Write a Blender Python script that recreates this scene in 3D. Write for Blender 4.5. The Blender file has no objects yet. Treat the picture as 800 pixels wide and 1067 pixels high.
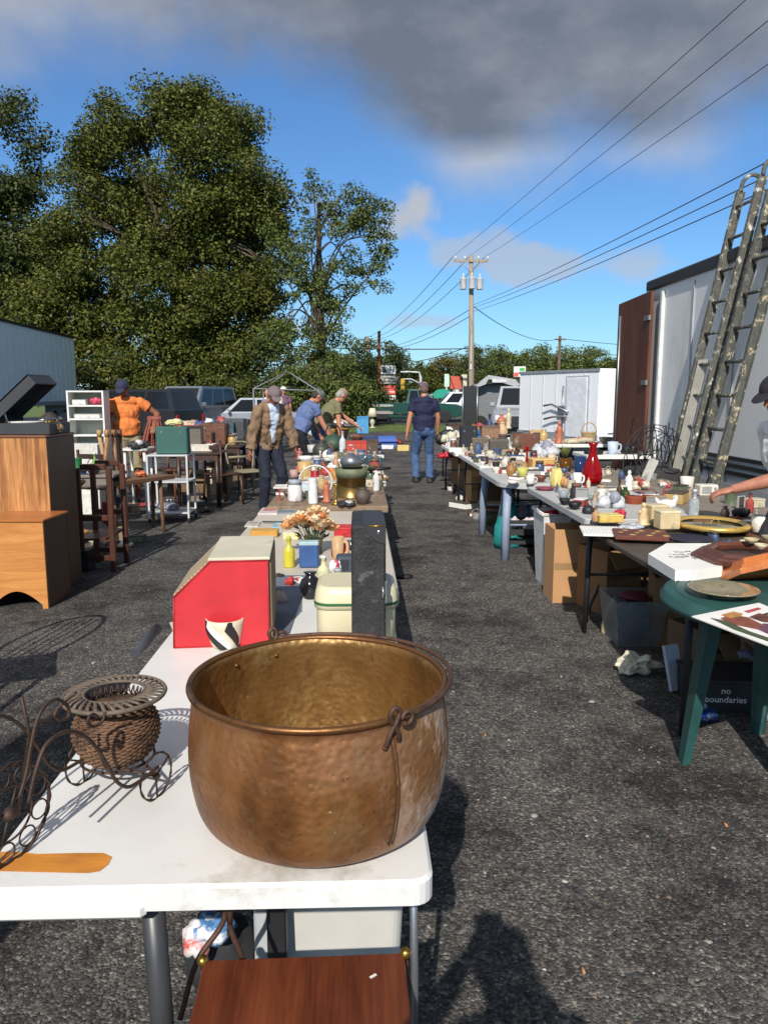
import bpy, bmesh, math, random
import numpy as np
from mathutils import Vector, Matrix, noise

# ------------------------------------------------------------------ camera, sky, sun, exposure
SC = bpy.context.scene
COL = SC.collection
PITCH = math.radians(8.7); YAW = math.radians(-1.8); EYE = 1.55
cam_d = bpy.data.cameras.new('camera'); cam = bpy.data.objects.new('camera', cam_d); COL.objects.link(cam)
cam.location = (0, 0, EYE); cam.rotation_euler = (math.radians(90) - PITCH, 0, YAW)
cam_d.sensor_fit = 'VERTICAL'; cam_d.sensor_height = 24; cam_d.sensor_width = 18; cam_d.lens = 18.0
cam_d.clip_start = .05; cam_d.clip_end = 3000
SC.camera = cam
SUN_EL = math.radians(36.3); SUN_AZ = math.radians(10)      # light travels towards (sin, cos)
sd = bpy.data.lights.new('sun', 'SUN'); so = bpy.data.objects.new('sun', sd); COL.objects.link(so)
sd.energy = 5.0; sd.angle = math.radians(.5); sd.color = (1, .94, .85)
so.rotation_euler = Vector((-math.sin(SUN_AZ)*math.cos(SUN_EL), -math.cos(SUN_AZ)*math.cos(SUN_EL), math.sin(SUN_EL))).to_track_quat('Z', 'Y').to_euler()
SC.view_settings.view_transform = 'Standard'; SC.view_settings.look = 'None'
SC.view_settings.exposure = 0.0; SC.view_settings.gamma = 1
SC.cycles.max_bounces = 6; SC.cycles.transparent_max_bounces = 8

W = bpy.data.worlds.new('World'); SC.world = W; W.use_nodes = True
def sky():
    nt = W.node_tree; nt.nodes.clear(); N = nt.nodes; L = nt.links
    def n(t, **k):
        x = N.new(t)
        for a, b in k.items(): setattr(x, a, b)
        return x
    def mth(op, a, b=None, c=None, clamp=False):
        x = n('ShaderNodeMath', operation=op); x.use_clamp = clamp
        for i, v in enumerate((a, b, c)):
            if v is None: continue
            if isinstance(v, (int, float)): x.inputs[i].default_value = v
            else: L.new(v, x.inputs[i])
        return x.outputs[0]
    st = n('ShaderNodeTexSky', sky_type='NISHITA', sun_disc=False)
    st.sun_elevation = SUN_EL; st.sun_rotation = math.pi + SUN_AZ
    st.air_density = 1.1; st.dust_density = .35; st.ozone_density = 2.4; st.altitude = 200
    tc = n('ShaderNodeTexCoord'); sep = n('ShaderNodeSeparateXYZ'); L.new(tc.outputs['Generated'], sep.inputs[0])
    X, Y, Z = sep.outputs
    az = mth('MULTIPLY', mth('ARCTAN2', X, Y), 180/math.pi)
    el = mth('MULTIPLY', mth('ARCSINE', Z), 180/math.pi)
    def nz(scale, detail, rough, dist=0, off=(0,0,0), sc=(1,1,1)):
        mp = n('ShaderNodeMapping'); L.new(tc.outputs['Generated'], mp.inputs[0]); mp.inputs['Location'].default_value = off; mp.inputs['Scale'].default_value = sc
        x = n('ShaderNodeTexNoise'); L.new(mp.outputs[0], x.inputs['Vector']); x.inputs['Scale'].default_value = scale
        x.inputs['Detail'].default_value = detail; x.inputs['Roughness'].default_value = rough; x.inputs['Distortion'].default_value = dist
        return x.outputs[0]
    n1 = nz(3.2, 8, .55, .3); n2 = nz(10, 8, .55, .2, (3, 1, 2)); n3 = nz(2.0, 5, .5, 0, (7, 3, 1), (1, 1, 2)); n4 = nz(9, 6, .6, .0, (1, 5, 2), (1, 1, 1.8))
    def sm(v, a, b):
        x = n('ShaderNodeMapRange', interpolation_type='SMOOTHERSTEP'); L.new(v, x.inputs[0]); x.inputs[1].default_value = a; x.inputs[2].default_value = b
        return x.outputs[0]
    # big overhead bank: lower rim at about 22 deg, dipping to 17 near azimuth 8..14
    dip = mth('MULTIPLY', sm(mth('ABSOLUTE', mth('SUBTRACT', az, 12)), 17, 3), 6.6)
    dip2 = mth('MULTIPLY', sm(mth('ABSOLUTE', mth('SUBTRACT', az, 30)), 14, 2), 4.5)
    e = mth('ADD', mth('ADD', mth('ADD', el, dip), dip2), mth('MULTIPLY', mth('SUBTRACT', n1, .5), 11))
    e = mth('ADD', e, mth('MULTIPLY', mth('SUBTRACT', n2, .5), 5))
    e = mth('ADD', e, mth('MULTIPLY', sm(az, -8, -26), 2.4))
    bank = sm(e, 18.6, 26.5)
    def puff(a0, e0, ra, re, amt):
        d = mth('SQRT', mth('ADD', mth('POWER', mth('DIVIDE', mth('SUBTRACT', az, a0), ra), 2), mth('POWER', mth('DIVIDE', mth('SUBTRACT', el, e0), re), 2)))
        d = mth('ADD', d, mth('MULTIPLY', mth('SUBTRACT', n2, .5), 3.4))
        return mth('MULTIPLY', sm(d, 1.15, .25), amt)
    m = None
    for p in [(4.2, 12.9, 4.2, 2.9, .95), (7.5, 10.2, 3.4, 1.5, .6), (12.5, 9.0, 4.2, 1.2, .65), (18.5, 8.7, 3.6, 1.2, .6), (-2.5, 13.0, 3.5, 2.0, .35),
              (5.5, 5.2, 3.4, .8, .5), (-3.5, 5.0, 4, .8, .4), (60, 16, 18, 6, .7), (-70, 18, 16, 5, .7), (33, 9, 5, 1.5, .5), (-45, 9, 7, 2, .6)]:
        q = puff(*p); m = q if m is None else mth('MAXIMUM', m, q)
    allm = mth('MAXIMUM', mth('MULTIPLY', bank, .96), m)
    # cloud tone: brighter to the left of the bank, dark blue-grey to the right, wisps lighter
    tone = mth('ADD', mth('MULTIPLY_ADD', sm(az, 4, -34), .9, .1), mth('MULTIPLY', mth('SUBTRACT', n4, .5), .9))
    tone = mth('ADD', tone, mth('MULTIPLY', mth('SUBTRACT', n3, .5), .7))
    tone = mth('ADD', tone, mth('MULTIPLY', mth('SUBTRACT', 1.0, sm(el, 14.5, 18)), 1.1), clamp=True)
    cr = n('ShaderNodeMix', data_type='RGBA'); L.new(tone, cr.inputs[0])
    cr.inputs[6].default_value = (1.7, 1.95, 2.45, 1); cr.inputs[7].default_value = (5.2, 5.5, 6.1, 1)
    tint = n('ShaderNodeMix', data_type='RGBA', blend_type='MULTIPLY'); tint.inputs[0].default_value = 1; L.new(st.outputs[0], tint.inputs[6]); tint.inputs[7].default_value = (.62, .96, 1.32, 1)
    mix = n('ShaderNodeMix', data_type='RGBA'); L.new(allm, mix.inputs[0]); L.new(tint.outputs[2], mix.inputs[6]); L.new(cr.outputs[2], mix.inputs[7])
    bg = n('ShaderNodeBackground'); L.new(mix.outputs[2], bg.inputs[0]); bg.inputs[1].default_value = .098
    out = n('ShaderNodeOutputWorld'); L.new(bg.outputs[0], out.inputs[0])
sky()

# ------------------------------------------------------------------ helpers: points, materials, meshes
def ray(px, py):
    """direction through a pixel of the 800 x 1067 photograph"""
    x = (px - 400) / 800; y = -(py - 533.5) / 800
    fx, fy, fz = x, math.cos(PITCH) + y*math.sin(PITCH), -math.sin(PITCH) + y*math.cos(PITCH)
    c, s = math.cos(YAW), math.sin(YAW)
    return fx*c - fy*s, fx*s + fy*c, fz
def G(px, py, h=0.0):
    a, b, c = ray(px, py); t = (h - EYE) / c; return Vector((a*t, b*t, h))
def D(px, py, Y):
    a, b, c = ray(px, py); t = Y / b; return Vector((a*t, Y, EYE + c*t))
def mpp(p):
    """metres per photo pixel at a world point"""
    return (p.y*math.cos(PITCH) + (EYE - p.z)*math.sin(PITCH)) / 800
def S(r, g, b, k=1.0):
    f = lambda c: ((c/255 + .055)/1.055)**2.4 if c > 10 else c/255/12.92
    return (f(r)*k, f(g)*k, f(b)*k, 1)

_mc = {}
def mat(col, rough=.6, metal=0, var=.15, scale=9, bump=.0, bscale=70, alt=None, altt=.58, name='paint', trans=0, spec=.5, stretch=(1,1,1), bdist=.004, coat=0, alpha=1, sub=0):
    if len(col) == 3: col = (*col, 1)
    key = (tuple(col), rough, metal, var, scale, bump, bscale, alt, altt, trans, spec, stretch, bdist, coat, alpha, name)
    if key in _mc: return _mc[key]
    m = bpy.data.materials.new(name); m.use_nodes = True; nt = m.node_tree; N = nt.nodes; L = nt.links
    b = N['Principled BSDF']; tc = N.new('ShaderNodeTexCoord'); mp = N.new('ShaderNodeMapping'); mp.inputs['Scale'].default_value = stretch
    L.new(tc.outputs['Object'], mp.inputs[0])
    nz = N.new('ShaderNodeTexNoise'); nz.inputs['Scale'].default_value = scale; nz.inputs['Detail'].default_value = 6; nz.inputs['Roughness'].default_value = .6
    L.new(mp.outputs[0], nz.inputs['Vector'])
    mx = N.new('ShaderNodeMix'); mx.data_type = 'RGBA'
    mr = N.new('ShaderNodeMapRange'); mr.inputs[1].default_value = .3; mr.inputs[2].default_value = .7; L.new(nz.outputs[0], mr.inputs[0]); L.new(mr.outputs[0], mx.inputs[0])
    mx.inputs[6].default_value = tuple(c*(1-var) for c in col[:3]) + (1,); mx.inputs[7].default_value = tuple(min(1, c*(1+var)) for c in col[:3]) + (1,)
    out = mx.outputs[2]
    if alt:
        n2 = N.new('ShaderNodeTexNoise'); n2.inputs['Scale'].default_value = scale*.45; n2.inputs['Detail'].default_value = 8; n2.inputs['Roughness'].default_value = .7
        L.new(mp.outputs[0], n2.inputs['Vector'])
        r2 = N.new('ShaderNodeMapRange'); r2.inputs[1].default_value = altt; r2.inputs[2].default_value = altt + .09; L.new(n2.outputs[0], r2.inputs[0])
        m2 = N.new('ShaderNodeMix'); m2.data_type = 'RGBA'; L.new(r2.outputs[0], m2.inputs[0]); L.new(out, m2.inputs[6]); m2.inputs[7].default_value = (*alt[:3], 1); out = m2.outputs[2]
    L.new(out, b.inputs['Base Color'])
    b.inputs['Roughness'].default_value = rough; b.inputs['Metallic'].default_value = metal
    b.inputs['Specular IOR Level'].default_value = spec; b.inputs['Transmission Weight'].default_value = trans; b.inputs['Coat Weight'].default_value = coat
    b.inputs['Alpha'].default_value = alpha
    if trans: b.inputs['IOR'].default_value = 1.3
    if bump:
        n3 = N.new('ShaderNodeTexNoise'); n3.inputs['Scale'].default_value = bscale; n3.inputs['Detail'].default_value = 4; L.new(mp.outputs[0], n3.inputs['Vector'])
        bp = N.new('ShaderNodeBump'); bp.inputs['Strength'].default_value = bump; bp.inputs['Distance'].default_value = bdist
        L.new(n3.outputs[0], bp.inputs['Height']); L.new(bp.outputs[0], b.inputs['Normal'])
    _mc[key] = m; return m

def wood(c1, c2, axis='Z', scale=14, rough=.45, name='wood', coat=.2, dist=5, band=6):
    key = ('wood', tuple(c1), tuple(c2), axis, scale, rough, dist, band)
    if key in _mc: return _mc[key]
    m = bpy.data.materials.new(name); m.use_nodes = True; nt = m.node_tree; N = nt.nodes; L = nt.links
    b = N['Principled BSDF']; tc = N.new('ShaderNodeTexCoord'); mp = N.new('ShaderNodeMapping')
    mp.inputs['Scale'].default_value = {'Z': (1, 1, .07), 'X': (.07, 1, 1), 'Y': (1, .07, 1)}[axis]; L.new(tc.outputs['Object'], mp.inputs[0])
    a = N.new('ShaderNodeTexNoise'); a.inputs['Scale'].default_value = scale; a.inputs['Detail'].default_value = 8; a.inputs['Roughness'].default_value = .65; a.inputs['Distortion'].default_value = dist*.15
    L.new(mp.outputs[0], a.inputs['Vector'])
    f = N.new('ShaderNodeTexNoise'); f.inputs['Scale'].default_value = scale*9; f.inputs['Detail'].default_value = 4; L.new(mp.outputs[0], f.inputs['Vector'])
    ad = N.new('ShaderNodeMath'); ad.operation = 'MULTIPLY_ADD'; L.new(f.outputs[0], ad.inputs[0]); ad.inputs[1].default_value = .35; L.new(a.outputs[0], ad.inputs[2])
    cr = N.new('ShaderNodeValToRGB'); cr.color_ramp.elements[0].position = .5; cr.color_ramp.elements[0].color = c1; cr.color_ramp.elements[1].position = .86; cr.color_ramp.elements[1].color = c2
    L.new(ad.outputs[0], cr.inputs[0]); L.new(cr.outputs[0], b.inputs['Base Color']); b.inputs['Roughness'].default_value = rough; b.inputs['Coat Weight'].default_value = coat; b.inputs['Coat Roughness'].default_value = .3
    bp = N.new('ShaderNodeBump'); bp.inputs['Strength'].default_value = .15; bp.inputs['Distance'].default_value = .002; L.new(ad.outputs[0], bp.inputs['Height']); L.new(bp.outputs[0], b.inputs['Normal'])
    _mc[key] = m; return m

def rotm(rx=0, ry=0, rz=0):
    return Matrix.Rotation(rz, 4, 'Z') @ Matrix.Rotation(ry, 4, 'Y') @ Matrix.Rotation(rx, 4, 'X')
def TM(p, rx=0, ry=0, rz=0): return Matrix.Translation(Vector(p)) @ rotm(rx, ry, rz)

class MB:
    def __init__(s): s.v = []; s.f = []; s.mi = []; s.sm = []; s.M = None
    def add(s, vs, fs, mi=0, smooth=False, M=None):
        o = len(s.v)
        for v in vs:
            v = Vector(v)
            if M is not None: v = M @ v
            if s.M is not None: v = s.M @ v
            s.v.append(v)
        for f in fs: s.f.append([i + o for i in f]); s.mi.append(mi); s.sm.append(smooth)
        return s
    def box(s, c, d, mi=0, M=None, bev=0, rz=0, rx=0, ry=0):
        c = Vector(c); R = rotm(rx, ry, rz)
        hx, hy, hz = d[0]/2, d[1]/2, d[2]/2
        T = Matrix.Translation(c) @ R
        if M is not None: T = M @ T
        if bev <= 0:
            vs = [(x*hx, y*hy, z*hz) for x in (-1, 1) for y in (-1, 1) for z in (-1, 1)]
            fs = [(0,1,3,2),(4,6,7,5),(0,4,5,1),(2,3,7,6),(0,2,6,4),(1,5,7,3)]
            return s.add(vs, fs, mi, False, T)
        b = min(bev, hx*.9, hy*.9, hz*.9); vs = []; idx = {}
        for x in (-1, 1):
            for y in (-1, 1):
                for z in (-1, 1):
                    for a in range(3):
                        p = [x*(hx-b), y*(hy-b), z*(hz-b)]; p[a] += (x, y, z)[a]*b
                        idx[(x, y, z, a)] = len(vs); vs.append(p)
        fs = []
        for a in range(3):
            o = [i for i in range(3) if i != a]
            for sg in (-1, 1):
                q = []
                for u, w in ((-1,-1),(1,-1),(1,1),(-1,1)):
                    k = [0,0,0]; k[a] = sg; k[o[0]] = u; k[o[1]] = w; q.append(idx[(*k, a)])
                fs.append(q)
            for u in (-1, 1):
                for w in (-1, 1):
                    k0 = [0,0,0]; k0[o[0]] = u; k0[o[1]] = w; k0[a] = -1; k1 = list(k0); k1[a] = 1
                    fs.append([idx[(*k0, o[0])], idx[(*k1, o[0])], idx[(*k1, o[1])], idx[(*k0, o[1])]])
        for x in (-1, 1):
            for y in (-1, 1):
                for z in (-1, 1): fs.append([idx[(x, y, z, a)] for a in range(3)])
        return s.add(vs, fs, mi, False, T)
    def tube(s, pts, r, n=8, closed=False, mi=0, M=None, flat=1.0):
        pts = [Vector(p) for p in pts]; k = len(pts)
        rs = r if isinstance(r, (list, tuple)) else [r]*k
        vs = []; fs = []; prev = None
        for i, p in enumerate(pts):
            if closed: t = pts[(i+1) % k] - pts[i-1]
            else: t = pts[min(i+1, k-1)] - pts[max(i-1, 0)]
            t = t.normalized() if t.length > 1e-9 else Vector((0, 0, 1))
            if prev is None:
                a = Vector((0, 0, 1)) if abs(t.z) < .9 else Vector((1, 0, 0)); u = t.cross(a).normalized()
            else:
                u = (prev - t*prev.dot(t)); u = u.normalized() if u.length > 1e-6 else t.orthogonal().normalized()
            prev = u; w = t.cross(u)
            for j in range(n):
                a = 2*math.pi*j/n; vs.append(p + (u*math.cos(a) + w*math.sin(a)*flat)*rs[i])
        for i in range(k if closed else k-1):
            for j in range(n):
                a = i*n + j; b2 = i*n + (j+1) % n; c = ((i+1) % k)*n + (j+1) % n; d = ((i+1) % k)*n + j
                fs.append([a, b2, c, d])
        s.add(vs, fs, mi, True, M)
        if not closed:
            o = len(s.v) - len(vs)
            s.f.append([o+j for j in range(n)][::-1]); s.mi.append(mi); s.sm.append(False)
            s.f.append([o+(k-1)*n+j for j in range(n)]); s.mi.append(mi); s.sm.append(False)
        return s
    def cyl(s, p0, p1, r0, r1=None, n=14, mi=0, M=None): return s.tube([p0, p1], [r0, r0 if r1 is None else r1], n, False, mi, M)
    def lathe(s, prof, n=28, mi=0, M=None, sx=1, sy=1, smooth=True, ruf=0, seed=0):
        vs = []; fs = []; k = len(prof)
        for i, (r, z) in enumerate(prof):
            for j in range(n):
                a = 2*math.pi*j/n; rr = r
                if ruf: rr = r*(1 + ruf*noise.noise(Vector((math.cos(a)*1.7+seed, math.sin(a)*1.7, z*9))))
                vs.append((rr*math.cos(a)*sx, rr*math.sin(a)*sy, z))
        for i in range(k-1):
            for j in range(n): fs.append([i*n+j, i*n+(j+1) % n, (i+1)*n+(j+1) % n, (i+1)*n+j])
        if prof[0][0] > 1e-5: fs.append([j for j in range(n)][::-1])
        if prof[-1][0] > 1e-5 and abs(prof[-1][1]-prof[0][1]) > 1e-6: fs.append([(k-1)*n+j for j in range(n)])
        return s.add(vs, fs, mi, smooth, M)
    def ball(s, c, r, mi=0, n=14, M=None, ruf=0, seed=0):
        if not isinstance(r, (tuple, list)): r = (r, r, r)
        vs = [(0, 0, -1)]; m = max(4, n//2); fs = []
        for i in range(1, m):
            a = -math.pi/2 + math.pi*i/m
            for j in range(n): b = 2*math.pi*j/n; vs.append((math.cos(a)*math.cos(b), math.cos(a)*math.sin(b), math.sin(a)))
        vs.append((0, 0, 1)); t = len(vs)-1
        for j in range(n): fs.append([0, 1+(j+1) % n, 1+j]); fs.append([t, 1+(m-2)*n+j, 1+(m-2)*n+(j+1) % n])
        for i in range(m-2):
            for j in range(n): a = 1+i*n; fs.append([a+j, a+(j+1) % n, a+n+(j+1) % n, a+n+j])
        if ruf: vs = [tuple(q*(1+ruf*noise.noise(Vector((v[0]*1.6+seed, v[1]*1.6, v[2]*1.6)))) for q in v) for v in vs]
        vs = [(v[0]*r[0]+c[0], v[1]*r[1]+c[1], v[2]*r[2]+c[2]) for v in vs]
        return s.add(vs, fs, mi, True, M)
    def prism(s, poly, h0, h1, mi=0, M=None, axis='z', smooth=False):
        """poly of 2-D points extruded between h0 and h1 along the axis"""
        n = len(poly)
        f = {'z': lambda a, b, h: (a, b, h), 'y': lambda a, b, h: (a, h, b), 'x': lambda a, b, h: (h, a, b)}[axis]
        vs = [f(a, b, h0) for a, b in poly] + [f(a, b, h1) for a, b in poly]
        fs = [list(range(n))[::-1], list(range(n, 2*n))] + [[i, (i+1) % n, n+(i+1) % n, n+i] for i in range(n)]
        return s.add(vs, fs, mi, smooth, M)
    def build(s, name, mats, parent=None, loc=None, rz=0, recalc=True):
        me = bpy.data.meshes.new(name); me.from_pydata([tuple(v) for v in s.v], [], s.f)
        mats = mats if isinstance(mats, (list, tuple)) else [mats]
        for m in mats: me.materials.append(m)
        me.polygons.foreach_set('material_index', s.mi); me.polygons.foreach_set('use_smooth', s.sm)
        if recalc:
            bm = bmesh.new(); bm.from_mesh(me); bmesh.ops.recalc_face_normals(bm, faces=bm.faces); bm.to_mesh(me); bm.free()
        me.update()
        o = bpy.data.objects.new(name, me); COL.objects.link(o)
        if parent is not None: o.parent = parent
        if loc is not None: o.location = loc
        o.rotation_euler.z = rz
        return o
def tag(o, label=None, cat=None, group=None, kind=None):
    if label: o['label'] = label
    if cat: o['category'] = cat
    if group: o['group'] = group
    if kind: o['kind'] = kind
    return o
def thing(name, loc, label, cat, rz=0, group=None):
    o = bpy.data.objects.new(name, None); COL.objects.link(o); o.location = loc; o.rotation_euler.z = rz; o.empty_display_size = .1
    return tag(o, label, cat, group)
def struct(mb, name, m, label=None): return tag(mb.build(name, m), label, None, None, 'structure')
def spline(pts, k=6, closed=False):
    P = [Vector(p) for p in pts]; out = []; n = len(P)
    rng = range(n if closed else n-1)
    for i in rng:
        p0 = P[i-1] if (closed or i > 0) else P[i]*2 - P[i+1]
        p1 = P[i]; p2 = P[(i+1) % n]; p3 = P[(i+2) % n] if (closed or i+2 < n) else p2*2 - p1
        for j in range(k):
            t = j/k; out.append(.5*((2*p1) + (p2-p0)*t + (2*p0-5*p1+4*p2-p3)*t*t + (3*p1-p0-3*p2+p3)*t**3))
    if not closed: out.append(P[-1])
    return out
def rrect(w, d, r, n=5):
    pts = []
    for cx, cy, a0 in ((w/2-r, d/2-r, 0), (-w/2+r, d/2-r, 90), (-w/2+r, -d/2+r, 180), (w/2-r, -d/2+r, 270)):
        for i in range(n+1): a = math.radians(a0 + 90*i/n); pts.append((cx + r*math.cos(a), cy + r*math.sin(a)))
    return pts
def text_mesh(txt, size, m, parent, M, name='lettering', ext=.001):
    c = bpy.data.curves.new('t', 'FONT'); c.body = txt; c.size = size; c.extrude = ext; c.align_x = 'CENTER'; c.align_y = 'CENTER'; c.resolution_u = 3
    t = bpy.data.objects.new('t', c); COL.objects.link(t)
    me = bpy.data.meshes.new_from_object(t.evaluated_get(bpy.context.evaluated_depsgraph_get())); bpy.data.objects.remove(t)
    me.materials.clear(); me.materials.append(m); me.name = name
    o = bpy.data.objects.new(name, me); COL.objects.link(o); o.parent = parent; o.matrix_local = M
    return o

# common materials
WHITE = mat(S(228,228,224,.92), .45, var=.05, alt=S(190,188,180,.9), altt=.64, scale=5, name='white_plastic')
BLACK = mat((.015,.015,.016), .45, var=.3, name='black_paint')
BLACKP = mat((.02,.02,.022), .35, var=.2, name='black_plastic')
CHROME = mat((.6,.6,.62), .25, 1, name='chrome')
STEEL = mat((.32,.33,.35), .4, .8, name='steel', alt=(.2,.13,.08), altt=.68)
RUSTY = mat((.16,.08,.045), .8, .2, name='rusty_iron', bump=.5, alt=(.06,.045,.04))
DARKMETAL = mat((.035,.036,.04), .5, .5, name='dark_metal')
RUBBER = mat((.02,.02,.02), .9, name='rubber')
GLASSD = mat((.012,.015,.018), .1, 0, name='tinted_glass', spec=.35)
CARD = mat(S(182,140,95,.85), .85, var=.1, scale=6, name='cardboard', bump=.15, alt=S(150,112,76), altt=.62)
BRASS = mat(S(176,142,70), .32, .9, var=.2, name='brass', alt=S(96,80,44), altt=.6)
SKIN = mat(S(205,140,110,.8), .55, var=.1, scale=14, name='skin', bump=.1)
SKIND = mat(S(160,100,72,.7), .55, var=.1, scale=14, name='tanned_skin')
PAPER = mat((.78,.77,.73), .7, var=.05, name='paper')
# ------------------------------------------------------------------ ground, road, grass
def ground_mat():
    m = bpy.data.materials.new('gravel_asphalt'); m.use_nodes = True; nt = m.node_tree; N = nt.nodes; L = nt.links; b = N['Principled BSDF']
    tc = N.new('ShaderNodeTexCoord')
    def vor(sc):
        v = N.new('ShaderNodeTexVoronoi'); v.inputs['Scale'].default_value = sc; v.inputs['Randomness'].default_value = 1; L.new(tc.outputs['Object'], v.inputs['Vector']); return v
    def noi(sc, d=6, r=.6):
        v = N.new('ShaderNodeTexNoise'); v.inputs['Scale'].default_value = sc; v.inputs['Detail'].default_value = d; v.inputs['Roughness'].default_value = r; L.new(tc.outputs['Object'], v.inputs['Vector']); return v.outputs[0]
    v1 = vor(115); v2 = vor(48); sp = N.new('ShaderNodeSeparateColor'); L.new(v1.outputs['Color'], sp.inputs[0])
    cr = N.new('ShaderNodeValToRGB'); e = cr.color_ramp; L.new(sp.outputs[0], cr.inputs[0])
    e.elements[0].position = 0; e.elements[0].color = (.034, .034, .035, 1); e.elements[1].position = 1; e.elements[1].color = (.26, .25, .24, 1)
    for p, c in ((.3, (.066,.065,.064,1)), (.6, (.094,.092,.09,1)), (.86, (.14,.135,.13,1))): q = e.elements.new(p); q.color = c
    s2 = N.new('ShaderNodeSeparateColor'); L.new(v2.outputs['Color'], s2.inputs[0])
    m1 = N.new('ShaderNodeMix'); m1.data_type = 'RGBA'; m1.blend_type = 'MULTIPLY'; m1.inputs[0].default_value = 1; L.new(cr.outputs[0], m1.inputs[6])
    cr2 = N.new('ShaderNodeValToRGB'); L.new(s2.outputs[1], cr2.inputs[0]); cr2.color_ramp.elements[0].color = (.72,.72,.74,1); cr2.color_ramp.elements[1].color = (1.2,1.17,1.12,1); L.new(cr2.outputs[0], m1.inputs[7])
    def stage(prev, fac, a, bb, lo, hi):
        r = N.new('ShaderNodeMapRange'); r.inputs[1].default_value = lo; r.inputs[2].default_value = hi; L.new(fac, r.inputs[0])
        c = N.new('ShaderNodeMix'); c.data_type = 'RGBA'; L.new(r.outputs[0], c.inputs[0]); c.inputs[6].default_value = a; c.inputs[7].default_value = bb
        k = N.new('ShaderNodeMix'); k.data_type = 'RGBA'; k.blend_type = 'MULTIPLY'; k.inputs[0].default_value = 1; L.new(prev, k.inputs[6]); L.new(c.outputs[2], k.inputs[7]); return k.outputs[2]
    c = stage(m1.outputs[2], noi(1.1, 9, .72), (1.06,1.05,1.03,1), (.36,.35,.35,1), .47, .60)
    c = stage(c, noi(.28, 5, .6), (.85,.85,.86,1), (1.2,1.18,1.16,1), .35, .65)
    c = stage(c, noi(5, 8, .8), (1.1,1.09,1.07,1), (.5,.5,.5,1), .48, .66)
    L.new(c, b.inputs['Base Color']); b.inputs['Roughness'].default_value = .88; b.inputs['Specular IOR Level'].default_value = .35
    ma = N.new('ShaderNodeMath'); ma.operation = 'MULTIPLY_ADD'; L.new(v1.outputs['Distance'], ma.inputs[0]); ma.inputs[1].default_value = -1.0; L.new(sp.outputs[1], ma.inputs[2])
    mb = N.new('ShaderNodeMath'); mb.operation = 'MULTIPLY_ADD'; L.new(noi(4, 8, .7), mb.inputs[0]); mb.inputs[1].default_value = 2.0; L.new(ma.outputs[0], mb.inputs[2])
    bp = N.new('ShaderNodeBump'); bp.inputs['Strength'].default_value = .8; bp.inputs['Distance'].default_value = .006; L.new(mb.outputs[0], bp.inputs['Height']); L.new(bp.outputs[0], b.inputs['Normal'])
    return m
def sheet(name, x0, x1, y0, y1, z, m, nx=1, ny=1, wob=0):
    mb = MB(); vs = []; fs = []
    for j in range(ny+1):
        for i in range(nx+1):
            x = x0+(x1-x0)*i/nx; y = y0+(y1-y0)*j/ny
            if wob and (j in (0, ny)): y += wob*noise.noise(Vector((x*.35, j*3.1, 0))) + wob*.4*noise.noise(Vector((x*1.9, j*3.1, 5)))
            vs.append((x, y, z))
    for j in range(ny):
        for i in range(nx): a = j*(nx+1)+i; fs.append([a, a+1, a+nx+2, a+nx+1])
    mb.add(vs, fs); return struct(mb, name, m)
sheet('ground', -900, 900, -60, 1500, 0, ground_mat())
GRASS = mat((.10,.15,.03), .9, var=.35, scale=1.3, alt=(.17,.15,.06), altt=.55, bump=.8, bscale=30, bdist=.05, name='grass')
ASPH = mat((.06,.06,.062), .85, var=.15, scale=3, name='road_asphalt', alt=(.08,.078,.075))
sheet('grass_verge', -70, 60, 32, 39.5, .006, GRASS, 200, 1, .9)
sheet('road', -300, 300, 41, 52, .008, ASPH)
sheet('road_marking', -300, 300, 46.4, 46.55, .013, mat((.6,.45,.08), .7, name='yellow_paint'))
sheet('road_shoulder', -300, 300, 52.3, 53, .012, mat((.3,.29,.27), .8, name='concrete'))
sheet('far_grass', -500, 500, 54, 700, .01, GRASS)
rng = np.random.default_rng(7); random.seed(5)

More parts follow.
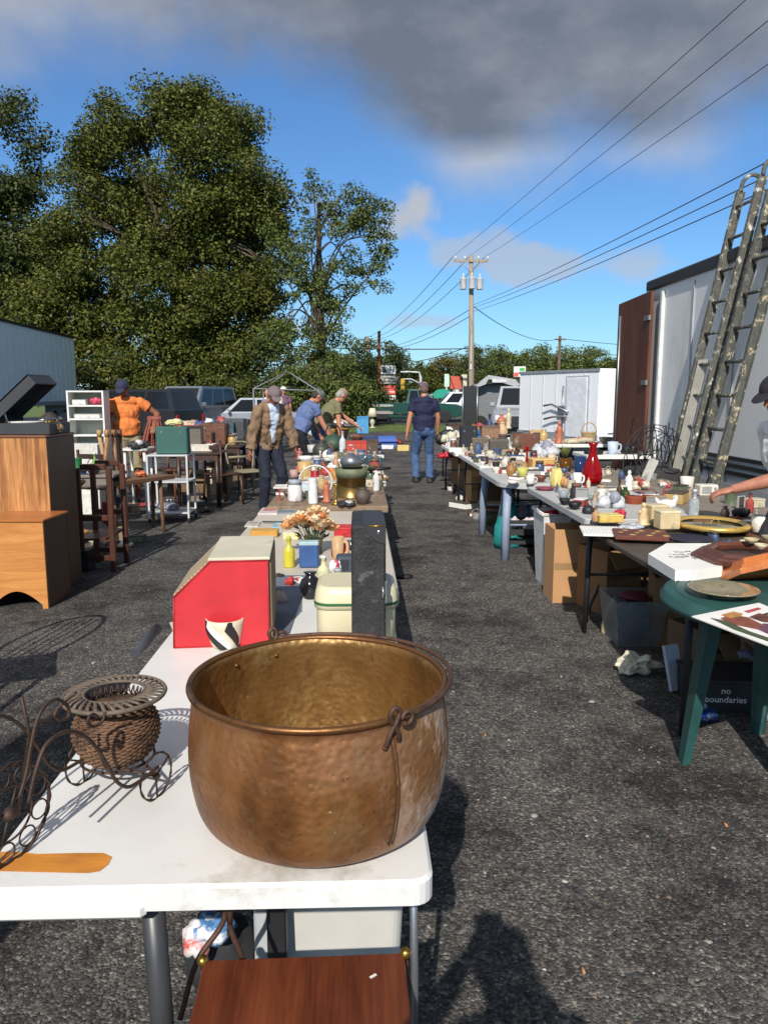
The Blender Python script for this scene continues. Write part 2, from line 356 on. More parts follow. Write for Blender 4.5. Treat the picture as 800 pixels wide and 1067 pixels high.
def pebble_field():
    # loose stones on the gravel near the camera: one countless mass
    n = 36000
    Y = .7 + 9.0*rng.random(n)**1.5; X = (rng.random(n)-.5)*2*(.62*Y + .35) + .03*Y
    sz = .002 + .0066*rng.random(n)**3.2; sz[:90] = .009 + .008*rng.random(90)
    base = np.array([(1,0,0),(-1,0,0),(0,1,0),(0,-1,0),(0,0,1),(0,0,-1),(.62,.62,.5),(-.62,.62,.5),(.62,-.62,.5),(-.62,-.62,.5)], float)
    fc = np.array([(0,6,8),(0,2,6),(2,7,6),(2,1,7),(1,9,7),(1,3,9),(3,8,9),(3,0,8),(4,6,7),(4,7,9),(4,9,8),(4,8,6)])
    jit = 1 + .35*(rng.random((n, 10, 3))-.5)
    v = base[None]*jit*sz[:, None, None]*np.array([1, 1, .6])
    a = rng.random(n)*6.283; c, s = np.cos(a), np.sin(a); st = 1 + .7*rng.random(n)
    vx = v[..., 0]*st[:, None]; vy = v[..., 1]
    v2 = np.stack([vx*c[:, None]-vy*s[:, None]+X[:, None], vx*s[:, None]+vy*c[:, None]+Y[:, None], v[..., 2]+sz[:, None]*.25], -1).reshape(-1, 3)
    f = (fc[None]+np.arange(n)[:, None, None]*10).reshape(-1, 3)
    me = bpy.data.meshes.new('gravel'); me.from_pydata(v2.tolist(), [], f.tolist())
    ms = [mat(c, .85, var=.2, scale=40, name='stone') for c in ((.05,.05,.052),(.09,.087,.083),(.14,.135,.125),(.30,.28,.25),(.16,.12,.09),(.5,.48,.44))]
    for m in ms: me.materials.append(m)
    k = rng.choice(6, n, p=[.44,.36,.15,.02,.025,.005]); me.polygons.foreach_set('material_index', np.repeat(k, 12).astype(np.int32))
    me.update(); o = bpy.data.objects.new('gravel', me); COL.objects.link(o); tag(o, 'loose grey stones scattered on the dark gravel lot', None, None, 'stuff')
pebble_field()

def grass_blades():
    n = 9000
    X = (rng.random(n)-.5)*60; Y = 32.3 + 7*rng.random(n); h = .05+.12*rng.random(n)
    a = rng.random(n)*6.283; w = .012
    v = np.zeros((n, 3, 3)); v[:, 0] = np.stack([X-np.cos(a)*w, Y-np.sin(a)*w, X*0], -1); v[:, 1] = np.stack([X+np.cos(a)*w, Y+np.sin(a)*w, X*0], -1)
    v[:, 2] = np.stack([X+.05*np.sin(a*3), Y+.05*np.cos(a*5), h], -1)
    me = bpy.data.meshes.new('grass'); me.from_pydata(v.reshape(-1, 3).tolist(), [], np.arange(n*3).reshape(-1, 3).tolist()); me.materials.append(GRASS)
    o = bpy.data.objects.new('grass', me); COL.objects.link(o); tag(o, 'short green grass on the verge by the road', None, None, 'stuff')
grass_blades()

# ------------------------------------------------------------------ trees
def leafmat(c1, c2, name):
    m = bpy.data.materials.new(name); m.use_nodes = True; nt = m.node_tree; N = nt.nodes; L = nt.links; b = N['Principled BSDF']
    g = N.new('ShaderNodeNewGeometry'); cr = N.new('ShaderNodeValToRGB'); cr.color_ramp.elements[0].color = (*c1, 1); cr.color_ramp.elements[1].color = (*c2, 1)
    L.new(g.outputs['Random Per Island'], cr.inputs[0]); L.new(cr.outputs[0], b.inputs['Base Color']); b.inputs['Roughness'].default_value = .55; b.inputs['Specular IOR Level'].default_value = .3
    t = N.new('ShaderNodeBsdfTranslucent'); L.new(cr.outputs[0], t.inputs[0]); mx = N.new('ShaderNodeMixShader'); mx.inputs[0].default_value = .18
    L.new(b.outputs[0], mx.inputs[1]); L.new(t.outputs[0], mx.inputs[2]); L.new(mx.outputs[0], N['Material Output'].inputs[0]); return m
LEAF_A = leafmat((.042,.062,.012), (.145,.152,.026), 'oak_leaves')
LEAF_B = leafmat((.055,.082,.018), (.165,.19,.045), 'light_leaves')
LEAF_C = leafmat((.036,.054,.014), (.10,.118,.032), 'dark_leaves')
LEAF_D = leafmat((.06,.055,.012), (.16,.13,.03), 'autumn_leaves')
BARK = mat((.085,.065,.05), .9, var=.35, scale=5, bump=.8, bscale=12, bdist=.03, name='bark')
def foliage(name, clumps, leaf, m, parent, per=60, seed=1):
    """clumps: (x,y,z,r). Leaf-sized quads through each clump's volume, denser near its outside."""
    R = np.random.default_rng(seed); C = np.array(clumps); k = len(C)
    cnt = np.maximum(8, (per*(C[:, 3]/C[:, 3].mean())**2)).astype(int); idx = np.repeat(np.arange(k), cnt); n = len(idx)
    d = R.normal(size=(n, 3)); d /= np.linalg.norm(d, axis=1)[:, None]; rad = R.random(n)**.45
    p = C[idx, :3] + d*rad[:, None]*C[idx, 3][:, None]*np.array([1.1, 1.1, .72])
    u = R.normal(size=(n, 3)); u /= np.linalg.norm(u, axis=1)[:, None]; nn = d*.8 + np.array([0, 0, .75]) + R.normal(size=(n, 3))*.65
    w = np.cross(nn, u); w /= np.linalg.norm(w, axis=1)[:, None]; u = np.cross(w, nn); u /= np.linalg.norm(u, axis=1)[:, None]
    L_ = leaf*(.6+.8*R.random(n))[:, None]
    v = np.stack([p-u*L_*.5, p+w*L_*.33+u*L_*.05, p+u*L_*.5+np.array([0,0,-.1])*L_, p-w*L_*.33+u*L_*.05], 1).reshape(-1, 3)
    f = np.arange(n*4).reshape(-1, 4)
    me = bpy.data.meshes.new(name); me.vertices.add(n*4); me.vertices.foreach_set('co', v.ravel()); me.loops.add(n*4); me.loops.foreach_set('vertex_index', f.ravel())
    me.polygons.add(n); me.polygons.foreach_set('loop_start', np.arange(0, n*4, 4)); me.polygons.foreach_set('loop_total', np.full(n, 4)); me.materials.append(m); me.update(calc_edges=True)
    o = bpy.data.objects.new(name, me); COL.objects.link(o); o.parent = parent; return o
def tree(loc, lobes, nclump, rcl, leaf, m, label, cat, trunk_r, trunk_h, per=60, seed=1, name='tree', group=None, limbs=9, gaps=.0, shell=.55):
    R = np.random.default_rng(seed); t = thing(name, loc, label, cat, 0, group)
    cl = []; L = np.array(lobes, float); vol = L[:, 3]*L[:, 4]*L[:, 5]; pr = vol**.67; pr /= pr.sum()
    while len(cl) < nclump:
        i = R.choice(len(L), p=pr); d = R.normal(size=3); d /= np.linalg.norm(d)
        if d[1] > .55 and R.random() < .6: continue
        s = (shell + (1-shell)*R.random())
        p = L[i, :3] + d*L[i, 3:6]*s
        if gaps and noise.noise(Vector(p*.42 + seed*3.3)) < gaps-.25: continue
        if p[2] < .3: continue
        cl.append((*p, rcl*(.55+.8*R.random())))
    foliage('crown', cl, leaf, m, t, per, seed)
    mb = MB(); top = Vector((0, 0, trunk_h)); pts = [Vector((0, 0, -.05)), Vector((.1, 0, trunk_h*.35)), Vector((-.05, .1, trunk_h*.7)), top]
    mb.tube(spline(pts, 4), [trunk_r*(1.25-.75*i/12) for i in range(13)], 10)
    idx = R.choice(len(cl), min(limbs, len(cl)), replace=False)
    for q in idx:
        e = Vector(cl[q][:3]); h = trunk_h*(.35+.6*R.random()); b = Vector((0, 0, h)); mid = b.lerp(e, .5) + Vector((R.normal()*.4, R.normal()*.4, .5+R.random()*.6))
        ps = spline([b, b.lerp(mid, .5)+Vector((0,0,.2)), mid, e], 3); k = len(ps); r0 = trunk_r*.42
        mb.tube(ps, [r0*(1-.85*i/(k-1)) for i in range(k)], 6)
        for _ in range(2):
            e2 = e + Vector(R.normal(size=3))*rcl*.5; mb.tube([mid, mid.lerp(e2, .6)+Vector((0,0,.3)), e2], [r0*.35, r0*.2, .012], 5)
    mb.build('trunk', BARK, t); return t

c = D(186, 300, 42).x
tree((c, 42, 0), [(-.5,0,7.6,6.2,5,5.8),(1.0,0,11.9,4.5,4.2,4.6),(-4.0,0,9.0,3.0,3.5,5),(3.4,0,9.2,2.5,3.5,4.2),(-1,-1,4.2,6.8,4.5,3.4),(1.0,0,14.8,3.4,3,2.2),(-2.6,0,13.4,3.0,2.8,2.8),(4.2,0,11.8,1.6,2,2.4),(3.0,-1,5.0,3.0,3,3.4),(-6,-1,5,2.6,3,3.6)],
     900, .95, .16, LEAF_A, 'huge dark green oak tree behind the parked vehicles at left', 'tree', .55, 11, per=300, seed=3, name='oak_tree', limbs=26, shell=.5, gaps=.12)
c = D(-15, 300, 44).x
tree((c, 44, 0), [(0,0,8,4.2,4,6),(.8,0,14.2,3.0,3,3.6),(1.8,0,8,1.8,2,4),(1.5,-1,5,3.4,3,4)], 420, .95, .19, LEAF_C, 'dark green tree cut by the left picture edge behind the white semi trailer', 'tree', .4, 12, per=230, seed=9, name='oak_tree', limbs=16, gaps=.08)
c = D(340, 300, 38).x
tree((c-.3, 38, 0), [(0,0,8.0,2.6,2,2.6),(1.3,0,9.9,1.5,1.4,1.2),(2.9,0,8.2,.7,.8,1.9),(-2.0,0,5.4,1.2,1.2,2.2),(-.9,0,11.0,1.3,1.2,1.3),(2.0,0,7.6,1.2,1.2,1.5),(-1.2,0,6.2,1.9,1.6,2),(.3,0,4.6,1.9,1.7,1.6),(2.4,0,9.6,1.1,1,1.6),(1.7,0,6.6,1.2,1.1,1.0),(-2.0,0,8.2,1,1,1.4)],
     165, .50, .13, LEAF_B, 'airy light green tree with bare branches showing, right of the huge oak', 'tree', .17, 10.5, per=120, seed=21, name='locust_tree', limbs=34, gaps=.2, shell=.35)
for i, (px, Y, r, h, lab, m) in enumerate([(322, 36, 1.9, 3.6, 'dense leafy bush at the foot of the airy tree', LEAF_B), (296, 38, 2.2, 4.6, 'dark tall bush in the gap beside the oak trunk', LEAF_C), (356, 37, 1.5, 3.4, 'rounded bush growing beyond the bending man in olive', LEAF_B),
                                       (372, 44, 1.7, 3.6, 'dark bush right beside the road sign post', LEAF_C), (255, 39, 2.6, 3.0, 'dark undergrowth bush behind the bare tent frame', LEAF_C), (120, 38, 3.5, 4.2, 'broad leafy bush rising behind the man in orange', LEAF_A), (200, 37, 3.2, 3.0, 'low yellow green bush behind the silver utility vehicle', LEAF_A)]):
    p = D(px, 411, Y)
    tree((p.x, Y, 0), [(0,0,h*.5,r,1.4,h*.5),(r*.5,0,h*.35,r*.6,1,h*.35),(-r*.5,0,h*.4,r*.6,1,h*.4)], 80, .5, .13, m, lab, 'bush', .1, h*.6, per=130, seed=40+i, name='bush', limbs=6)
# far tree line, each tree its own
R = np.random.default_rng(77)
xs = [(384,80,9),(400,82,7.5),(417,96,6.2),(436,110,5.2),(452,120,5.6),(468,112,6.3),(484,118,7.4),(500,108,7.6),(514,115,6.8),(528,104,7.8),(545,110,7.5),(562,100,7.9),(580,108,7.0),(597,98,7.8),(612,104,7.2),(628,110,6.0),(643,96,6.6),(660,104,6.2),(362,86,6),(340,90,7)]
desc = ['dark', 'pale', 'rusty', 'olive']
near = ['behind the road sign panels','just right of the road sign','left of the man in navy','above the traffic signal arm','above the head of the man in navy','over the teal awning','left of the utility pole','right behind the utility pole','just right of the utility pole','over the concession trailer','over the small store sign','above the left end of the white cargo trailer','by the brown wooden pole','right of the brown wooden pole','above the cargo trailer door','above the cargo trailer corner','over the bright rear end of the cargo trailer','hidden partly by the truck door','past the dark roadside bush','past the airy tree']
for i, (px, Y, h) in enumerate(xs):
    h *= Y/100; w = h*.5; p = D(px, 411, Y); k = int(R.integers(0, 4)) if i > 1 else 0
    h *= 1.0
    tree((p.x, Y, 0), [(0,0,h*.55,w,w,h*.42),(w*.3,0,h*.78,w*.6,w*.6,h*.24),(-w*.5,0,h*.45,w*.6,w*.6,h*.35)], 60, h*.12, .26, [LEAF_C, LEAF_B, LEAF_D, LEAF_A][k],
         f'far {desc[k]} tree {near[i]}', 'tree', .22, h*.75, per=100, seed=100+i, name='distant_tree', group='trees along the far side of the road', limbs=4)
def woods():
    cl = []; R = np.random.default_rng(5)
    for _ in range(520):
        x = -150 + 330*R.random(); cl.append((x, 128 + 8*R.random(), 6.2*R.random(), 1.7+R.random()))
    o = foliage('woodland', cl, .9, LEAF_C, None, 26, 5); tag(o, 'far low woodland along the horizon behind the road', None, None, 'stuff')
woods()
# ------------------------------------------------------------------ utility poles and lines
POLEW = mat((.34,.28,.21), .85, var=.25, scale=3, name='weathered_pole', stretch=(4,4,.3), bump=.3, bscale=20)
POLED = mat((.13,.085,.055), .85, var=.25, scale=3, name='creosote_pole')
PORC = mat((.55,.56,.58), .35, name='grey_porcelain')
INS = mat((.62,.6,.56), .2, name='insulator')
P1 = G(0, 0, 0); pb = D(491, 411, 47); P1 = Vector((pb.x, 47, 0))
ph = D(487, 266, 47).z
t = thing('utility_pole', P1, 'tall pale utility pole with crossarm and three transformer cans', 'utility pole')
mb = MB(); mb.tube([(0,0,-.1),(-.06,0,ph*.5),(-.16,0,ph)], [.19,.16,.12], 12); mb.build('pole', POLEW, t)
mb = MB(); mb.box((-.16,-.15,ph-.35), (2.0,.1,.12)); mb.tube([(-.9,-.15,ph-.35),(-.16,-.1,ph-1.0)], .02, 5); mb.tube([(.6,-.15,ph-.35),(-.16,-.1,ph-1.0)], .02, 5); mb.build('crossarm', POLEW, t)
for x in (-1.1, -.55, .25, .8):
    mb = MB(); mb.lathe([(.05,0),(.05,.05),(.09,.08),(.05,.12),(.08,.16),(.03,.22)], 10, M=TM((x+0,-.15,ph-.29))); mb.build('insulator', INS, t)
for x, y in ((-.62,-.12),(-.14,-.38),(.36,-.12)):
    mb = MB(); mb.lathe([(.0,0),(.19,.02),(.2,.06),(.2,.62),(.215,.64),(.19,.68),(.0,.72)], 16, M=TM((x,y,ph-2.0))); f = mb.build('transformer', PORC, t)
    b = MB(); b.lathe([(.04,0),(.06,.06),(.03,.14),(.045,.2),(.0,.24)], 8, M=TM((x,y,ph-1.29))); b.build('bushing', INS, f)
mb = MB(); mb.box((-.1,-.2,3.2), (.12,.1,.35), bev=.02); mb.box((-.1,-.19,4.3), (.04,.06,1.6)); mb.build('cable_guard', PORC, t)
def line(a, b, sag, r, label, grp, k=26):
    a = Vector(a); b = Vector(b); pts = [a.lerp(b, i/k) - Vector((0,0,sag*4*(i/k)*(1-i/k))) for i in range(k+1)]
    mb = MB(); mb.tube(pts, r, 5); o = mb.build('power_line', mat((.03,.03,.035), .6, name='wire')); tag(o, label, 'power line', grp)
def pt(px, py, Y): return D(px, py, Y)
nx = Vector((9.6, -6, ph-.1))
# three upper conductors run to a pole behind the camera, passing where the picture shows them
def through(a, px, py, Y):
    b = D(px, py, Y); a = Vector(a); return a + (b-a)*((a.y+6)/(a.y-b.y))
tops = [((P1.x-1.25, 46.85, ph-.1), (759, 0, 16.5), 'upper'), ((P1.x-.3, 46.85, ph-.1), (806, 0, 15.5), 'middle'), ((P1.x+.65, 46.85, ph-.1), (800, 52, 17.5), 'lower')]
for a, q, w in tops: line(a, through(a, *q), .3, .009, f'{w} of the three thin wires running from the pole top to the upper right', 'primary wires over the lot')
lows = [((P1.x, 46.8, D(491,318,47).z), (800, 147, 13), 'top'), ((P1.x, 46.8, D(491,321,47).z), (800, 162, 13), 'middle'), ((P1.x, 46.8, D(491,325,47).z), (800, 176, 13), 'bottom')]
for a, q, w in lows: line(a, through(a, *q), .35, .011, f'{w} of the three heavier cables running right from mid pole', 'service cables over the lot')
# second pole far left, third pole to the right
p2 = D(383, 411, 105); h2 = D(383, 350, 105).z
t = thing('utility_pole', (p2.x, 105, 0), 'far grey utility pole rising out of the trees behind the road sign', 'utility pole')
mb = MB(); mb.tube([(0,0,-.1),(0,0,h2)], [.2,.14], 8); mb.build('pole', POLEW, t); mb = MB(); mb.box((0,-.2,h2-.6), (2.6,.12,.15)); mb.box((0,-.2,h2-1.5), (2.2,.12,.15)); mb.build('crossarm', POLEW, t)
p3 = D(581, 411, 88); h3 = D(581, 350, 88).z
t = thing('utility_pole', (p3.x, 88, 0), 'brown wooden utility pole standing far behind the white cargo trailer', 'utility pole')
mb = MB(); mb.tube([(0,0,-.1),(0,0,h3)], [.22,.16], 8); mb.build('pole', POLED, t); mb = MB(); mb.box((0,-.2,h3-.4), (1.3,.12,.15)); mb.build('crossarm', POLED, t)
for i, (x, z0) in enumerate(((-1.25, -.1), (-.3, -.1), (.65, -.1), (0, -3.0), (0, -3.4), (0, -5.2))):
    line((P1.x+x, 47.1, ph+z0), (p2.x + (-1.1, 0, 1.1, -.5, .4, 0)[i], 105, h2 - (.5, .5, .5, 1.4, 1.4, 2.6)[i]), 1.0, .02 if i < 5 else .03,
         ('leftmost', 'second', 'third', 'upper mid-pole', 'lower mid-pole', 'lowest')[i] + ' wire running from the pale pole back to the far grey pole', 'wires to the far pole')
for i, (z0, dz) in enumerate(((-2.9, -.3), (-5.9, -1.6))):
    line((P1.x, 47.1, ph+z0), (p3.x, 88, h3+dz), .9, .025, ('upper', 'lower')[i] + ' wire sagging from the pale pole to the brown pole', 'wires to the brown pole')
for i, (dz, dx) in enumerate(((-.3, 0), (-1.5, .3))):
    line((p3.x, 88, h3+dz), (60, 92, h3+dz-.6), .8, .03, ('upper', 'lower')[i] + ' far wire leaving the brown pole to the right', 'wires leaving the brown pole')
line((P1.x, 47.1, ph-5.4), (-24, 47, ph-3.0), .8, .03, 'cable running left from the pale pole behind the trees', 'power line')

# ------------------------------------------------------------------ road signs and signals
sp = D(395, 411, 44); t = thing('road_sign', (sp.x, 44, 0), 'roadside shop sign with white, grey, red and white panels on a brown post', 'sign')
mb = MB(); mb.box((0,0,D(394,345,44).z/2-.05), (.16,.16,D(394,345,44).z+.1), bev=.01); mb.build('post', mat(S(140,84,50), .8, name='brown_post'), t)
SIGNW = mat((.78,.78,.72), .5, name='sign_white'); INK = mat((.03,.03,.04), .6, name='ink')
for (y0, y1, m, lab) in ((381, 390, SIGNW, 'white panel with a black dog shape'), (391.5, 400, mat((.42,.42,.38), .6, name='sign_grey', alt=(.6,.6,.55)), 'weathered grey panel'), (402, 411, mat(S(232,84,66), .5, name='sign_red'), 'red panel'), (412, 416.5, SIGNW, 'small white panel')):
    a = D(396.5, y0, 43.9); b = D(412, y1, 43.9); w = b.x-a.x; h = a.z-b.z; cx = (a.x+b.x)/2-sp.x; cz = (a.z+b.z)/2
    q = MB().box((cx,-.1,cz), (w,.14,h), bev=.02).build('sign_panel', m, t); q['label'] = lab
    k = MB()
    if y0 == 381:
        X0 = cx-.14; k.M = None
        dog = [(-.16,-.1),(-.1,-.16),(.02,-.17),(.05,-.06),(.02,.05),(-.06,.12),(-.2,.17),(-.22,.12),(-.12,.06)]
        k.prism([(X0+a_*1.1, cz+b_*1.05) for a_, b_ in dog], -.183, -.175, axis='y')
        for i in range(4): k.box((cx+.1+.075*i,-.177,cz+.0), (.05,.006,.07 if i % 2 else .1))
    else:
        rr = random.Random(int(y0)); rows = 2 if h > .35 else 1
        for r_ in range(rows):
            if r_: k.build('lettering', INK, q); k = MB()
            xx = cx-w*.4
            while xx < cx+w*.4:
                ww = .04+.05*rr.random(); k.box((xx+ww/2,-.177,cz+(.1-.2*r_ if rows == 2 else 0)), (ww,.006,.08)); xx += ww+.03
    k.build('lettering', INK if y0 != 402 else SIGNW, q)
s2 = D(540, 411, 60); t = thing('shop_sign', (s2.x, 60, 0), 'small white, red and green store sign above the concession trailer', 'sign')
MB().cyl((0,.1,0), (0,.1,D(540,383,60).z-.2), .09).build('post', DARKMETAL, t)
a = D(535,382,60); b = D(547,393,60)
q = MB().box(((a.x+b.x)/2-s2.x,0,(a.z+b.z)/2), (b.x-a.x,.2,a.z-b.z), bev=.02).build('sign_panel', SIGNW, t)
MB().box((-.25,-.11,b.z+.2), (.35,.02,.3)).build('red_mark', mat(S(220,90,80), .5, name='red'), q); MB().box((.2,-.11,a.z-.22), (.4,.02,.22)).build('green_mark', mat(S(70,170,90), .5, name='green'), q)
s3 = D(438, 411, 50); t = thing('traffic_signal', (s3.x, 50, 0), 'grey mast arm with street lamp and signal left of the man in navy', 'traffic signal')
zt = D(438,388,50).z; MB().tube([(0,0,0),(0,0,zt-.3),(-.1,0,zt),(-1.0,0,zt+.05)], [.09,.08,.05,.05], 8).build('mast', PORC, t)
za = D(430,395,50).z; MB().tube([(0,0,za-.3),(-.6,0,za),(-1.15,0,za)], .045, 6).build('arm', PORC, t)
MB().box((-1.15,0,za-.35), (.26,.22,.75), bev=.03).build('signal_head', mat((.5,.33,.03), .5, name='signal_yellow'), t); MB().box((-1.05,0,zt+.02), (.5,.2,.1), bev=.03).build('street_lamp', PORC, t)
s4 = D(461, 411, 52); t = thing('street_sign', (s4.x, 52, 0), 'rounded teal awning sign beside the road right of the man in navy', 'sign')
mb = MB(); mb.M = Matrix.Scale(1, 4); z4 = D(461,407,52).z; mb.prism([(math.cos(a)*.62, z4-.25+math.sin(a)*.36) for a in [math.pi*i/10 for i in range(11)]]+[(-.62,z4-.5),(.62,z4-.5)], -.15, .15, axis='y'); mb.build('canopy', mat(S(30,150,125), .6, name='teal_canvas'), t)
for x in (-.75, .75): MB().cyl((x,0,0), (x,0,z4-.4), .04).build('post', PORC, t)
for px, w, h, m, lab in ((465, .25, 4.0, mat(S(190,230,205), .5, name='pale_green'), 'tall narrow pale green sign pylon by the road'), (475, .8, 3.5, mat(S(190,90,70), .6, name='brick_red'), 'reddish shop banner sign beyond the teal awning'), (483, .3, 3.9, mat(S(200,195,170), .6, name='cream'), 'cream sign pylon next to the concession trailer')):
    p = D(px, 411, 56); t = thing('sign_pylon', (p.x, 56, 0), lab, 'sign'); h = 1.6 + h*.3
    MB().box((0,0,h/2), (w*.5,.2,h), bev=.02).build('column', PORC, t); MB().box((0,-.13,h-.25), (w+.1,.06,.9), bev=.01).build('sign_panel', m, t)

# ------------------------------------------------------------------ vehicles
TYRE = mat((.018,.018,.018), .85, name='tyre'); RIM = mat((.42,.43,.45), .35, .8, name='rim')
def wheel(parent, x, y, r, w=.22):
    mb = MB(); T = TM((x, y, r), 0, math.pi/2, 0)
    mb.lathe([(r*.62,-w/2),(r*.93,-w/2),(r,-w*.35),(r,w*.35),(r*.93,w/2),(r*.62,w/2)], 24, M=T); t = mb.build('wheel', TYRE, parent)
    k = MB(); k.lathe([(0,w*.3),(r*.2,w*.34),(r*.5,w*.2),(r*.62,w*.4),(r*.64,0),(r*.62,-w*.4),(r*.5,-w*.2),(r*.2,-w*.34),(0,-w*.3)], 20, M=T)
    for i in range(6): a = i*math.pi/3; k.box((x, y+math.cos(a)*r*.4, r+math.sin(a)*r*.4), (w*.86, r*.12, r*.2), rx=a)
    k.build('rim', RIM, t)
def vehicle(loc, rz, label, cat, paint, L=4.9, Wd=1.85, H=1.75, kind='suv', name='car'):
    """length along local Y (front +Y)"""
    t = thing(name, loc, label, cat, rz); hl = L/2; hw = Wd/2; belt = H*.6; gr = .28
    if kind == 'pickup': prof = [(-hl,.45),(-hl,belt-.02),(-hl*.12,belt-.02),(hl*.42,belt-.02),(hl*.85,belt-.1),(hl,belt-.25),(hl,.42),(hl*.8,gr),(-hl*.85,gr)]; cab = (-hl*.15, hl*.42); cabt = (-hl*.08, hl*.22)
    elif kind == 'sedan': prof = [(-hl,.4),(-hl,belt-.02),(-hl*.8,belt+.02),(hl*.4,belt),(hl*.9,belt-.2),(hl,belt-.32),(hl,.35),(hl*.85,gr),(-hl*.85,gr)]; cab = (-hl*.72, hl*.42); cabt = (-hl*.4, hl*.1)
    else: prof = [(-hl,.42),(-hl,belt),(hl*.35,belt),(hl*.85,belt-.12),(hl,belt-.3),(hl,.4),(hl*.85,gr),(-hl*.85,gr)]; cab = (-hl*.97, hl*.4); cabt = (-hl*.88, hl*.12)
    # body: sections across the width give tumblehome and rounded shoulders
    mb = MB(); n = len(prof); secs = [(-1, .93, .0), (-.93, 1, 1), (.93, 1, 1), (1, .93, 0)]
    vs = []; cz = (belt+gr)/2
    for sx, k, _ in secs:
        for y, z in prof: vs.append((sx*hw, y*(.985 if k < 1 else 1), cz+(z-cz)*k))
    fs = [list(range(n))[::-1], list(range(3*n, 4*n))] + [[s_*n+i, s_*n+(i+1) % n, (s_+1)*n+(i+1) % n, (s_+1)*n+i] for s_ in range(3) for i in range(n)]
    mb.add(vs, fs); body = mb.build('body', paint, t)
    a0, a1 = cab; b0, b1 = cabt; wt = hw*.8; wb = hw*.95
    vs = [(-wb,a0,belt-.03),(wb,a0,belt-.03),(wb,a1,belt-.03),(-wb,a1,belt-.03),(-wt,b0,H),(wt,b0,H),(wt,b1,H),(-wt,b1,H)]
    fs = [(0,1,5,4),(1,2,6,5),(2,3,7,6),(3,0,4,7),(4,5,6,7),(0,3,2,1)]
    MB().add(vs, fs).build('cabin', paint, t)
    V = [Vector(v) for v in vs]
    def pane(ids, u0, u1, v0, v1, nm='window'):
        q = [V[i] for i in ids]; P = lambda u, v: q[0].lerp(q[1], u).lerp(q[3].lerp(q[2], u), v)
        c = [P(u0,v0), P(u1,v0), P(u1,v1), P(u0,v1)]; nn = (c[1]-c[0]).cross(c[3]-c[0]).normalized()
        mid = (c[0]+c[2])/2; ctr = sum(V, Vector())/8
        if nn.dot(mid-ctr) < 0: nn = -nn
        MB().add([x+nn*.012 for x in c]+[x-nn*.02 for x in c], [(0,1,2,3),(4,5,6,7),(0,1,5,4),(1,2,6,5),(2,3,7,6),(3,0,4,7)]).build(nm, GLASSD, t)
    pane((2,3,7,6), .07, .93, .12, .9, 'windshield'); pane((0,1,5,4), .08, .92, .15, .88, 'rear_window')
    ks = ((.06,.34),(.38,.64),(.68,.93)) if kind == 'suv' else ((.08,.48),(.53,.92))
    for u0, u1 in ks: pane((1,2,6,5), u0, u1, .14, .88); pane((0,3,7,4), u0, u1, .14, .88)
    for y in (hl*.62, -hl*.62):
        for x in (-hw+.1, hw-.1): wheel(t, x, y, .36)
    for s_ in (-1, 1):
        MB().box((s_*hw*.72, hl-.01, belt-.36), (hw*.4,.06,.16), bev=.02).build('headlight', mat((.75,.76,.78), .15, name='lens'), t)
        MB().box((s_*hw*.88, -hl+.0, belt-.3), (hw*.16,.06,.32), bev=.02).build('tail_light', mat((.4,.02,.02), .2, name='red_lens'), t)
        MB().box((s_*(hw+.1), hl*.3, belt+.08), (.2,.1,.16), bev=.03).build('mirror', paint, t)
    MB().box((0, hl+.02, .5), (Wd*.96,.14,.2), bev=.04).build('front_bumper', DARKMETAL, t); MB().box((0, -hl-.02, .52), (Wd*.96,.14,.2), bev=.04).build('rear_bumper', CHROME if kind == 'pickup' else paint, t)
    MB().box((0, hl+.005, belt-.4), (hw*.9,.05,.2)).build('grille', DARKMETAL, t)
    return t
def paintm(c, name='car_paint'): return mat(c, .35, .25, var=.06, coat=.25, name=name)
p = D(190, 411, 28); vehicle((p.x, 29.0, 0), math.radians(163), 'silver blue utility vehicle parked behind the man in orange', 'car', paintm((.15,.17,.19)), H=1.85, kind='suv')
p = D(132, 411, 26); vehicle((p.x-.1, 26.5, 0), math.radians(72), 'black van parked right behind the man in orange', 'van', paintm((.02,.021,.025)), L=4.7, H=1.72, kind='suv', name='van')
p = D(246, 411, 28); vehicle((p.x, 30.5, 0), math.radians(100), 'pale grey sedan partly hidden behind the crowded dark tables', 'car', paintm((.33,.36,.4)), L=4.6, H=1.42, kind='sedan')
p = D(98, 411, 30); vehicle((p.x, 31.5, 0), math.radians(95), 'dark car parked between the white semi trailer and the black van', 'car', paintm((.03,.035,.045)), L=4.6, H=1.6, kind='sedan')
p = D(436, 411, 40.5); vehicle((p.x-.1, 43.6, 0), math.radians(-90), 'dark green pickup on the road behind the man in navy', 'pickup truck', paintm((.012,.07,.055)), L=5.6, H=1.85, kind='pickup', name='pickup_truck')
p = D(552, 411, 27); vehicle((p.x+.1, 29.0, 0), math.radians(168), 'silver pickup parked beside the left end of the white cargo trailer', 'pickup truck', paintm((.36,.38,.41)), L=5.3, H=1.85, kind='pickup', name='pickup_truck')
p = D(478, 411, 44); vehicle((p.x, 46, 0), math.radians(90), 'white van parked past the right shoulder of the man in navy', 'van', paintm((.7,.7,.7)), L=4.8, H=1.7, kind='suv', name='van')
p = D(385, 411, 40); t = thing('flatbed_trailer', (p.x-1.6, 40.6, 0), 'low grey flatbed trailer coupled behind the green pickup', 'trailer')
MB().box((0,0,.62), (5.6,1.9,.12), bev=.01).build('deck', mat((.3,.29,.27), .8, name='deck'), t)
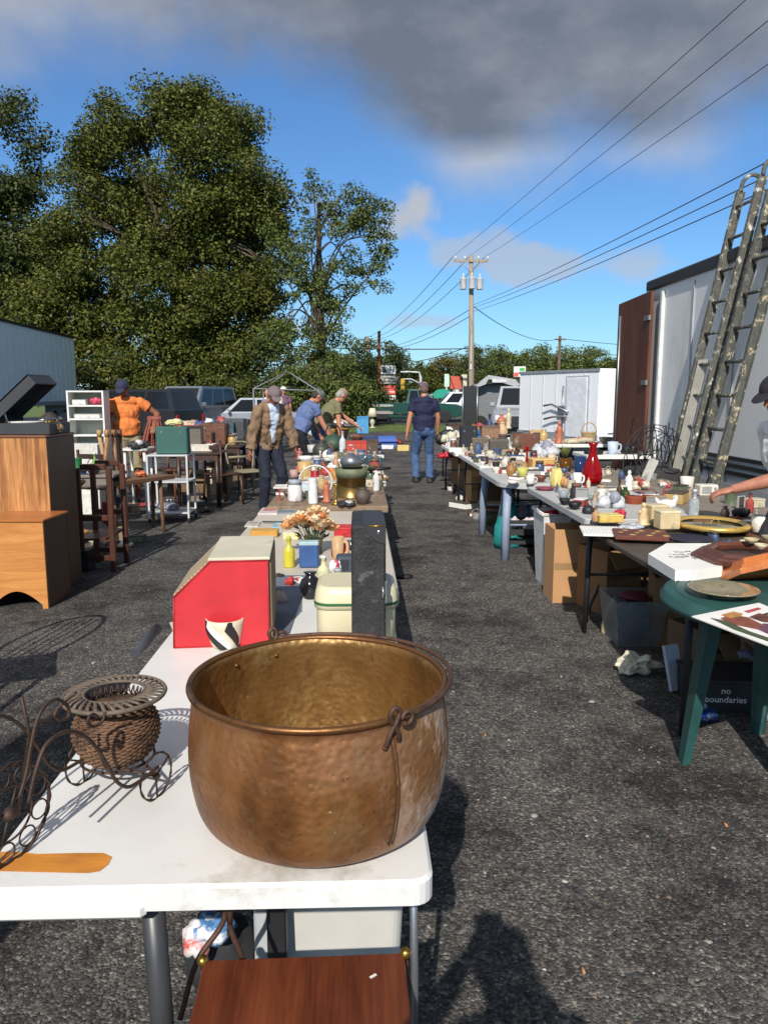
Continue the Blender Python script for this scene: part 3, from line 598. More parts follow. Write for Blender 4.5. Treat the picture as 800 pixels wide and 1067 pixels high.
for y in (-.95,.95):
    MB().box((0,y,.98), (5.6,.06,.08)).build('side_rail', mat((.36,.36,.34), .7, name='railmetal'), t)
    for x in (-2.7,-1.35,0,1.35,2.7): MB().box((x,y,.82), (.06,.06,.28)).build('stake', DARKMETAL, t)
    for x in (-.5,.4): wheel(t, x, y*.9, .33) if False else None
for y in (-.85,.85):
    for x in (-.5,.45):
        k = MB(); k.lathe([(0,-.1),(.2,-.1),(.31,-.09),(.33,0),(.31,.09),(.2,.1),(0,.1)], 18, M=TM((x,y,.33), math.pi/2)); k.build('wheel', TYRE, t)
MB().tube([(2.8,0,.55),(3.7,0,.5)], .05, 6).build('tow_bar', DARKMETAL, t)
k = MB(); k.box((-2.2,-.6,.8), (.9,.6,.3), bev=.05); k.box((-1,-.3,.78), (.8,.8,.2), bev=.04, rz=.4); tag(k.build('scrap_pile', mat((.2,.15,.1), .9, name='scrap')), 'brown pile of scrap lumber lying on the flatbed trailer', 'lumber'); bpy.data.objects['scrap_pile'].location = (p.x-1.6, 40.6, .03)

# white semi trailer on the left
CORR = mat((.80,.82,.84), .5, var=.04, scale=1.5, name='white_aluminium', alt=(.7,.73,.76), altt=.66)
a = D(77, 350, 35); b = D(-8, 333, 26); zt = 4.05
dirv = Vector((b.x-a.x, b.y-a.y, 0)); Ls = 14.0; ang = math.atan2(dirv.y, dirv.x)
t = thing('semi_trailer', (a.x, a.y, 0), 'long white semi trailer box parked under the trees at far left', 'trailer', ang)
MB().box((Ls/2,-1.25,2.62), (Ls,2.5,2.78), bev=.02).build('box_body', CORR, t)
k = MB()
for i in range(int(Ls/.6)): k.box((.3+i*.6,.012,2.62), (.05,.024,2.6))
k.build('side_seam', mat((.72,.74,.77), .5, name='seam'), t)
MB().box((Ls/2,.02,4.02), (Ls+.04,.08,.1)).build('top_rail', DARKMETAL, t); MB().box((Ls/2,.02,1.2), (Ls+.04,.08,.16)).build('bottom_rail', mat((.3,.33,.36), .5, name='grey_rail'), t)
MB().box((1.9,-.2,.95), (3.6,.06,.34)).build('side_skirt', mat((.25,.27,.3), .6, name='skirt'), t)
for x in (1.3,2.6):
    for y in (-.3,-2.2):
        k = MB(); k.lathe([(0,-.14),(.3,-.14),(.5,-.12),(.52,0),(.5,.12),(.3,.14),(0,.14)], 20, M=TM((x,y,.52), math.pi/2)); k.build('wheel', TYRE, t)

# white cargo trailer (centre right)
TW = mat((.8,.82,.85), .42, var=.04, scale=2, name='trailer_white', alt=(.7,.72,.76), altt=.66)
A = D(625, 384, 17); B = D(541, 389, 19.8); zt = 2.12
d2 = Vector((B.x-A.x, B.y-A.y, 0)); LT = d2.length; ang = math.atan2(d2.y, d2.x)
t = thing('cargo_trailer', (A.x, A.y, 0), 'white enclosed cargo trailer with a side door in the middle distance', 'trailer', ang)
WT = 2.1
MB().box((LT/2,-WT/2,(zt+.5)/2), (LT,WT,zt-.5), bev=.03).build('box_body', TW, t)
MB().box((LT/2,.012,zt-.03), (LT,.03,.06)).build('roof_trim', mat((.5,.5,.5), .3, .6, name='alu'), t)
MB().box((LT/2,.014,.55), (LT,.03,.22)).build('lower_panel', mat((.4,.43,.47), .4, .4, name='treadplate'), t)
dx0 = LT*.12; dw = .72
fr = MB().box((dx0+dw/2,.018,1.25), (dw+.1,.02,1.45)).build('door_frame', mat((.42,.44,.47), .4, name='door_edge'), t)
dr = MB().box((dx0+dw/2,.032,1.25), (dw,.03,1.36), bev=.01).build('side_door', mat((.68,.71,.76), .4, name='door_white'), t)
k = MB(); xb = dx0+dw+.1; k.tube([(xb,.06,.6),(xb,.06,1.75)], .02, 6); k.tube([(xb-.25,.1,1.15),(xb+.35,.12,1.32),(xb+.62,.14,1.28)], .025, 6); k.tube([(xb-.2,.1,1.05),(xb+.3,.12,1.02),(xb+.6,.14,.96)], .025, 6); k.box((xb,.08,1.18), (.3,.06,.22), bev=.02)
k.build('door_latch', STEEL, t)
for i in range(1, 6): MB().box((LT*i/6,.008,1.35), (.02,.012,1.5)).build('panel_seam', mat((.5,.54,.6), .5, name='seam2'), t)
MB().box((-.02,-WT/2-.1,1.35), (.05,WT-.35,1.32), bev=.01).build('rear_ramp', mat((.85,.85,.83), .4, name='bright_panel'), t)
for x in (LT*.45, LT*.62):
    for y in (-.1, -WT+.1):
        q = MB(); q.lathe([(0,-.1),(.2,-.1),(.31,-.09),(.33,0),(.31,.09),(.2,.1),(0,.1)], 18, M=TM((x,y,.33), math.pi/2)); q.build('wheel', TYRE, t)

# concession trailer with a pale curved awning
p = D(512, 411, 32); t = thing('concession_trailer', (p.x, 33, 0), 'dark grey concession trailer with a pale scalloped roof edge behind the silver pickup', 'trailer', math.radians(-6))
zt = D(512, 400, 33).z; w = (D(543,411,33).x-D(484,411,33).x)
MB().box((.25,1.2,(zt+.3)/2), (w-.7,2.2,zt-.3), bev=.03).build('body', mat((.16,.165,.175), .5, name='dark_grey_panel'), t)
k = MB(); arc = [(-w/2+.5,zt-.25),(-w/2+.9,zt+.12),(0,zt+.36),(w/2-.1,zt+.18),(w/2+.1,zt-.05),(w/2-.1,zt-.12),(0,zt+.2),(-w/2+1.1,zt-.02)]
k.prism(arc, -.45, .1, axis='y'); k.build('roof_edge', mat((.36,.36,.37), .5, name='pale_trim'), t)
MB().box((.25,-.1,zt+.04), (w-1.0,.5,.16), bev=.03).build('fascia', BLACK, t)
MB().box((.45,-.47,zt+.12), (.6,.03,.14)).build('name_board', mat((.55,.55,.56), .5, name='nameboard'), t)
for x in (-w/2+.15, -w/2+.75): MB().cyl((x,-.6,0), (x,-.6,zt-.1), .04).build('awning_pole', STEEL, t)
MB().box((-w/2+.45,.3,.95), (.55,1.8,1.9), bev=.03).build('dark_opening_block', BLACK, t)  # solid black block: shade of the trailer opening put into its colour
for x in (-.3,.7):
    q = MB(); q.lathe([(0,-.1),(.2,-.1),(.31,-.09),(.33,0),(.31,.09),(.2,.1),(0,.1)], 18, M=TM((x,.1,.33), math.pi/2)); q.build('wheel', TYRE, t)

# bare tent frame
a = D(264, 404, 21); b = D(328, 404, 21); zt = D(290, 405, 21).z; t = thing('tent_frame', ((a.x+b.x)/2, 21, 0), 'bare metal canopy frame standing behind the man in the tan jacket', 'canopy frame')
w = b.x-a.x; k = MB()
for y in (0, 2.2): k.tube([(-w/2,y,zt),(w/2,y,zt-.05)], .018, 5); 
for x in (-w/2, w/2): k.tube([(x,0,zt),(x,2.2,zt)], .018, 5); k.tube([(x,0,zt),(0,1.1,zt+.48)], .016, 5); k.tube([(x,2.2,zt),(0,1.1,zt+.48)], .016, 5)
k.build('roof_bars', mat((.22,.22,.23), .6, name='dull_tube'), t)
for x in (-w/2, w/2):
    for y in (0, 2.2): MB().cyl((x,y,0), (x,y,zt), .018).build('leg', mat((.22,.22,.23), .6, name='dull_tube'), t)

# ------------------------------------------------------------------ box truck at right, with ladders
TX = 3.75
def ontruck(px):  # Y where the truck's side plane crosses a pixel column
    k = (px-400)/800/math.cos(PITCH); lo, hi = 1.5, 40
    for _ in range(60):
        m_ = (lo+hi)/2; q = ray(px, 411); x = q[0]/q[1]*m_
        if x > TX: hi = m_
        else: lo = m_
    return lo
YE = 10.15; ZT = D(760, 266, ontruck(760)).z; ZB = .47
TSIDE = mat((.76,.76,.75), .45, var=.05, scale=1.2, name='truck_side', stretch=(1,1,.35), alt=(.6,.6,.56), altt=.6, bump=.1, bscale=3)
t = thing('box_truck', (TX, 0, 0), 'large white box truck body cut by the right edge with ladders leaning on it', 'truck')
MB().box((1.25,(YE+2.6)/2,(ZT+ZB)/2), (2.5,YE-2.6,ZT-ZB), bev=.015).build('box_body', TSIDE, t)
MB().box((.02,(YE+2.6)/2,ZT+.02), (.12,YE-2.56,.13), bev=.02).build('top_rail', mat((.03,.03,.035), .5, name='black_rail'), t)
MB().box((.02,YE-.03,(ZT+ZB)/2), (.1,.12,ZT-ZB), bev=.02).build('corner_post', mat((.55,.55,.53), .45, name='post_white', alt=(.3,.26,.2)), t)
MB().box((-.015,YE-.52,(ZT-.1+ZB)/2), (.05,.07,ZT-.1-ZB), bev=.01).build('door_jamb', mat((.66,.66,.64), .45, name='jamb'), t)
for i in range(7): MB().box((-.006,YE-1.4-i*1.02,(ZT+ZB)/2), (.018,.02,ZT-ZB-.2)).build('panel_seam', mat((.36,.37,.39), .5, name='seam3'), t)
for i in range(3): MB().box((-.02,(YE+2.6)/2-.9,ZB+.3+i*.075), (.035,YE-4.4,.035)).build('rub_rail', BLACK, t)
MB().box((-.012,(YE+2.6)/2,ZB+.1), (.03,YE-2.6,.18)).build('lower_panel', mat((.4,.41,.42), .5, name='greylow'), t)
MB().box((.9,(YE+2.6)/2,ZB-.12), (1.0,YE-3.2,.24)).build('chassis', BLACK, t)
for y in (4.2,):
    for x in (.15, 2.3): wheel(t, x, y, .42, .26)
MB().box((.9,YE+.05,.32), (1.7,.1,.12), bev=.02).build('rear_bumper', DARKMETAL, t)
dm = wood(S(62,32,22), S(112,62,42), 'Z', 9, .6, name='brown_door', coat=0)
ya, yb = YE-.42, YE+.78; T_ = Matrix.Translation((-.09,0,0))
k = MB(); zt_ = D(684, 303, ya).z; k.prism([(ya,.52),(yb,.52),(yb,zt_-.03),(ya,zt_)], -.04, .0, axis='x', M=T_); dr = k.build('brown_door', dm, t)
MB().tube([(-.14,yb-.12,.7),(-.14,yb-.12,zt_-.2)], .014, 6).build('lock_rod', STEEL, dr)
for z in (.8,1.7,2.5): MB().box((-.14,ya+.06,z), (.03,.16,.06)).build('hinge', STEEL, dr)

LADM = mat((.09,.088,.072), .75, var=.4, scale=26, name='paint_splattered_ladder', alt=(.62,.60,.52), altt=.55, bump=.3, bscale=40)
def ladder(name, label, rails, zrungs, hook, mt):
    t = thing(name, (0,0,0), label, 'ladder')
    P = []
    for (xa, ya_, za, xb, yb_, zb) in rails:
        a = Vector((xa, ya_, za)); b = Vector((xb, yb_, zb)); P.append((a, b))
        d = (b-a).normalized(); k = MB(); M_ = Matrix.Translation(a) @ d.to_track_quat('Z', 'Y').to_matrix().to_4x4()
        L_ = (b-a).length
        # C-channel rail: web and two flanges
        sd_ = 1 if (rails[1][1] - rails[0][1]) > 0 else 1
        k.M = None
        wv = Vector((1,0,0)) - d*d.x; wv.normalize(); uv = d.cross(wv)
        def beam(off_u, off_w, du, dw):
            c = (a+b)/2 + uv*off_u + wv*off_w; R_ = Matrix((uv, wv, d)).transposed().to_4x4(); k.box((0,0,0), (du, dw, L_), M=Matrix.Translation(c) @ R_)
        beam(0, 0, .012, .085); beam(.014, .036, .016, .012); beam(.014, -.036, .016, .012); beam(-.014,.036,.016,.012); beam(-.014,-.036,.016,.012)
        if hook:
            c = b; pts = [c + d*(.0) , c + d*.1 + wv*.0, c + d*.17 + wv*.05, c + d*.18 + wv*.13, c + d*.12 + wv*.19, c + d*.0 + wv*.2]
            k.tube(spline(pts, 4), .02, 6)
        k.build('rail', mt, t)
    (a0, b0), (a1, b1) = P
    for z in zrungs:
        f0 = (z-a0.z)/(b0.z-a0.z); f1 = (z-a1.z)/(b1.z-a1.z)
        q0 = a0.lerp(b0, f0); q1 = a1.lerp(b1, f1); MB().tube([q0, q1], .017, 8).build('rung', mt, t)
    return t
ta = TX-.10
ladder('extension_ladder', 'paint splattered ladder with hooked rail tops, left of the two on the truck', [(3.12,7.95,0,ta+.16,7.95,3.55),(3.12,7.55,0,ta+.17,7.55,3.6)], [.3+.31*i for i in range(11)], True, LADM)
ladder('extension_ladder', 'taller weathered ladder nearest the man in the dark cap', [(3.08,7.28,0,ta+.12,7.28,3.4),(3.08,6.86,0,ta+.12,6.86,3.4)], [.3+.31*i for i in range(10)], False, mat((.07,.074,.064), .7, var=.4, scale=30, name='dull_ladder', alt=(.5,.42,.27), altt=.55, bump=.3, bscale=40))
k = MB(); a = Vector((3.08,7.7,0.0)); b = Vector((3.5,7.86,1.9)); k.box((0,0,0), (.02,.12,(b-a).length), M=Matrix.Translation((a+b)/2) @ (b-a).to_track_quat('Z','X').to_matrix().to_4x4()); tag(k.build('wooden_plank', mat((.36,.34,.29), .8, name='grey_plank')), 'pale grey wooden plank leaning between the ladder rails and the truck', 'plank')
TZ = .74
# ------------------------------------------------------------------ small goods: one builder per kind, sizes given by the caller
def gm(c, k=.85, rough=.5, **kw):
    g = sum(c)/3; c = tuple(v*.86+g*.14 for v in c); h = int(c[0]*3+c[1]*5+c[2]*7) % 3
    return mat(S(*c, k), rough+.08*h, var=kw.pop('var', .18), scale=14+6*h, alt=S(*[v*(.62 if h else .7)+(18 if h == 2 else 0) for v in c], k), altt=.57+.02*h, bump=.15, bscale=60, **kw)
PROF = {
 'vase': [(.0,0),(.55,.0),(.6,.03),(.9,.3),(1,.5),(.8,.72),(.42,.86),(.42,.92),(.6,1)],
 'bottle': [(0,0),(.9,0),(1,.05),(1,.55),(.85,.66),(.38,.76),(.34,.95),(.42,.96),(.42,1)],
 'decanter': [(0,0),(.75,0),(.95,.1),(1,.22),(.85,.42),(.5,.62),(.34,.75),(.3,.88),(.52,1)],
 'bowl': [(0,0),(.4,.0),(.45,.08),(.8,.5),(1,1),(.95,1),(.74,.5),(.3,.14),(0,.12)],
 'cup': [(0,0),(.75,0),(.85,.06),(1,1),(.93,1),(.78,.1),(0,.08)],
 'jar': [(0,0),(.92,0),(1,.06),(1,.68),(.8,.8),(.78,.84),(0,.84)],
 'can': [(0,0),(1,0),(1,.02),(.97,.04),(.97,.96),(1,.98),(1,1),(0,1)],
 'candlestick': [(0,0),(1,0),(1,.05),(.4,.12),(.25,.3),(.5,.4),(.3,.5),(.22,.75),(.5,.84),(.55,.95),(.4,1),(0,1)],
 'plate': [(0,0),(.6,0),(.7,.3),(1,1),(.98,1),(.66,.5),(0,.45)],
 'pan': [(0,0),(.9,0),(1,1),(.96,1),(.88,.1),(0,.1)],
 'kettle': [(0,0),(.85,0),(1,.2),(.95,.45),(.6,.68),(.3,.74),(.1,.8),(.14,.9),(0,.92)],
 'lampbase': [(0,0),(1,0),(.9,.05),(.3,.12),(.5,.3),(.8,.5),(.5,.72),(.2,.85),(.2,1),(0,1)],
 'bell': [(0,0),(1,0),(.8,.2),(.6,.6),(.3,.8),(.1,.84),(.12,.95),(0,1)],
}
def item(kind, loc, w, h, m, label, cat, m2=None, rz=0, group=None, parent=None, d=None):
    """w, h in metres; base of the thing at loc"""
    r = w/2; d = d or w; k = MB(); m2 = m2 or m; rr = random.Random(hash((round(loc[0]*1000), round(loc[1]*1000))) & 0xffff)
    t = thing(kind if kind not in ('lampbase', 'blob') else {'lampbase':'table_lamp','blob':'figurine'}[kind], loc, label, cat, rz, group)
    if kind in PROF:
        pf = [(max(0, a*r), b*h) for a, b in PROF[kind]]
        nm = {'cup':'cup_body','plate':'dish','can':'tin_body','lampbase':'lamp_foot'}.get(kind, 'body')
        k.lathe(pf, 28); k.build(nm, m, t)
        if kind == 'cup': MB().tube(spline([(r*.92,0,h*.8),(r*1.45,0,h*.75),(r*1.5,0,h*.4),(r*.85,0,h*.2)], 4), h*.07, 6).build('handle', m, t)
        if kind == 'kettle':
            MB().tube([(r*.8,0,h*.3),(r*1.2,0,h*.5),(r*1.35,0,h*.72)], [h*.1,h*.06,h*.04], 8).build('spout', m, t); MB().tube(spline([(-r*.7,0,h*.6),(-r*.5,0,h*1.05),(0,0,h*1.25),(r*.5,0,h*1.05),(r*.6,0,h*.6)], 4), h*.035, 6).build('handle', m2, t)
        if kind == 'pan': MB().tube([(r*.95,0,h*.85),(r*2.3,0,h*.95)], h*.16, 6).build('handle', m2, t)
        if kind in ('jar', 'bottle'): MB().lathe([(0,h*(.84 if kind=='jar' else .99)),(r*(.85 if kind=='jar' else .45),h*(.84 if kind=='jar' else .99)),(r*(.85 if kind=='jar' else .45),h*1.07),(0,h*1.08)], 16).build('lid' if kind == 'jar' else 'cap', m2, t)
        if kind == 'lampbase': MB().lathe([(r*1.5,h*.98),(r*.8,h*1.7),(r*.77,h*1.7),(r*1.46,h*.98)], 24).build('lamp_shade', m2, t)
    elif kind == 'box':
        k.box((0,0,h*.44), (w, d, h*.86), bev=min(.006,h*.1)); b = k.build('box_body', m, t); MB().box((0,0,h*.92), (w*1.02, d*1.02, h*.15), bev=min(.004,h*.05)).build('lid', m2, t)
    elif kind == 'open_box':
        th = .008
        for s_ in (-1, 1): k.box((s_*(w/2-th/2),0,h/2), (th,d,h)); k.box((0,s_*(d/2-th/2),h/2), (w-2*th,th,h))
        k.box((0,0,th/2+.001), (w-2*th,d-2*th,th)); k.build('carton', m, t)
        for s_ in (-1, 1):
            q = MB(); q.box((0,d*.16,0), (w*.96,d*.34,.005), M=TM((0,s_*d/2*1.0,h), (.5 if s_ > 0 else -.9), 0, 0 if s_ > 0 else math.pi)); q.build('flap', m, t)
    elif kind == 'crate':
        for i in range(4):
            z = h*(.1+.27*i)
            for s_ in (-1, 1): k.box((0,s_*d/2,z), (w,.008,h*.17)); k.box((s_*w/2,0,z), (.008,d,h*.17))
        for sx in (-1,1):
            for sy in (-1,1): k.box((sx*w/2,sy*d/2,h/2), (.02,.02,h))
        k.box((0,0,.01), (w,d,.012)); k.build('crate_body', m, t)
        q = MB(); [q.ball((rr.uniform(-w*.3,w*.3), rr.uniform(-d*.3,d*.3), h*.85), (w*.18,w*.16,h*.2), ruf=.5, seed=i) for i in range(6)]; q.build('contents', m2, t)
    elif kind == 'book':
        k.box((0,0,h/2), (w*.97, d*.97, h*.8)); k.build('pages', PAPER, t); q = MB(); q.box((0,0,h*.05), (w,d,h*.1)); q.box((0,0,h*.95), (w,d,h*.1)); q.box((-w/2,0,h/2), (.003,d,h*.8)); q.build('cover', m, t)
    elif kind == 'magazine':
        k.box((0,0,h/2), (w,d,h)); k.build('sheet', m, t); q = MB(); q.box((0,d*.12,h+.0008), (w*.7,d*.45,.001)); q.build('picture', m2, t)
    elif kind == 'frame':
        for s_ in (-1, 1): k.box((s_*w*.45,0,h/2), (w*.1,d,h), bev=.003); k.box((0,0,h/2+s_*h*.45), (w*.8,d,h*.1), bev=.003)
        k.build('frame_border', m, t); MB().box((0,0,h/2), (w*.8,d*.4,h*.8)).build('picture', m2, t)
    elif kind == 'blob':       # small standing figurine: base, draped body, head, arms
        pr_ = [(0,0),(.9,0),(.95,.06),(.6,.12),(.7,.35),(.5,.55),(.55,.68),(.3,.78),(.0,.8)]
        k.lathe([(a*r, b*h) for a, b in pr_], 18, ruf=.3, seed=rr.random()*9); k.ball((0,0,h*.88), (r*.38,r*.38,h*.12), n=12); k.tube([(r*.4,0,h*.68),(r*.75,r*.2,h*.5),(r*.3,r*.6,h*.45)], r*.16, 6); k.tube([(-r*.4,0,h*.68),(-r*.75,r*.2,h*.5),(-r*.3,r*.6,h*.45)], r*.16, 6); k.build('statuette', m, t)
    elif kind == 'bird':
        k.ball((0,0,h*.4), (w*.42,d*.3,h*.33), n=16); k.tube([(w*.3,0,h*.5),(w*.42,0,h*.8),(w*.36,0,h*.92)], [w*.14,w*.09,w*.1], 8); k.tube([(-w*.3,0,h*.45),(-w*.5,0,h*.85)], [w*.12,w*.03], 6); k.lathe([(0,0),(w*.24,0),(w*.2,h*.12),(0,h*.14)], 14); k.build('bird_body', m, t); MB().tube([(w*.42,0,h*.9),(w*.52,0,h*.86)], [w*.04,w*.008], 6).build('beak', m2, t)
    elif kind == 'basket':
        for i in range(9): z = h*(.05+.1*i); q = r*(.75+.25*z/h); k.tube([(q*math.cos(a),q*math.sin(a),z) for a in [2*math.pi*j/24 for j in range(24)]], h*.05, 5, True)
        k.lathe([(0,.003),(r*.72,.003),(r*.92,h*.85)], 24); k.build('woven_body', m, t); MB().tube([(r*math.cos(a),0,h*.85+h*.8*math.sin(a)) for a in [math.pi*i/14 for i in range(15)]], h*.05, 6).build('handle', m, t)
    elif kind == 'heap':
        for i in range(7): k.ball((rr.uniform(-.3,.3)*w, rr.uniform(-.3,.3)*d, h*(.25+.3*rr.random())), (w*.26,d*.24,h*.32), ruf=.6, seed=i*3.1, n=14)
        k.build('folds', m, t)
        q = MB(); q.ball((w*.12,-d*.15,h*.6), (w*.2,d*.2,h*.3), ruf=.7, seed=8, n=12); q.build('inner_piece', m2, t)
    elif kind == 'bag':
        pf = [(0,0),(.8,0),(1,.15),(.95,.5),(.7,.8),(.5,1),(.35,.85)]
        k.lathe([(a*r, b*h) for a, b in pf], 26, ruf=.45, seed=rr.random()*9); k.build('bag_body', m, t); MB().tube(spline([(-r*.3,0,h*.9),(-r*.2,0,h*1.2),(r*.2,0,h*1.2),(r*.3,0,h*.9)], 4), h*.02, 5).build('handle', m2, t)
    elif kind == 'suitcase':
        k.box((0,0,h/2), (w,d,h), bev=.015); b = k.build('shell', m, t); q = MB(); q.box((0,0,h/2), (w*1.01,d*.12,h*1.01), bev=.003); q.build('trim', m2, t); MB().tube(spline([(-w*.12,0,h),(-w*.1,0,h+.03),(w*.1,0,h+.03),(w*.12,0,h)], 3), .006, 6).build('handle', m2, t)
        for s_ in (-1, 1): MB().box((s_*w*.3,-d/2-.003,h*.8), (.03,.008,.03), bev=.002).build('latch', CHROME, t)
    elif kind == 'hoop':
        k.tube([(r*math.cos(a),0,r+r*math.sin(a)) for a in [2*math.pi*i/32 for i in range(32)]], .006, 6, True); k.build('ring', m, t); q = MB(); q.box((0,0,.004), (w*.5,.06,.008)); [q.tube([(0,0,r),(r*math.cos(a),0,r+r*math.sin(a))], .002, 4) for a in (.3,1.6,2.9,4.2,5.4)]; q.build('spokes', m2, t)
    elif kind == 'planter':
        k.lathe([(a*r, b*h*.45) for a, b in PROF['cup']], 20); k.build('pot', m, t); q = MB()
        for i in range(26):
            a = rr.random()*6.28; L_ = h*(.35+.3*rr.random()); dr = Vector((math.cos(a)*rr.uniform(.2,.9), math.sin(a)*rr.uniform(.2,.9), 1)).normalized(); b = Vector((0,0,h*.4)); q.tube([b, b+dr*L_*.6, b+dr*L_+Vector((0,0,-.1*L_))], [w*.03,w*.05,w*.005], 4, flat=.3)
        q.build('leaves', m2, t)
    elif kind == 'tool':
        k.tube([(-w/2,0,h*.5),(w*.25,0,h*.5)], h*.22, 7); k.build('handle', m2, t); MB().box((w*.36,0,h*.5), (w*.28,d*.5,h*.5), bev=h*.1).build('head', m, t)
    elif kind == 'ring':
        k.tube([(r*math.cos(a), r*math.sin(a), h/2) for a in [2*math.pi*i/28 for i in range(28)]], h/2, 8, True); k.build('band', m, t)
    elif kind == 'clock':
        k.lathe([(0,0),(r,0),(r,d),(r*.86,d*1.1),(0,d*.9)], 28, M=TM((0,0,r), math.pi/2)); k.build('case', m, t); MB().lathe([(0,d*1.0),(r*.8,d*1.02),(r*.78,d*1.06),(0,d*1.06)], 28, M=TM((0,0,r), math.pi/2)).build('face', m2, t)
    elif kind == 'radio':
        k.box((0,0,h/2), (w,d,h), bev=.01); k.build('case', m, t); MB().box((-w*.15,-d/2-.002,h*.55), (w*.5,.006,h*.6), bev=.002).build('grille', m2, t)
        for z in (.3,.7): q = MB(); q.lathe([(0,0),(h*.1,0),(h*.08,.015),(0,.016)], 12, M=TM((w*.3,-d/2,h*z), math.pi/2)); q.build('knob', m2, t)
        MB().tube([(w*.4,0,h),(w*.15,0,h*1.9)], .002, 5).build('antenna', CHROME, t)
    return t
def put(kind, px, py, wpx, hpx, col, label, cat, col2=None, z=TZ, rz=0, d=None, mk=None, mk2=None, group=None):
    p = G(px, py, z); s = mpp(p)
    w = wpx*s; h = hpx*s; dd = (d*s if d else None)
    yo = (dd if dd else (w if kind not in ('frame','hoop','magazine','book') else 0))*.45
    m = mk or gm(col); m2 = mk2 or (gm(col2) if col2 else None)
    return item(kind, (p.x, p.y+yo, z), w, h, m, label, cat, m2, rz, group, d=dd)
def glass(c, k=.9): return mat(S(*c, k), .08, var=.05, trans=.65, spec=.8, name='coloured_glass')
def metal(c, r=.3, k=.9): return mat(S(*c, k), r, .85, var=.2, name='metalware')
# ------------------------------------------------------------------ tables
def folding_table(name, label, x0, x1, y0, y1, m, z=TZ, rz=0, legm=None, group=None, r=.05, notch=False, thick=.045, legs=True, legt=.016):
    cx, cy = (x0+x1)/2, (y0+y1)/2; w, d = x1-x0, y1-y0
    t = thing(name, (cx, cy, 0), label, 'table', rz, group); legm = legm or DARKMETAL
    k = MB(); o = rrect(w, d, r); i_ = rrect(w-.012, d-.012, r)
    n = len(o); vs = [(a, b, z) for a, b in i_] + [(a, b, z-.006) for a, b in o] + [(a, b, z-thick) for a, b in o] + [(a*.985, b*.985, z-thick) for a, b in i_]
    k.add(vs, [list(range(n))] + [[l*n+j, l*n+(j+1) % n, (l+1)*n+(j+1) % n, (l+1)*n+j] for l in range(3) for j in range(n)] + [list(range(3*n, 4*n))[::-1]])
    k.build('table_top', m, t)
    if legs:
        for sy in (-1, 1):
            for sx in (-1, 1):
                x = sx*(w/2-.09); y = sy*(d/2-.2)
                MB().tube([(x, y, z-thick), (x+sx*.02, y+sy*.06, z*.5), (x+sx*.02, y+sy*.06, 0)], legt, 8).build('leg', legm, t)
            MB().tube([(-w/2+.09, sy*(d/2-.15), z*.45), (w/2-.09, sy*(d/2-.15), z*.45)], .01, 6).build('cross_bar', legm, t)
    return t
TAB1 = mat(S(232,232,230,.9), .38, var=.05, scale=4, alt=S(198,194,184,.9), altt=.56, bump=.3, bscale=240, bdist=.0012, name='white_table_plastic')
x0, x1 = G(0, 925, TZ).x-.045, G(452, 915, TZ).x
TL, TR = -.655, x1
Yf = G(250, 922, TZ).y
T1 = folding_table('folding_table', 'white plastic folding table nearest the camera, carrying the big copper pot', TL, TR, Yf, Yf+1.83, TAB1, r=.035, legt=.019, legs=False)
cx = (TL+TR)/2; cyT = Yf+.915
for (px, rr, yy) in ((178, .020, Yf+.06),):
    q = G(px, 1000, .5); k = MB(); k.tube([(q.x-cx-.008, yy-cyT, TZ-.04), (q.x-cx, yy-cyT, .4), (q.x-cx, yy-cyT, 0)], .021, 12); k.build('leg', mat((.06,.062,.066), .4, .3, name='powder_grey'), T1)
q = G(431, 960, .5)
MB().tube([(TR-.025-cx, Yf+.16-cyT, TZ-.04), (TR-.02-cx, Yf+.16-cyT, .4), (TR-.02-cx, Yf+.19-cyT, 0)], .008, 8).build('leg', STEEL, T1)
for x in (-.25, .3): MB().tube([(x, .75, TZ-.04), (x, .78, 0)], .019, 10).build('leg', STEEL, T1)
MB().box((0,.0,TZ-.07), (.5,1.5,.03)).build('under_frame', DARKMETAL, T1)
k = MB(); a = G(0, 925, TZ).x; b = G(160, 925, TZ).x; k.box(((TL+b)/2+.0-cx, Yf+.004-cyT, TZ-.044), (b-TL-.03, .02, .03), bev=.008); k.build('front_lip', TAB1, T1)
# orange-brown varnish stain: its own thin patch on the top
k = MB(); c = [G(*q_, TZ+.0005) for q_ in ((-40,894),(10,887),(40,890),(80,889),(108,889),(117,893),(113,901),(104,908),(92,910),(40,909),(-40,907))]
k.add([v + Vector((0,0,.0008)) for v in c], [list(range(11))]); s_ = k.build('stain', mat(S(214,140,52,.9), .5, var=.25, scale=30, stretch=(.3,1,1), name='rust_stain', alt=S(235,190,120), altt=.62)); s_.parent = T1; s_.matrix_parent_inverse = Matrix.Translation((-cx,-cyT,0))
Y2 = Yf+1.86
folding_table('folding_table', 'off white folding table behind the red breadbox, covered in small goods', -.70, .16, Y2, Y2+2.3, mat(S(205,196,182,.85), .55, var=.06, scale=3, alt=S(180,168,150,.8), name='beige_table'))
Y3 = Y2+2.33
folding_table('folding_table', 'brown topped wooden table with the white mug and wire hoop', -.66, .2, Y3, Y3+1.75, wood(S(122,98,76,.8), S(160,136,110,.85), 'Y', 12, .6, name='weathered_board', coat=0), z=TZ+.03, r=.01)
for i in range(2):
    folding_table('folding_table', ['white folding table heaped with pots beyond the brown topped table', 'farthest table of the middle row, in front of the man in olive'][i], -.6, .25, Y3+1.8+i*1.9, Y3+3.65+i*1.9, WHITE)

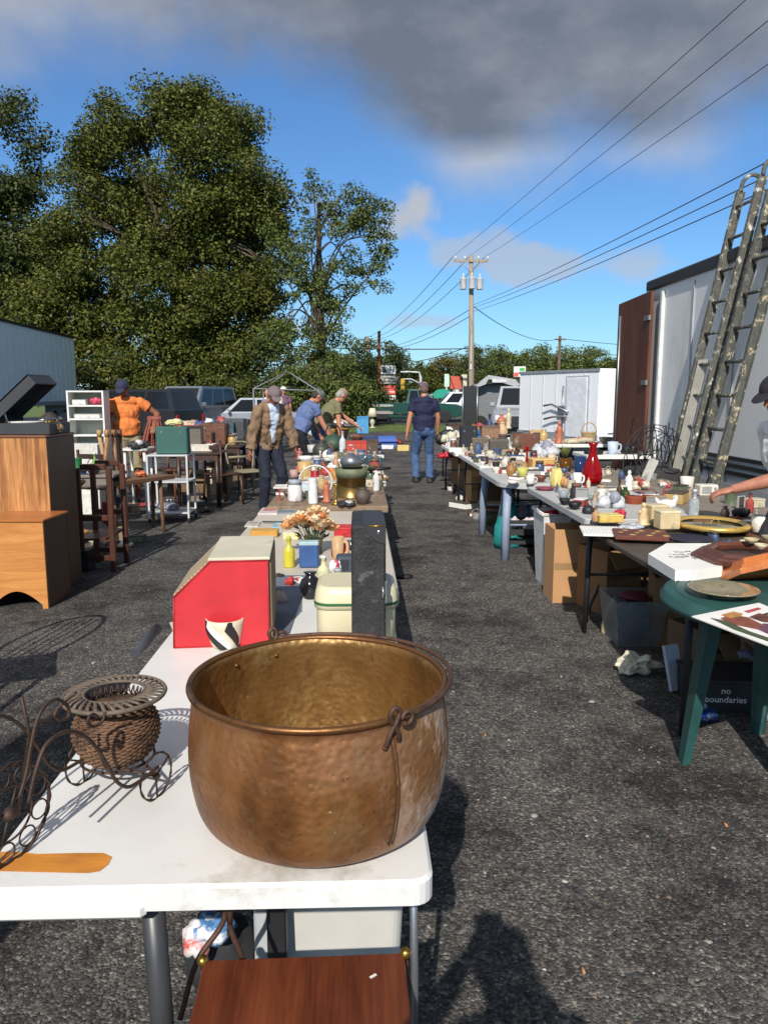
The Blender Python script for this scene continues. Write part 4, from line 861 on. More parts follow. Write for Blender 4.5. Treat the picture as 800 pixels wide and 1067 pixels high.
# ------------------------------------------------------------------ copper pot
def copper_mat(inner=False):
    m = bpy.data.materials.new('inner_brass' if inner else 'aged_copper'); m.use_nodes = True; nt = m.node_tree; N = nt.nodes; L = nt.links; b = N['Principled BSDF']
    tc = N.new('ShaderNodeTexCoord'); sep = N.new('ShaderNodeSeparateXYZ'); L.new(tc.outputs['Object'], sep.inputs[0])
    def noi(sc, d=7, r=.65, st=(1,1,1)):
        mp = N.new('ShaderNodeMapping'); mp.inputs['Scale'].default_value = st; L.new(tc.outputs['Object'], mp.inputs[0])
        v = N.new('ShaderNodeTexNoise'); v.inputs['Scale'].default_value = sc; v.inputs['Detail'].default_value = d; v.inputs['Roughness'].default_value = r; L.new(mp.outputs[0], v.inputs['Vector']); return v.outputs[0]
    cr = N.new('ShaderNodeValToRGB'); L.new(noi(7, st=(1,1,.45)), cr.inputs[0]); e = cr.color_ramp
    if inner: cols = ((.3, S(96,68,38)), (.5, S(134,98,54)), (.7, S(158,120,72)))
    else: cols = ((.3, S(96,62,36)), (.48, S(136,90,50)), (.62, S(156,110,66)), (.78, S(142,104,74)))
    e.elements[0].position = cols[0][0]; e.elements[0].color = cols[0][1]; e.elements[1].position = cols[-1][0]; e.elements[1].color = cols[-1][1]
    for p, c in cols[1:-1]: q = e.elements.new(p); q.color = c
    col = cr.outputs[0]
    def mixin(col, fac, c):
        x = N.new('ShaderNodeMix'); x.data_type = 'RGBA'; L.new(fac, x.inputs[0]); L.new(col, x.inputs[6]); x.inputs[7].default_value = c; return x.outputs[2]
    def rng_(v, a, b2, t=1.0):
        r = N.new('ShaderNodeMapRange'); r.inputs[1].default_value = a; r.inputs[2].default_value = b2; r.inputs[4].default_value = t; L.new(v, r.inputs[0]); return r.outputs[0]
    def mul(a, c):
        x = N.new('ShaderNodeMath'); x.operation = 'MULTIPLY'; L.new(a, x.inputs[0]); L.new(c, x.inputs[1]); return x.outputs[0]
    rough = None
    col = mixin(col, rng_(noi(22, st=(1,1,.5)), .54, .72, .55), S(84,52,30))
    if not inner:
        col = mixin(col, mul(rng_(sep.outputs[2], .16, .21), rng_(noi(5), .42, .6, .7)), S(158,112,84))        # rosy band under the rim
        w = mul(rng_(sep.outputs[0], .10, .2), rng_(noi(17, 9, .75, (1,1,.4)), .47, .6)); col = mixin(col, w, S(168,150,138))   # lime bloom on the right side
        w2 = mul(mul(rng_(sep.outputs[0], .12, .22), rng_(sep.outputs[2], .15, .05)), rng_(noi(14, 9, .8), .4, .55)); col = mixin(col, w2, S(170,156,150))
        ws = N.new('ShaderNodeMath'); ws.operation = 'ADD'; L.new(w, ws.inputs[0]); L.new(w2, ws.inputs[1]); rough = ws.outputs[0]
    col = mixin(col, rng_(noi(11, 9, .75, (1,1,.8)), .52, .66, .5), S(150,128,92) if not inner else S(176,150,100)); col = mixin(col, rng_(noi(26, 9, .8, (1,1,.25)), .56, .7, .45), S(96,58,36))
    col = mixin(col, rng_(noi(60, 3), .68, .74, .8), S(60,38,24)); col = mixin(col, rng_(noi(75, 3), .71, .75, .7), S(205,185,150))
    L.new(col, b.inputs['Base Color'])
    mt = N.new('ShaderNodeMath'); mt.operation = 'SUBTRACT'; mt.use_clamp = True; mt.inputs[0].default_value = .5
    if rough is not None: L.new(rough, mt.inputs[1])
    else: mt.inputs[1].default_value = 0
    L.new(mt.outputs[0], b.inputs['Metallic'])
    rr = rng_(noi(9), .3, .7, .52); rr.node.inputs[3].default_value = .36; L.new(rr, b.inputs['Roughness'])
    vo = N.new('ShaderNodeTexVoronoi'); vo.inputs['Scale'].default_value = 78; vo.feature = 'SMOOTH_F1'; L.new(tc.outputs['Object'], vo.inputs['Vector'])
    ad = N.new('ShaderNodeMath'); ad.operation = 'MULTIPLY_ADD'; L.new(noi(18, 5), ad.inputs[0]); ad.inputs[1].default_value = .9; L.new(vo.outputs['Distance'], ad.inputs[2])
    bp = N.new('ShaderNodeBump'); bp.inputs['Strength'].default_value = .7; bp.inputs['Distance'].default_value = .003; L.new(ad.outputs[0], bp.inputs['Height']); L.new(bp.outputs[0], b.inputs['Normal'])
    return m
hp = .275; fr_ = G(330, 757, TZ+hp); bk = G(330, 667, TZ+hp); pc = Vector((G(331, 712, TZ+hp).x, (fr_.y+bk.y)/2, TZ)); pr = .985*(462-197)/2*mpp(Vector((pc.x, pc.y, TZ+hp)))
PC = pc
pot = thing('copper_pot', (pc.x, pc.y, TZ), 'large round hammered copper cauldron at the front of the white table', 'pot')
prof = [(0,.002),(.12,.001),(pr*.70,.003),(pr*.875,.016),(pr*.965,.045),(pr*1.012,.095),(pr*1.03,.15),(pr*1.022,.195),(pr*1.0,.235),(pr*.985,.258),(pr*1.0,.27),(pr*1.005,hp)]
def dens(pf, k=5): return [(max(p[0], 0), p[1]) for p in [(q.x, q.y) for q in spline([(a, b, 0) for a, b in pf], k)]]
k = MB(); vs = dens(prof); k.lathe(vs, 120, ruf=.012, seed=4); k.f = k.f[:-1]; k.mi = k.mi[:-1]; k.sm = k.sm[:-1]; body = k.build('body', copper_mat(), pot)
ip = [(r-.004 if r > .01 else 0, z+.004) for r, z in prof[:-1]] + [(pr*1.0-.004, hp)]
k = MB(); vs = []; ipd = dens(ip); k.lathe(ipd[::-1], 120, ruf=.012, seed=4); k.f = [f for f in k.f if len(f) == 4]; k.mi = [0]*len(k.f); k.sm = [True]*len(k.f); k.build('inner_wall', copper_mat(True), pot)
rimm = mat(S(122,84,50), .42, .7, var=.25, scale=20, alt=S(70,48,32), altt=.58, name='dull_rim', bump=.2)
k = MB(); n = 140; k.tube([((pr*1.0)*math.cos(a), (pr*1.0)*math.sin(a), hp+.0005*math.sin(5*a)) for a in [2*math.pi*i/n for i in range(n)]], .0062, 10, True); k.build('rim', rimm, pot)
IRON = mat(S(92,66,54), .62, .45, var=.3, scale=25, alt=S(58,42,36), altt=.55, bump=.4, bscale=120, name='rusty_iron_wire')
def onrim(px, py):
    q = G(px, py, TZ+hp) - pc; return math.atan2(q.y, q.x)
aF = onrim(403, 748); aB = onrim(286, 668)
k = MB(); st = aF+.05; en = aB-.04; pts = []
for i in range(61):
    a = st + (en-st)*i/60; rr = pr*1.0+.012+.003*math.sin(3*a); pts.append((rr*math.cos(a), rr*math.sin(a), hp+.004+.003*math.sin(i/60*math.pi)))
k.tube(pts, .0046, 8)
for a in (st, en):
    c = Vector(((pr+.012)*math.cos(a), (pr+.012)*math.sin(a), hp+.004)); tdir = Vector((-math.sin(a), math.cos(a), 0)); up = Vector((0,0,1)); sg = -1 if a == st else 1
    k.tube([c + tdir*sg*(-.011+.011*math.cos(q)) + up*.011*math.sin(q)*1.0 + Vector((math.cos(a), math.sin(a), 0))*.003 for q in [2*math.pi*i/14*.9 for i in range(15)]], .0042, 7)
k.build('handle', IRON, pot)
for a in (aF, aB):
    k = MB(); o = Vector((math.cos(a), math.sin(a), 0)); td = Vector((-math.sin(a), math.cos(a), 0)); up = Vector((0,0,1))
    R0 = pr*1.0
    P = lambda u, v, w: o*(R0+v) + td*u + up*w
    k.tube(spline([P(-.012,.004,hp-.042), P(-.008,.009,hp-.02), P(.004,.012,hp+.002), P(.009,.012,hp+.018), P(0,.013,hp+.026), P(-.009,.012,hp+.016), P(-.003,.01,hp-.002), P(.008,.009,hp-.018), P(.014,.004,hp-.034)], 5), .0045, 8)
    k.ball(P(-.013,.002,hp-.044), .0058, n=8); k.ball(P(.015,.002,hp-.036), .0058, n=8); k.build('handle_lug', IRON, pot)
k = MB(); aS = aF-.01
pts = [((r+.0015)*math.cos(aS+.03*math.sin(z*12)), (r+.0015)*math.sin(aS+.03*math.sin(z*12)), z) for r, z in dens(prof) if .04 < z < hp-.02 and r > .1]
k.tube(pts, .0024, 6, flat=.6); k.tube([(x*math.cos(.03)-y*math.sin(.03), x*math.sin(.03)+y*math.cos(.03), z) for x, y, z in pts], .0012, 5); k.build('seam', mat(S(84,62,42), .6, .3, name='dark_seam', alt=S(150,130,110), altt=.6), pot)
k = MB()
for i in range(16):
    if i % 8 < 2:
        a = aB + i*.42; k.ball(((pr-.006)*math.cos(a), (pr-.006)*math.sin(a), hp-.03), (.005,.005,.005), n=8)
k.build('rivet', rimm, pot)

# ------------------------------------------------------------------ wicker basket on an iron tricycle stand
WICK = mat(S(110,82,62), .75, var=.35, scale=26, alt=S(66,46,36), altt=.5, name='wicker', bump=.4, bscale=90)
WICK2 = mat(S(104,92,80), .75, var=.3, scale=26, alt=S(66,56,50), altt=.55, name='grey_wicker')
TW_ = mat(S(70,54,46), .6, .35, var=.3, scale=30, alt=S(40,32,30), altt=.55, name='bronzed_iron', bump=.3)
wr = G(164, 831, TZ); wl = G(88, 815, TZ); wf = G(14, 897, TZ); mid = (wr+wl)/2; dv = (wf-mid); dv.z = 0; dv.normalize(); ax = Vector((-dv.y, dv.x, 0))
BX = thing('plant_stand', (mid.x, mid.y, TZ), 'brown wicker basket on a small scrolled iron tricycle stand at the table corner', 'plant stand')
def twisted_ring(k, c, u, w, R_, r):
    n = int(90*R_/.1)
    for ph in (0, math.pi):
        k.tube([c + u*((R_ + r*.8*math.cos(i*.9+ph))*math.cos(2*math.pi*i/n)) + w*((R_ + r*.8*math.cos(i*.9+ph))*math.sin(2*math.pi*i/n)) + u.cross(w)*r*.8*math.sin(i*.9+ph) for i in range(n)], r, 5, True)
UP = Vector((0,0,1))
def iron_wheel(c, R_, inner, name='wheel'):
    k = MB(); twisted_ring(k, c, dv, UP, R_, R_*.022+.0006)
    if inner:
        k.tube([c + dv*R_*.55*math.cos(a) + UP*R_*.55*math.sin(a) for a in [2*math.pi*i/36 for i in range(36)]], .0022, 5, True)
        for j in range(9):
            a = 2*math.pi*j/9; cc = c + dv*R_*.77*math.cos(a) + UP*R_*.77*math.sin(a); k.tube([cc + dv*R_*.2*math.cos(q) + UP*R_*.2*math.sin(q) for q in [2*math.pi*i/16 for i in range(16)]], .0017, 5, True)
        for j in range(4):
            a = 2*math.pi*j/4+.4; k.tube([c, c + dv*R_*.55*math.cos(a) + UP*R_*.55*math.sin(a)], .0022, 5)
        k.ball(c, (.012,.014,.012), n=10)
    else:
        for j in range(3): a = 2*math.pi*j/3+.5; k.tube([c, c + dv*R_*math.cos(a) + UP*R_*math.sin(a)], .0022, 5)
        k.ball(c, .008, n=8)
    o = k.build(name, TW_, BX); return o
rb = .047; rf = .088
o0 = Vector((mid.x, mid.y, 0))
def loc(v): return Vector((v.x-mid.x, v.y-mid.y, v.z-TZ))
iron_wheel(loc(wr)+UP*rb, rb, False); iron_wheel(loc(wl)+UP*rb, rb, False)
cf = loc(wf)+UP*rf; iron_wheel(cf+ax*.022*0, rf, True)
bc = loc(G(122, 762, TZ+.10)); bc.z = 0
k = MB(); bprof = [(.0,.038),(.045,.040),(.068,.055),(.083,.082),(.088,.108),(.082,.134),(.068,.152),(.060,.160)]
# woven body: rows of over-under strands round the profile
pd = dens(bprof, 4); k.lathe([(r*.965, z) for r, z in pd], 40, M=TM(bc))
rows = [p for p in pd if p[1] > .042]
for i in range(24):
    z = .043 + (.158-.043)*i/23; r = np.interp(z, [p[1] for p in rows], [p[0] for p in rows]); n = 96
    k.tube([bc + Vector(((r+.0022*math.sin(j*math.pi/2.0+i*math.pi))*math.cos(2*math.pi*j/n), (r+.0022*math.sin(j*math.pi/2.0+i*math.pi))*math.sin(2*math.pi*j/n), z+.0006*math.sin(j*1.3+i))) for j in range(n)], .0027, 4, True)
k.build('basket', WICK, BX)
k = MB()
for j in range(30):
    a = 2*math.pi*j/30; q = [bc + Vector((r_*math.cos(a+sh), r_*math.sin(a+sh), z)) for r_, z, sh in ((.060,.158,0),(.056,.170,.05),(.060,.182,.1))]; k.tube(q, .0017, 4)
    q = [bc + Vector((r_*math.cos(a-sh), r_*math.sin(a-sh), z)) for r_, z, sh in ((.060,.158,0),(.056,.170,.05),(.060,.182,.1))]; k.tube(q, .0017, 4)
k.build('open_neck', TW_, BX)
k = MB()
zc = .188
for rr_ in (.062, .103):
    k.tube([bc + Vector((rr_*math.cos(a), rr_*math.sin(a), zc - (.004 if rr_ > .1 else 0))) for a in [2*math.pi*i/60 for i in range(60)]], .0048 if rr_ > .1 else .0036, 7, True)
for j in range(34):
    a = 2*math.pi*j/34; k.tube([bc + Vector((r_*math.cos(a+s_), r_*math.sin(a+s_), z)) for r_, s_, z in ((.061,0,zc),(.075,.07,zc+.003),(.09,.16,zc+.001),(.103,.24,zc-.004))], .0042, 5, flat=.6)
k.build('basket_rim', WICK2, BX)
k = MB()
for j in range(10):
    a = 2*math.pi*j/10; cc = bc + Vector((.05*math.cos(a), .05*math.sin(a), .155)); tv = Vector((-math.sin(a), math.cos(a), 0)); k.tube([cc + tv*.013*math.cos(q) + UP*.018*math.sin(q) for q in [2*math.pi*i/14 for i in range(14)]], .0014, 4, True)
k.build('inner_ring_liner', TW_, BX)
# scrolled frame, near side traced in the vertical plane of the near wheels, far side the same scroll shifted along the axle
def onplane(px, py, p0):
    a, b, c = ray(px, py); nrm = ax; o = Vector((0,0,EYE)); d = Vector((a,b,c)); t_ = (p0-o).dot(nrm)/d.dot(nrm); return o+d*t_
nearp = wr + ax*.008 + UP*.05
if abs(ax.dot(Vector((0,1,0)))) < .05: nearp = wr
sc1 = [(60,766),(74,762),(88,767),(100,778),(111,795),(121,813),(133,820),(147,813),(165,799)]
sc2 = [(33,836),(40,812),(45,784),(51,756),(60,738),(72,731),(83,738),(84,749),(76,753),(70,748),(73,742)]
far = (wl-wr).dot(ax)
def fr(pxs, r, sh, pl): return spline([loc(onplane(x, y, pl)) + ax*sh for x, y in pxs], 5)
k = MB()
full = [(30,838),(36,810),(46,780),(60,766)]+sc1[1:]
k.tube(fr(full, 0, 0, nearp), .0036, 7); k.tube(fr(sc2, 0, far*.15, nearp), .0033, 7)
k.tube(fr(full, 0, far*.92, nearp), .0036, 7); k.tube(fr([(110,742),(106,753),(96,757),(92,750),(97,744),(102,747)], 0, -.0, nearp), .003, 6)
k.tube([loc(wr)+UP*rb, loc(wl)+UP*rb], .003, 6); k.tube([bc+UP*.05+ax*.06, loc(wr)+UP*rb], .003, 6)
q0 = loc(onplane(28, 724, nearp+ax*far*.3)); q1 = cf+UP*.0; k.tube([q0+dv*.01, q0-UP*.07, q1+ax*.02], .003, 6)
k.tube(spline([q0-UP*.045, q0-UP*.055-dv*.03+ax*.01, q0-UP*.05-dv*.06, q0-UP*.02-dv*.08+ax*.03], 5), .003, 6)
k.tube([bc + Vector((.075*math.cos(a), .075*math.sin(a), .044)) for a in [2*math.pi*i/30 for i in range(30)]], .003, 6, True)
k.build('scroll_frame', TW_, BX)

# ------------------------------------------------------------------ things on the first table
RED = mat(S(204,44,54,.86), .5, var=.14, scale=9, alt=S(160,44,50,.85), altt=.6, name='faded_red_paint', bump=.1)
yb_ = G(230, 674, TZ).y; X = lambda px: D(px, 640, yb_).x; Z = lambda py: D(230, py, yb_).z-TZ
poly = [(X(180),0),(X(280.5),0),(X(280.5),Z(584)),(X(221),Z(584)),(X(182),Z(621))]
bb = thing('breadbox', (X(230), yb_, TZ), 'slant front breadbox with a bright red end panel behind the pot', 'breadbox'); s0 = X(230)
dep = G(285, 561, TZ+Z(584)).y - yb_
P_ = [(a-s0, b) for a, b in poly]
k = MB(); k.prism(P_, 0, .014, axis='y'); k.build('side_panel', RED, bb); bb.rotation_euler.z = math.radians(4); k = MB(); k.prism(P_, dep-.014, dep, axis='y'); k.build('side_panel', RED, bb)
k = MB(); cyc = P_+[P_[0]]
for (xa,za),(xb,zb) in zip(cyc, cyc[1:]): k.tube([(xa*.985,-.001,za*.985+.002),(xb*.985,-.001,zb*.985+.002)], .0028, 5)
k.build('panel_beading', mat(S(176,40,48,.86), .5, var=.2, scale=20, alt=S(120,60,50), altt=.62, name='worn_red_edge'), bb)
pv = mat(S(212,206,184,.9), .6, var=.08, scale=5, alt=S(178,166,140,.85), altt=.6, name='worn_cream_wood')
MB().box(((P_[2][0]+P_[3][0])/2, dep/2, P_[2][1]+.004), (P_[2][0]-P_[3][0]+.012, dep+.006, .01), bev=.002).build('top_board', pv, bb)
v = Vector((P_[4][0]-P_[3][0], 0, P_[4][1]-P_[3][1])); L_ = v.length; an = math.atan2(-v.z, v.x)
k = MB(); M_ = Matrix.Translation((P_[3][0], 0, P_[3][1]+.004)) @ Matrix.Rotation(an, 4, 'Y'); n = 11
for i in range(n): k.box((L_*(i+.5)/n, dep/2, .002), (L_/n*.86, dep-.0, .009), M=M_, bev=.002)
k.build('tambour_lid', mat(S(176,158,128,.85), .65, var=.15, name='tambour_slats'), bb)
MB().box((P_[2][0]+.004, dep/2, P_[2][1]/2), (.008, dep-.03, P_[2][1]-.01)).build('back_board', mat(S(120,104,80), .7, name='raw_wood'), bb)
MB().box((0, dep/2, .004), (P_[1][0]-P_[0][0]-.01, dep-.03, .008)).build('bottom_board', pv, bb)
o = MB().box((0,0,.003), (.09,.16,.006), bev=.002).build('picture_frame', pv, None, (X(176)+.005, yb_+.2, TZ+.001), .35); tag(o, 'thin wooden panel lying flat left of the breadbox', 'board')

# black and white ribbon mug in front of the breadbox
c = G(236, 672, TZ); s = mpp(c)
mg = thing('mug', (c.x, c.y-.01, TZ), 'cream mug wrapped in black and white ribbon before the red breadbox', 'mug')
k = MB(); k.M = Matrix.Diagonal((1,1,1.45,1)); k.lathe([(.0,0),(13*s,.001),(15*s,.008),(19*s,.055),(19.5*s,.066),(18*s,.066),(17*s,.058),(13*s,.008),(0,.006)], 32); k.build('body', mat(S(225,215,190,.9), .5, name='cream_glaze'), mg)
def band(a0, a1, w, m, nm, off):
    k = MB(); k.M = Matrix.Diagonal((1,1,1.45,1)); vs = []; n = 18
    for i in range(n+1):
        a = a0+(a1-a0)*i/n; z = .062-.060*i/n; r = np.interp(z, [0,.01,.055,.066], [13*s,15*s,19*s,19.5*s])+off
        for dz in (-w/2, w/2): vs.append((r*math.cos(a+dz*6), r*math.sin(a+dz*6), max(.002, min(.066, z+dz))))
    k.add(vs, [[2*i, 2*i+1, 2*i+3, 2*i+2] for i in range(n)], smooth=True); k.build(nm, m, mg)
band(-2.9, -1.25, .032, BLACK, 'black_ribbon', .0022); band(-2.55, -.85, .022, PAPER, 'white_ribbon', .0012); band(-1.35, -.25, .03, BLACK, 'black_ribbon', .003)
k = MB()

# cream canister with a green band
CREAM = mat(S(222,214,180,.88), .42, var=.05, scale=5, alt=S(190,178,140,.85), altt=.62, name='cream_enamel')
yc_ = Yf+1.83-.62
a = D(327, 655, yc_); b = D(415, 655, yc_); wd = b.x-a.x; zt = D(370, 613, yc_).z-TZ; dd = .24
cn = thing('canister', ((a.x+b.x)/2, yc_+dd/2, TZ), 'big cream enamel tin with a green stripe and domed lid, right of the breadbox', 'tin')
def slab(k, w, d, z0, z1, r, mi=0, top=0):
    p = rrect(w, d, r, 6); n = len(p)
    if top: L2 = [(z0, 1), (z1-top, 1), (z1-top*.45, .975), (z1-top*.12, .93), (z1, .86)]
    else: L2 = [(z0, 1), (z1, 1)]
    vs = [(x*f, y*f, z) for z, f in L2 for x, y in p]
    k.add(vs, [list(range(n))[::-1]] + [[l*n+j, l*n+(j+1) % n, (l+1)*n+(j+1) % n, (l+1)*n+j] for l in range(len(L2)-1) for j in range(n)], mi, True)
    k.add([(x*L2[-1][1], y*L2[-1][1], z1) for x, y in p], [list(range(n))], mi, False)
k = MB(); slab(k, wd*.95, dd*.95, 0, zt*.66, .05); k.build('body', CREAM, cn)
k = MB(); slab(k, wd, dd, zt*.64, zt, .055, top=.05); k.build('lid', CREAM, cn)
k = MB(); slab(k, wd*1.012, dd*1.012, zt*.70, zt*.745, .056); k.build('green_band', mat(S(50,110,66), .45, name='green_stripe'), cn)
# tall narrow black instrument case
yk = yc_-.10
a = D(366, 600, yk); b = D(402, 600, yk); zt = D(380, 548, yk).z-TZ; dk = max(.09, (G(380, 530, TZ+zt).y-yk)*.9)
LEATH = mat((.022,.022,.024), .55, var=.5, scale=35, bump=.8, bscale=110, bdist=.003, alt=(.12,.11,.10), altt=.60, name='worn_black_leatherette')
kc = thing('instrument_case', ((a.x+b.x)/2, yk+dk/2, TZ), 'tall narrow black leatherette case standing upright behind the pot', 'case')
MB().box((0,0,zt/2), (b.x-a.x, dk, zt), bev=.006).build('body', LEATH, kc)
w_ = (b.x-a.x)
k = MB(); k.prism([(w_/2,zt-.002),(w_/2-.062,zt-.002),(w_/2-.05,zt-.03),(w_/2-.02,zt-.052),(w_/2,zt-.055)], -dk/2-.003, -dk/2, axis='y'); k.box((.015,0,zt+.001), (w_*.6,dk*.9,.003)); cp = k.build('corner_guard', mat((.03,.03,.032), .5, name='black_leather'), kc)
MB().ball((w_/2-.022,-dk/2-.004,zt-.018), (.006,.003,.006), n=10).build('rivet', CHROME, cp)
MB().tube([(-w_/2+.05,-dk/2-.002,zt),(w_/2,-dk/2-.002,zt)], .0025, 5).build('metal_edge', BRASS, kc)
k = MB(); k.box((w_/2+.001,-dk/2+.01,zt*.5), (.01,.02,.07), bev=.003); k.tube([(w_/2-.01,-dk/2-.004,zt*.55),(w_/2-.008,-dk/2-.01,zt*.5),(w_/2-.01,-dk/2-.004,zt*.46)], .004, 6); k.build('latch', STEEL, kc)
# dark blue cloth + paper near breadbox
k = MB(); P4 = [G(282,660,TZ+.003), G(283,600,TZ+.003), G(322,600,TZ+.003), G(300,665,TZ+.003)]; o = P4[0]
k.add([p-o for p in P4] + [p-o+Vector((0,0,.003)) for p in P4], [(0,1,2,3),(4,5,6,7),(0,1,5,4),(1,2,6,5),(2,3,7,6),(3,0,4,7)]); tag(k.build('folded_cloth', mat(S(104,112,128,.9), .8, var=.1, name='slate_cloth', bump=.4, bscale=60), None, o), 'slate blue cloth lying flat between the breadbox and the cream tin', 'cloth')

# ------------------------------------------------------------------ below and in front of the first table
SEATW = wood(S(84,40,24), S(124,66,40), 'Y', 16, .42, name='mahogany', coat=.35)
zs = .47; ch = [G(212,1000,zs), G(422,992,zs)]; ang = math.atan2(ch[1].y-ch[0].y, ch[1].x-ch[0].x); w = (ch[1]-ch[0]).length; cc = (ch[0]+ch[1])/2
st = thing('wooden_stool', (cc.x, cc.y, 0), 'reddish brown square wooden seat with brass balls on iron legs in the foreground', 'stool', ang)
MB().box((0,-.17,zs-.012), (w*.99,.34,.024), bev=.003).build('seat', SEATW, st)
for x in (-w/2, w/2):
    for y in (0, -.34):
        MB().tube([(x, y, zs-.02), (x*1.04, y-.0, .25), (x*1.1, y, 0)], .007, 7).build('leg', IRON, st)
        b_ = MB().ball((x*1.0, y-.005, zs+.002), .0115, n=14).build('brass_ball', BRASS, st)
k = MB(); k.box((w/2-.065,-.06,zs+.001), (.014,.005,.001), rz=.6); k.build('paint_fleck', PAPER, st)
q0 = G(235, 935, .72); q0 = Vector((q0.x, 1.42, .70)) 
k = MB(); a = D(236, 930, 1.40); b1 = D(232, 962, 1.40); b2 = D(205, 1003, 1.37); b3 = D(188, 1062, 1.34)
k.tube(spline([a, b1, b2, b3], 5), .006, 6); a = D(242, 930, 1.41); k.tube(spline([a, D(240,965,1.41), D(252,996,1.41), D(262,1030,1.41)], 5), .006, 6); k.tube([D(240,962,1.40), D(240,950,1.40), D(239,930,1.40)], .006, 6)
cv = a.copy(); o = k.build('iron_rods', IRON); tag(o, 'bent iron rods of a folding stand leaning under the table edge', 'metal stand')
# white bin under the table
yt = 1.72; a = D(262, 950, yt); b = D(421, 950, yt); zt = D(340, 938, yt).z + .03
wb = thing('storage_bin', ((a.x+b.x)/2, yt+.2, 0), 'white plastic storage bin on the gravel under the front table', 'bin')
w = b.x-a.x; k = MB(); p0 = rrect(w*.92, .37, .03); p1 = rrect(w, .42, .035); n = len(p0)
k.add([(x,y,.002) for x,y in p0]+[(x,y,zt-.03) for x,y in p1], [list(range(n))[::-1]]+[[j,(j+1)%n,n+(j+1)%n,n+j] for j in range(n)]); k.build('tub', mat(S(215,212,205,.85), .5, var=.04, name='bin_plastic'), wb)
k = MB(); slab(k, w*1.03, .44, zt-.03, zt, .04); k.build('lid', WHITE, wb)
MB().box((-w/2+.04,-.225,zt*.5), (.06,.02,zt*.9), bev=.006).build('side_strip', mat((.4,.42,.44), .5, name='grey_strip'), wb)
o = MB().box((0,0,.33), (.045,.045,.66), bev=.004).build('dark_post', DARKMETAL, None, D(289, 960, 1.66)*1); o.location.z = 0; tag(o, 'dark square steel post standing before the white bin under the table', 'post')
# bag with printed lining
bagm = mat((.025,.026,.03), .8, name='black_canvas'); c = D(226, 985, 1.78)
bg = thing('shopping_bag', (c.x, 1.85, 0), 'black bag with a blue, white and red printed scarf spilling out beneath the table', 'bag')
k = MB(); k.ball((0,0,.09), (.09,.08,.12), ruf=.35, seed=2, n=20); k.build('body', bagm, bg)
k = MB(); k.ball((.0,-.10,.235), (.045,.035,.035), ruf=.7, seed=5, n=18); k.build('blue_scarf', mat(S(70,120,170), .8, var=.3, scale=40, alt=S(225,225,230), altt=.5, name='blue_print'), bg)
k = MB(); k.ball((-.045,-.10,.20), (.028,.03,.05), ruf=.7, seed=7, n=18); k.build('red_scarf', mat(S(220,215,215), .8, var=.1, scale=40, alt=S(214,90,80), altt=.5, name='red_print'), bg)
# cylinder beside the left table edge
c = G(150, 672, TZ); k = MB(); k.tube([G(141,681,TZ+.016), G(164,655,TZ+.016)], .016, 12); tag(k.build('roller_tube', mat((.05,.055,.07), .6, name='dark_tube')), 'dark blue grey tube lying along the left edge of the white table', 'tube')
# ------------------------------------------------------------------ people
def blob(name, parts, vox, mats, parent=None, smooth=4, wr=0, wsc=9, pick=None, seed=0):
    """parts: capsules ('c',p0,p1,r0,r1), ellipsoids ('e',c,(rx,ry,rz)[,R]), flat-ended cones ('k',p0,p1,r0,r1,flat); fused into one skin"""
    k = MB()
    for q in parts:
        if q[0] == 'c':
            p0, p1 = Vector(q[1]), Vector(q[2]); d = p1-p0
            n = max(2, int(d.length/(min(q[3], q[4])*.6+.004))); fl = q[5] if len(q) > 5 else 1
            k.tube([p0 - d.normalized()*q[3]*.55, *[p0.lerp(p1, i/n) for i in range(n+1)], p1 + d.normalized()*q[4]*.55], [q[3]*.75, *[q[3]+(q[4]-q[3])*i/n for i in range(n+1)], q[4]*.75], 14, flat=fl)
        elif q[0] == 'k':
            a_, b_ = Vector(q[1]), Vector(q[2]); d = b_-a_; L_ = d.length; d.normalize(); xv = Vector((1,0,0))-d*d.x
            if len(q) > 5 and xv.length > .3:
                xv.normalize(); yv = d.cross(xv); k.lathe([(q[3],0),(q[4],L_)], 20, M=Matrix.Translation(a_) @ Matrix((xv, yv, d)).transposed().to_4x4(), sy=q[5])
            else: k.tube([a_, b_], [q[3], q[4]], 18)
        else:
            R_ = q[3] if len(q) > 3 else Matrix.Identity(3); k.ball((0,0,0), q[2], n=18, M=Matrix.Translation(Vector(q[1])) @ R_.to_4x4())
    o = k.build(name, mats, parent)
    m = o.modifiers.new('r', 'REMESH'); m.mode = 'VOXEL'; m.voxel_size = vox; m.use_smooth_shade = True
    s_ = o.modifiers.new('s', 'SMOOTH'); s_.iterations = smooth; s_.factor = .5
    bpy.context.view_layer.update()
    me = bpy.data.meshes.new_from_object(o.evaluated_get(bpy.context.evaluated_depsgraph_get())); o.modifiers.clear(); o.data = me; me.name = name
    n = len(me.vertices); co = np.empty(n*3, np.float32); me.vertices.foreach_get('co', co); co = co.reshape(-1, 3)
    if wr:
        nr = np.empty(n*3, np.float32); me.vertices.foreach_get('normal', nr); nr = nr.reshape(-1, 3)
        f = np.array([noise.noise(Vector((c[0]*wsc+seed, c[1]*wsc, c[2]*wsc*.9))) + .6*abs(noise.noise(Vector((c[0]*wsc*2.1+seed, c[1]*wsc*2.1, c[2]*wsc*1.2)))) - .15 for c in co], np.float32)
        co = co + nr*f[:, None]*wr; me.vertices.foreach_set('co', co.ravel()); me.update()
    if pick:
        me.materials.clear()
        for mm in mats: me.materials.append(mm)
        mi = np.array([pick(Vector(p.center)) for p in me.polygons], np.int32); me.polygons.foreach_set('material_index', mi)
    me.polygons.foreach_set('use_smooth', [True]*len(me.polygons)); me.update()
    return o
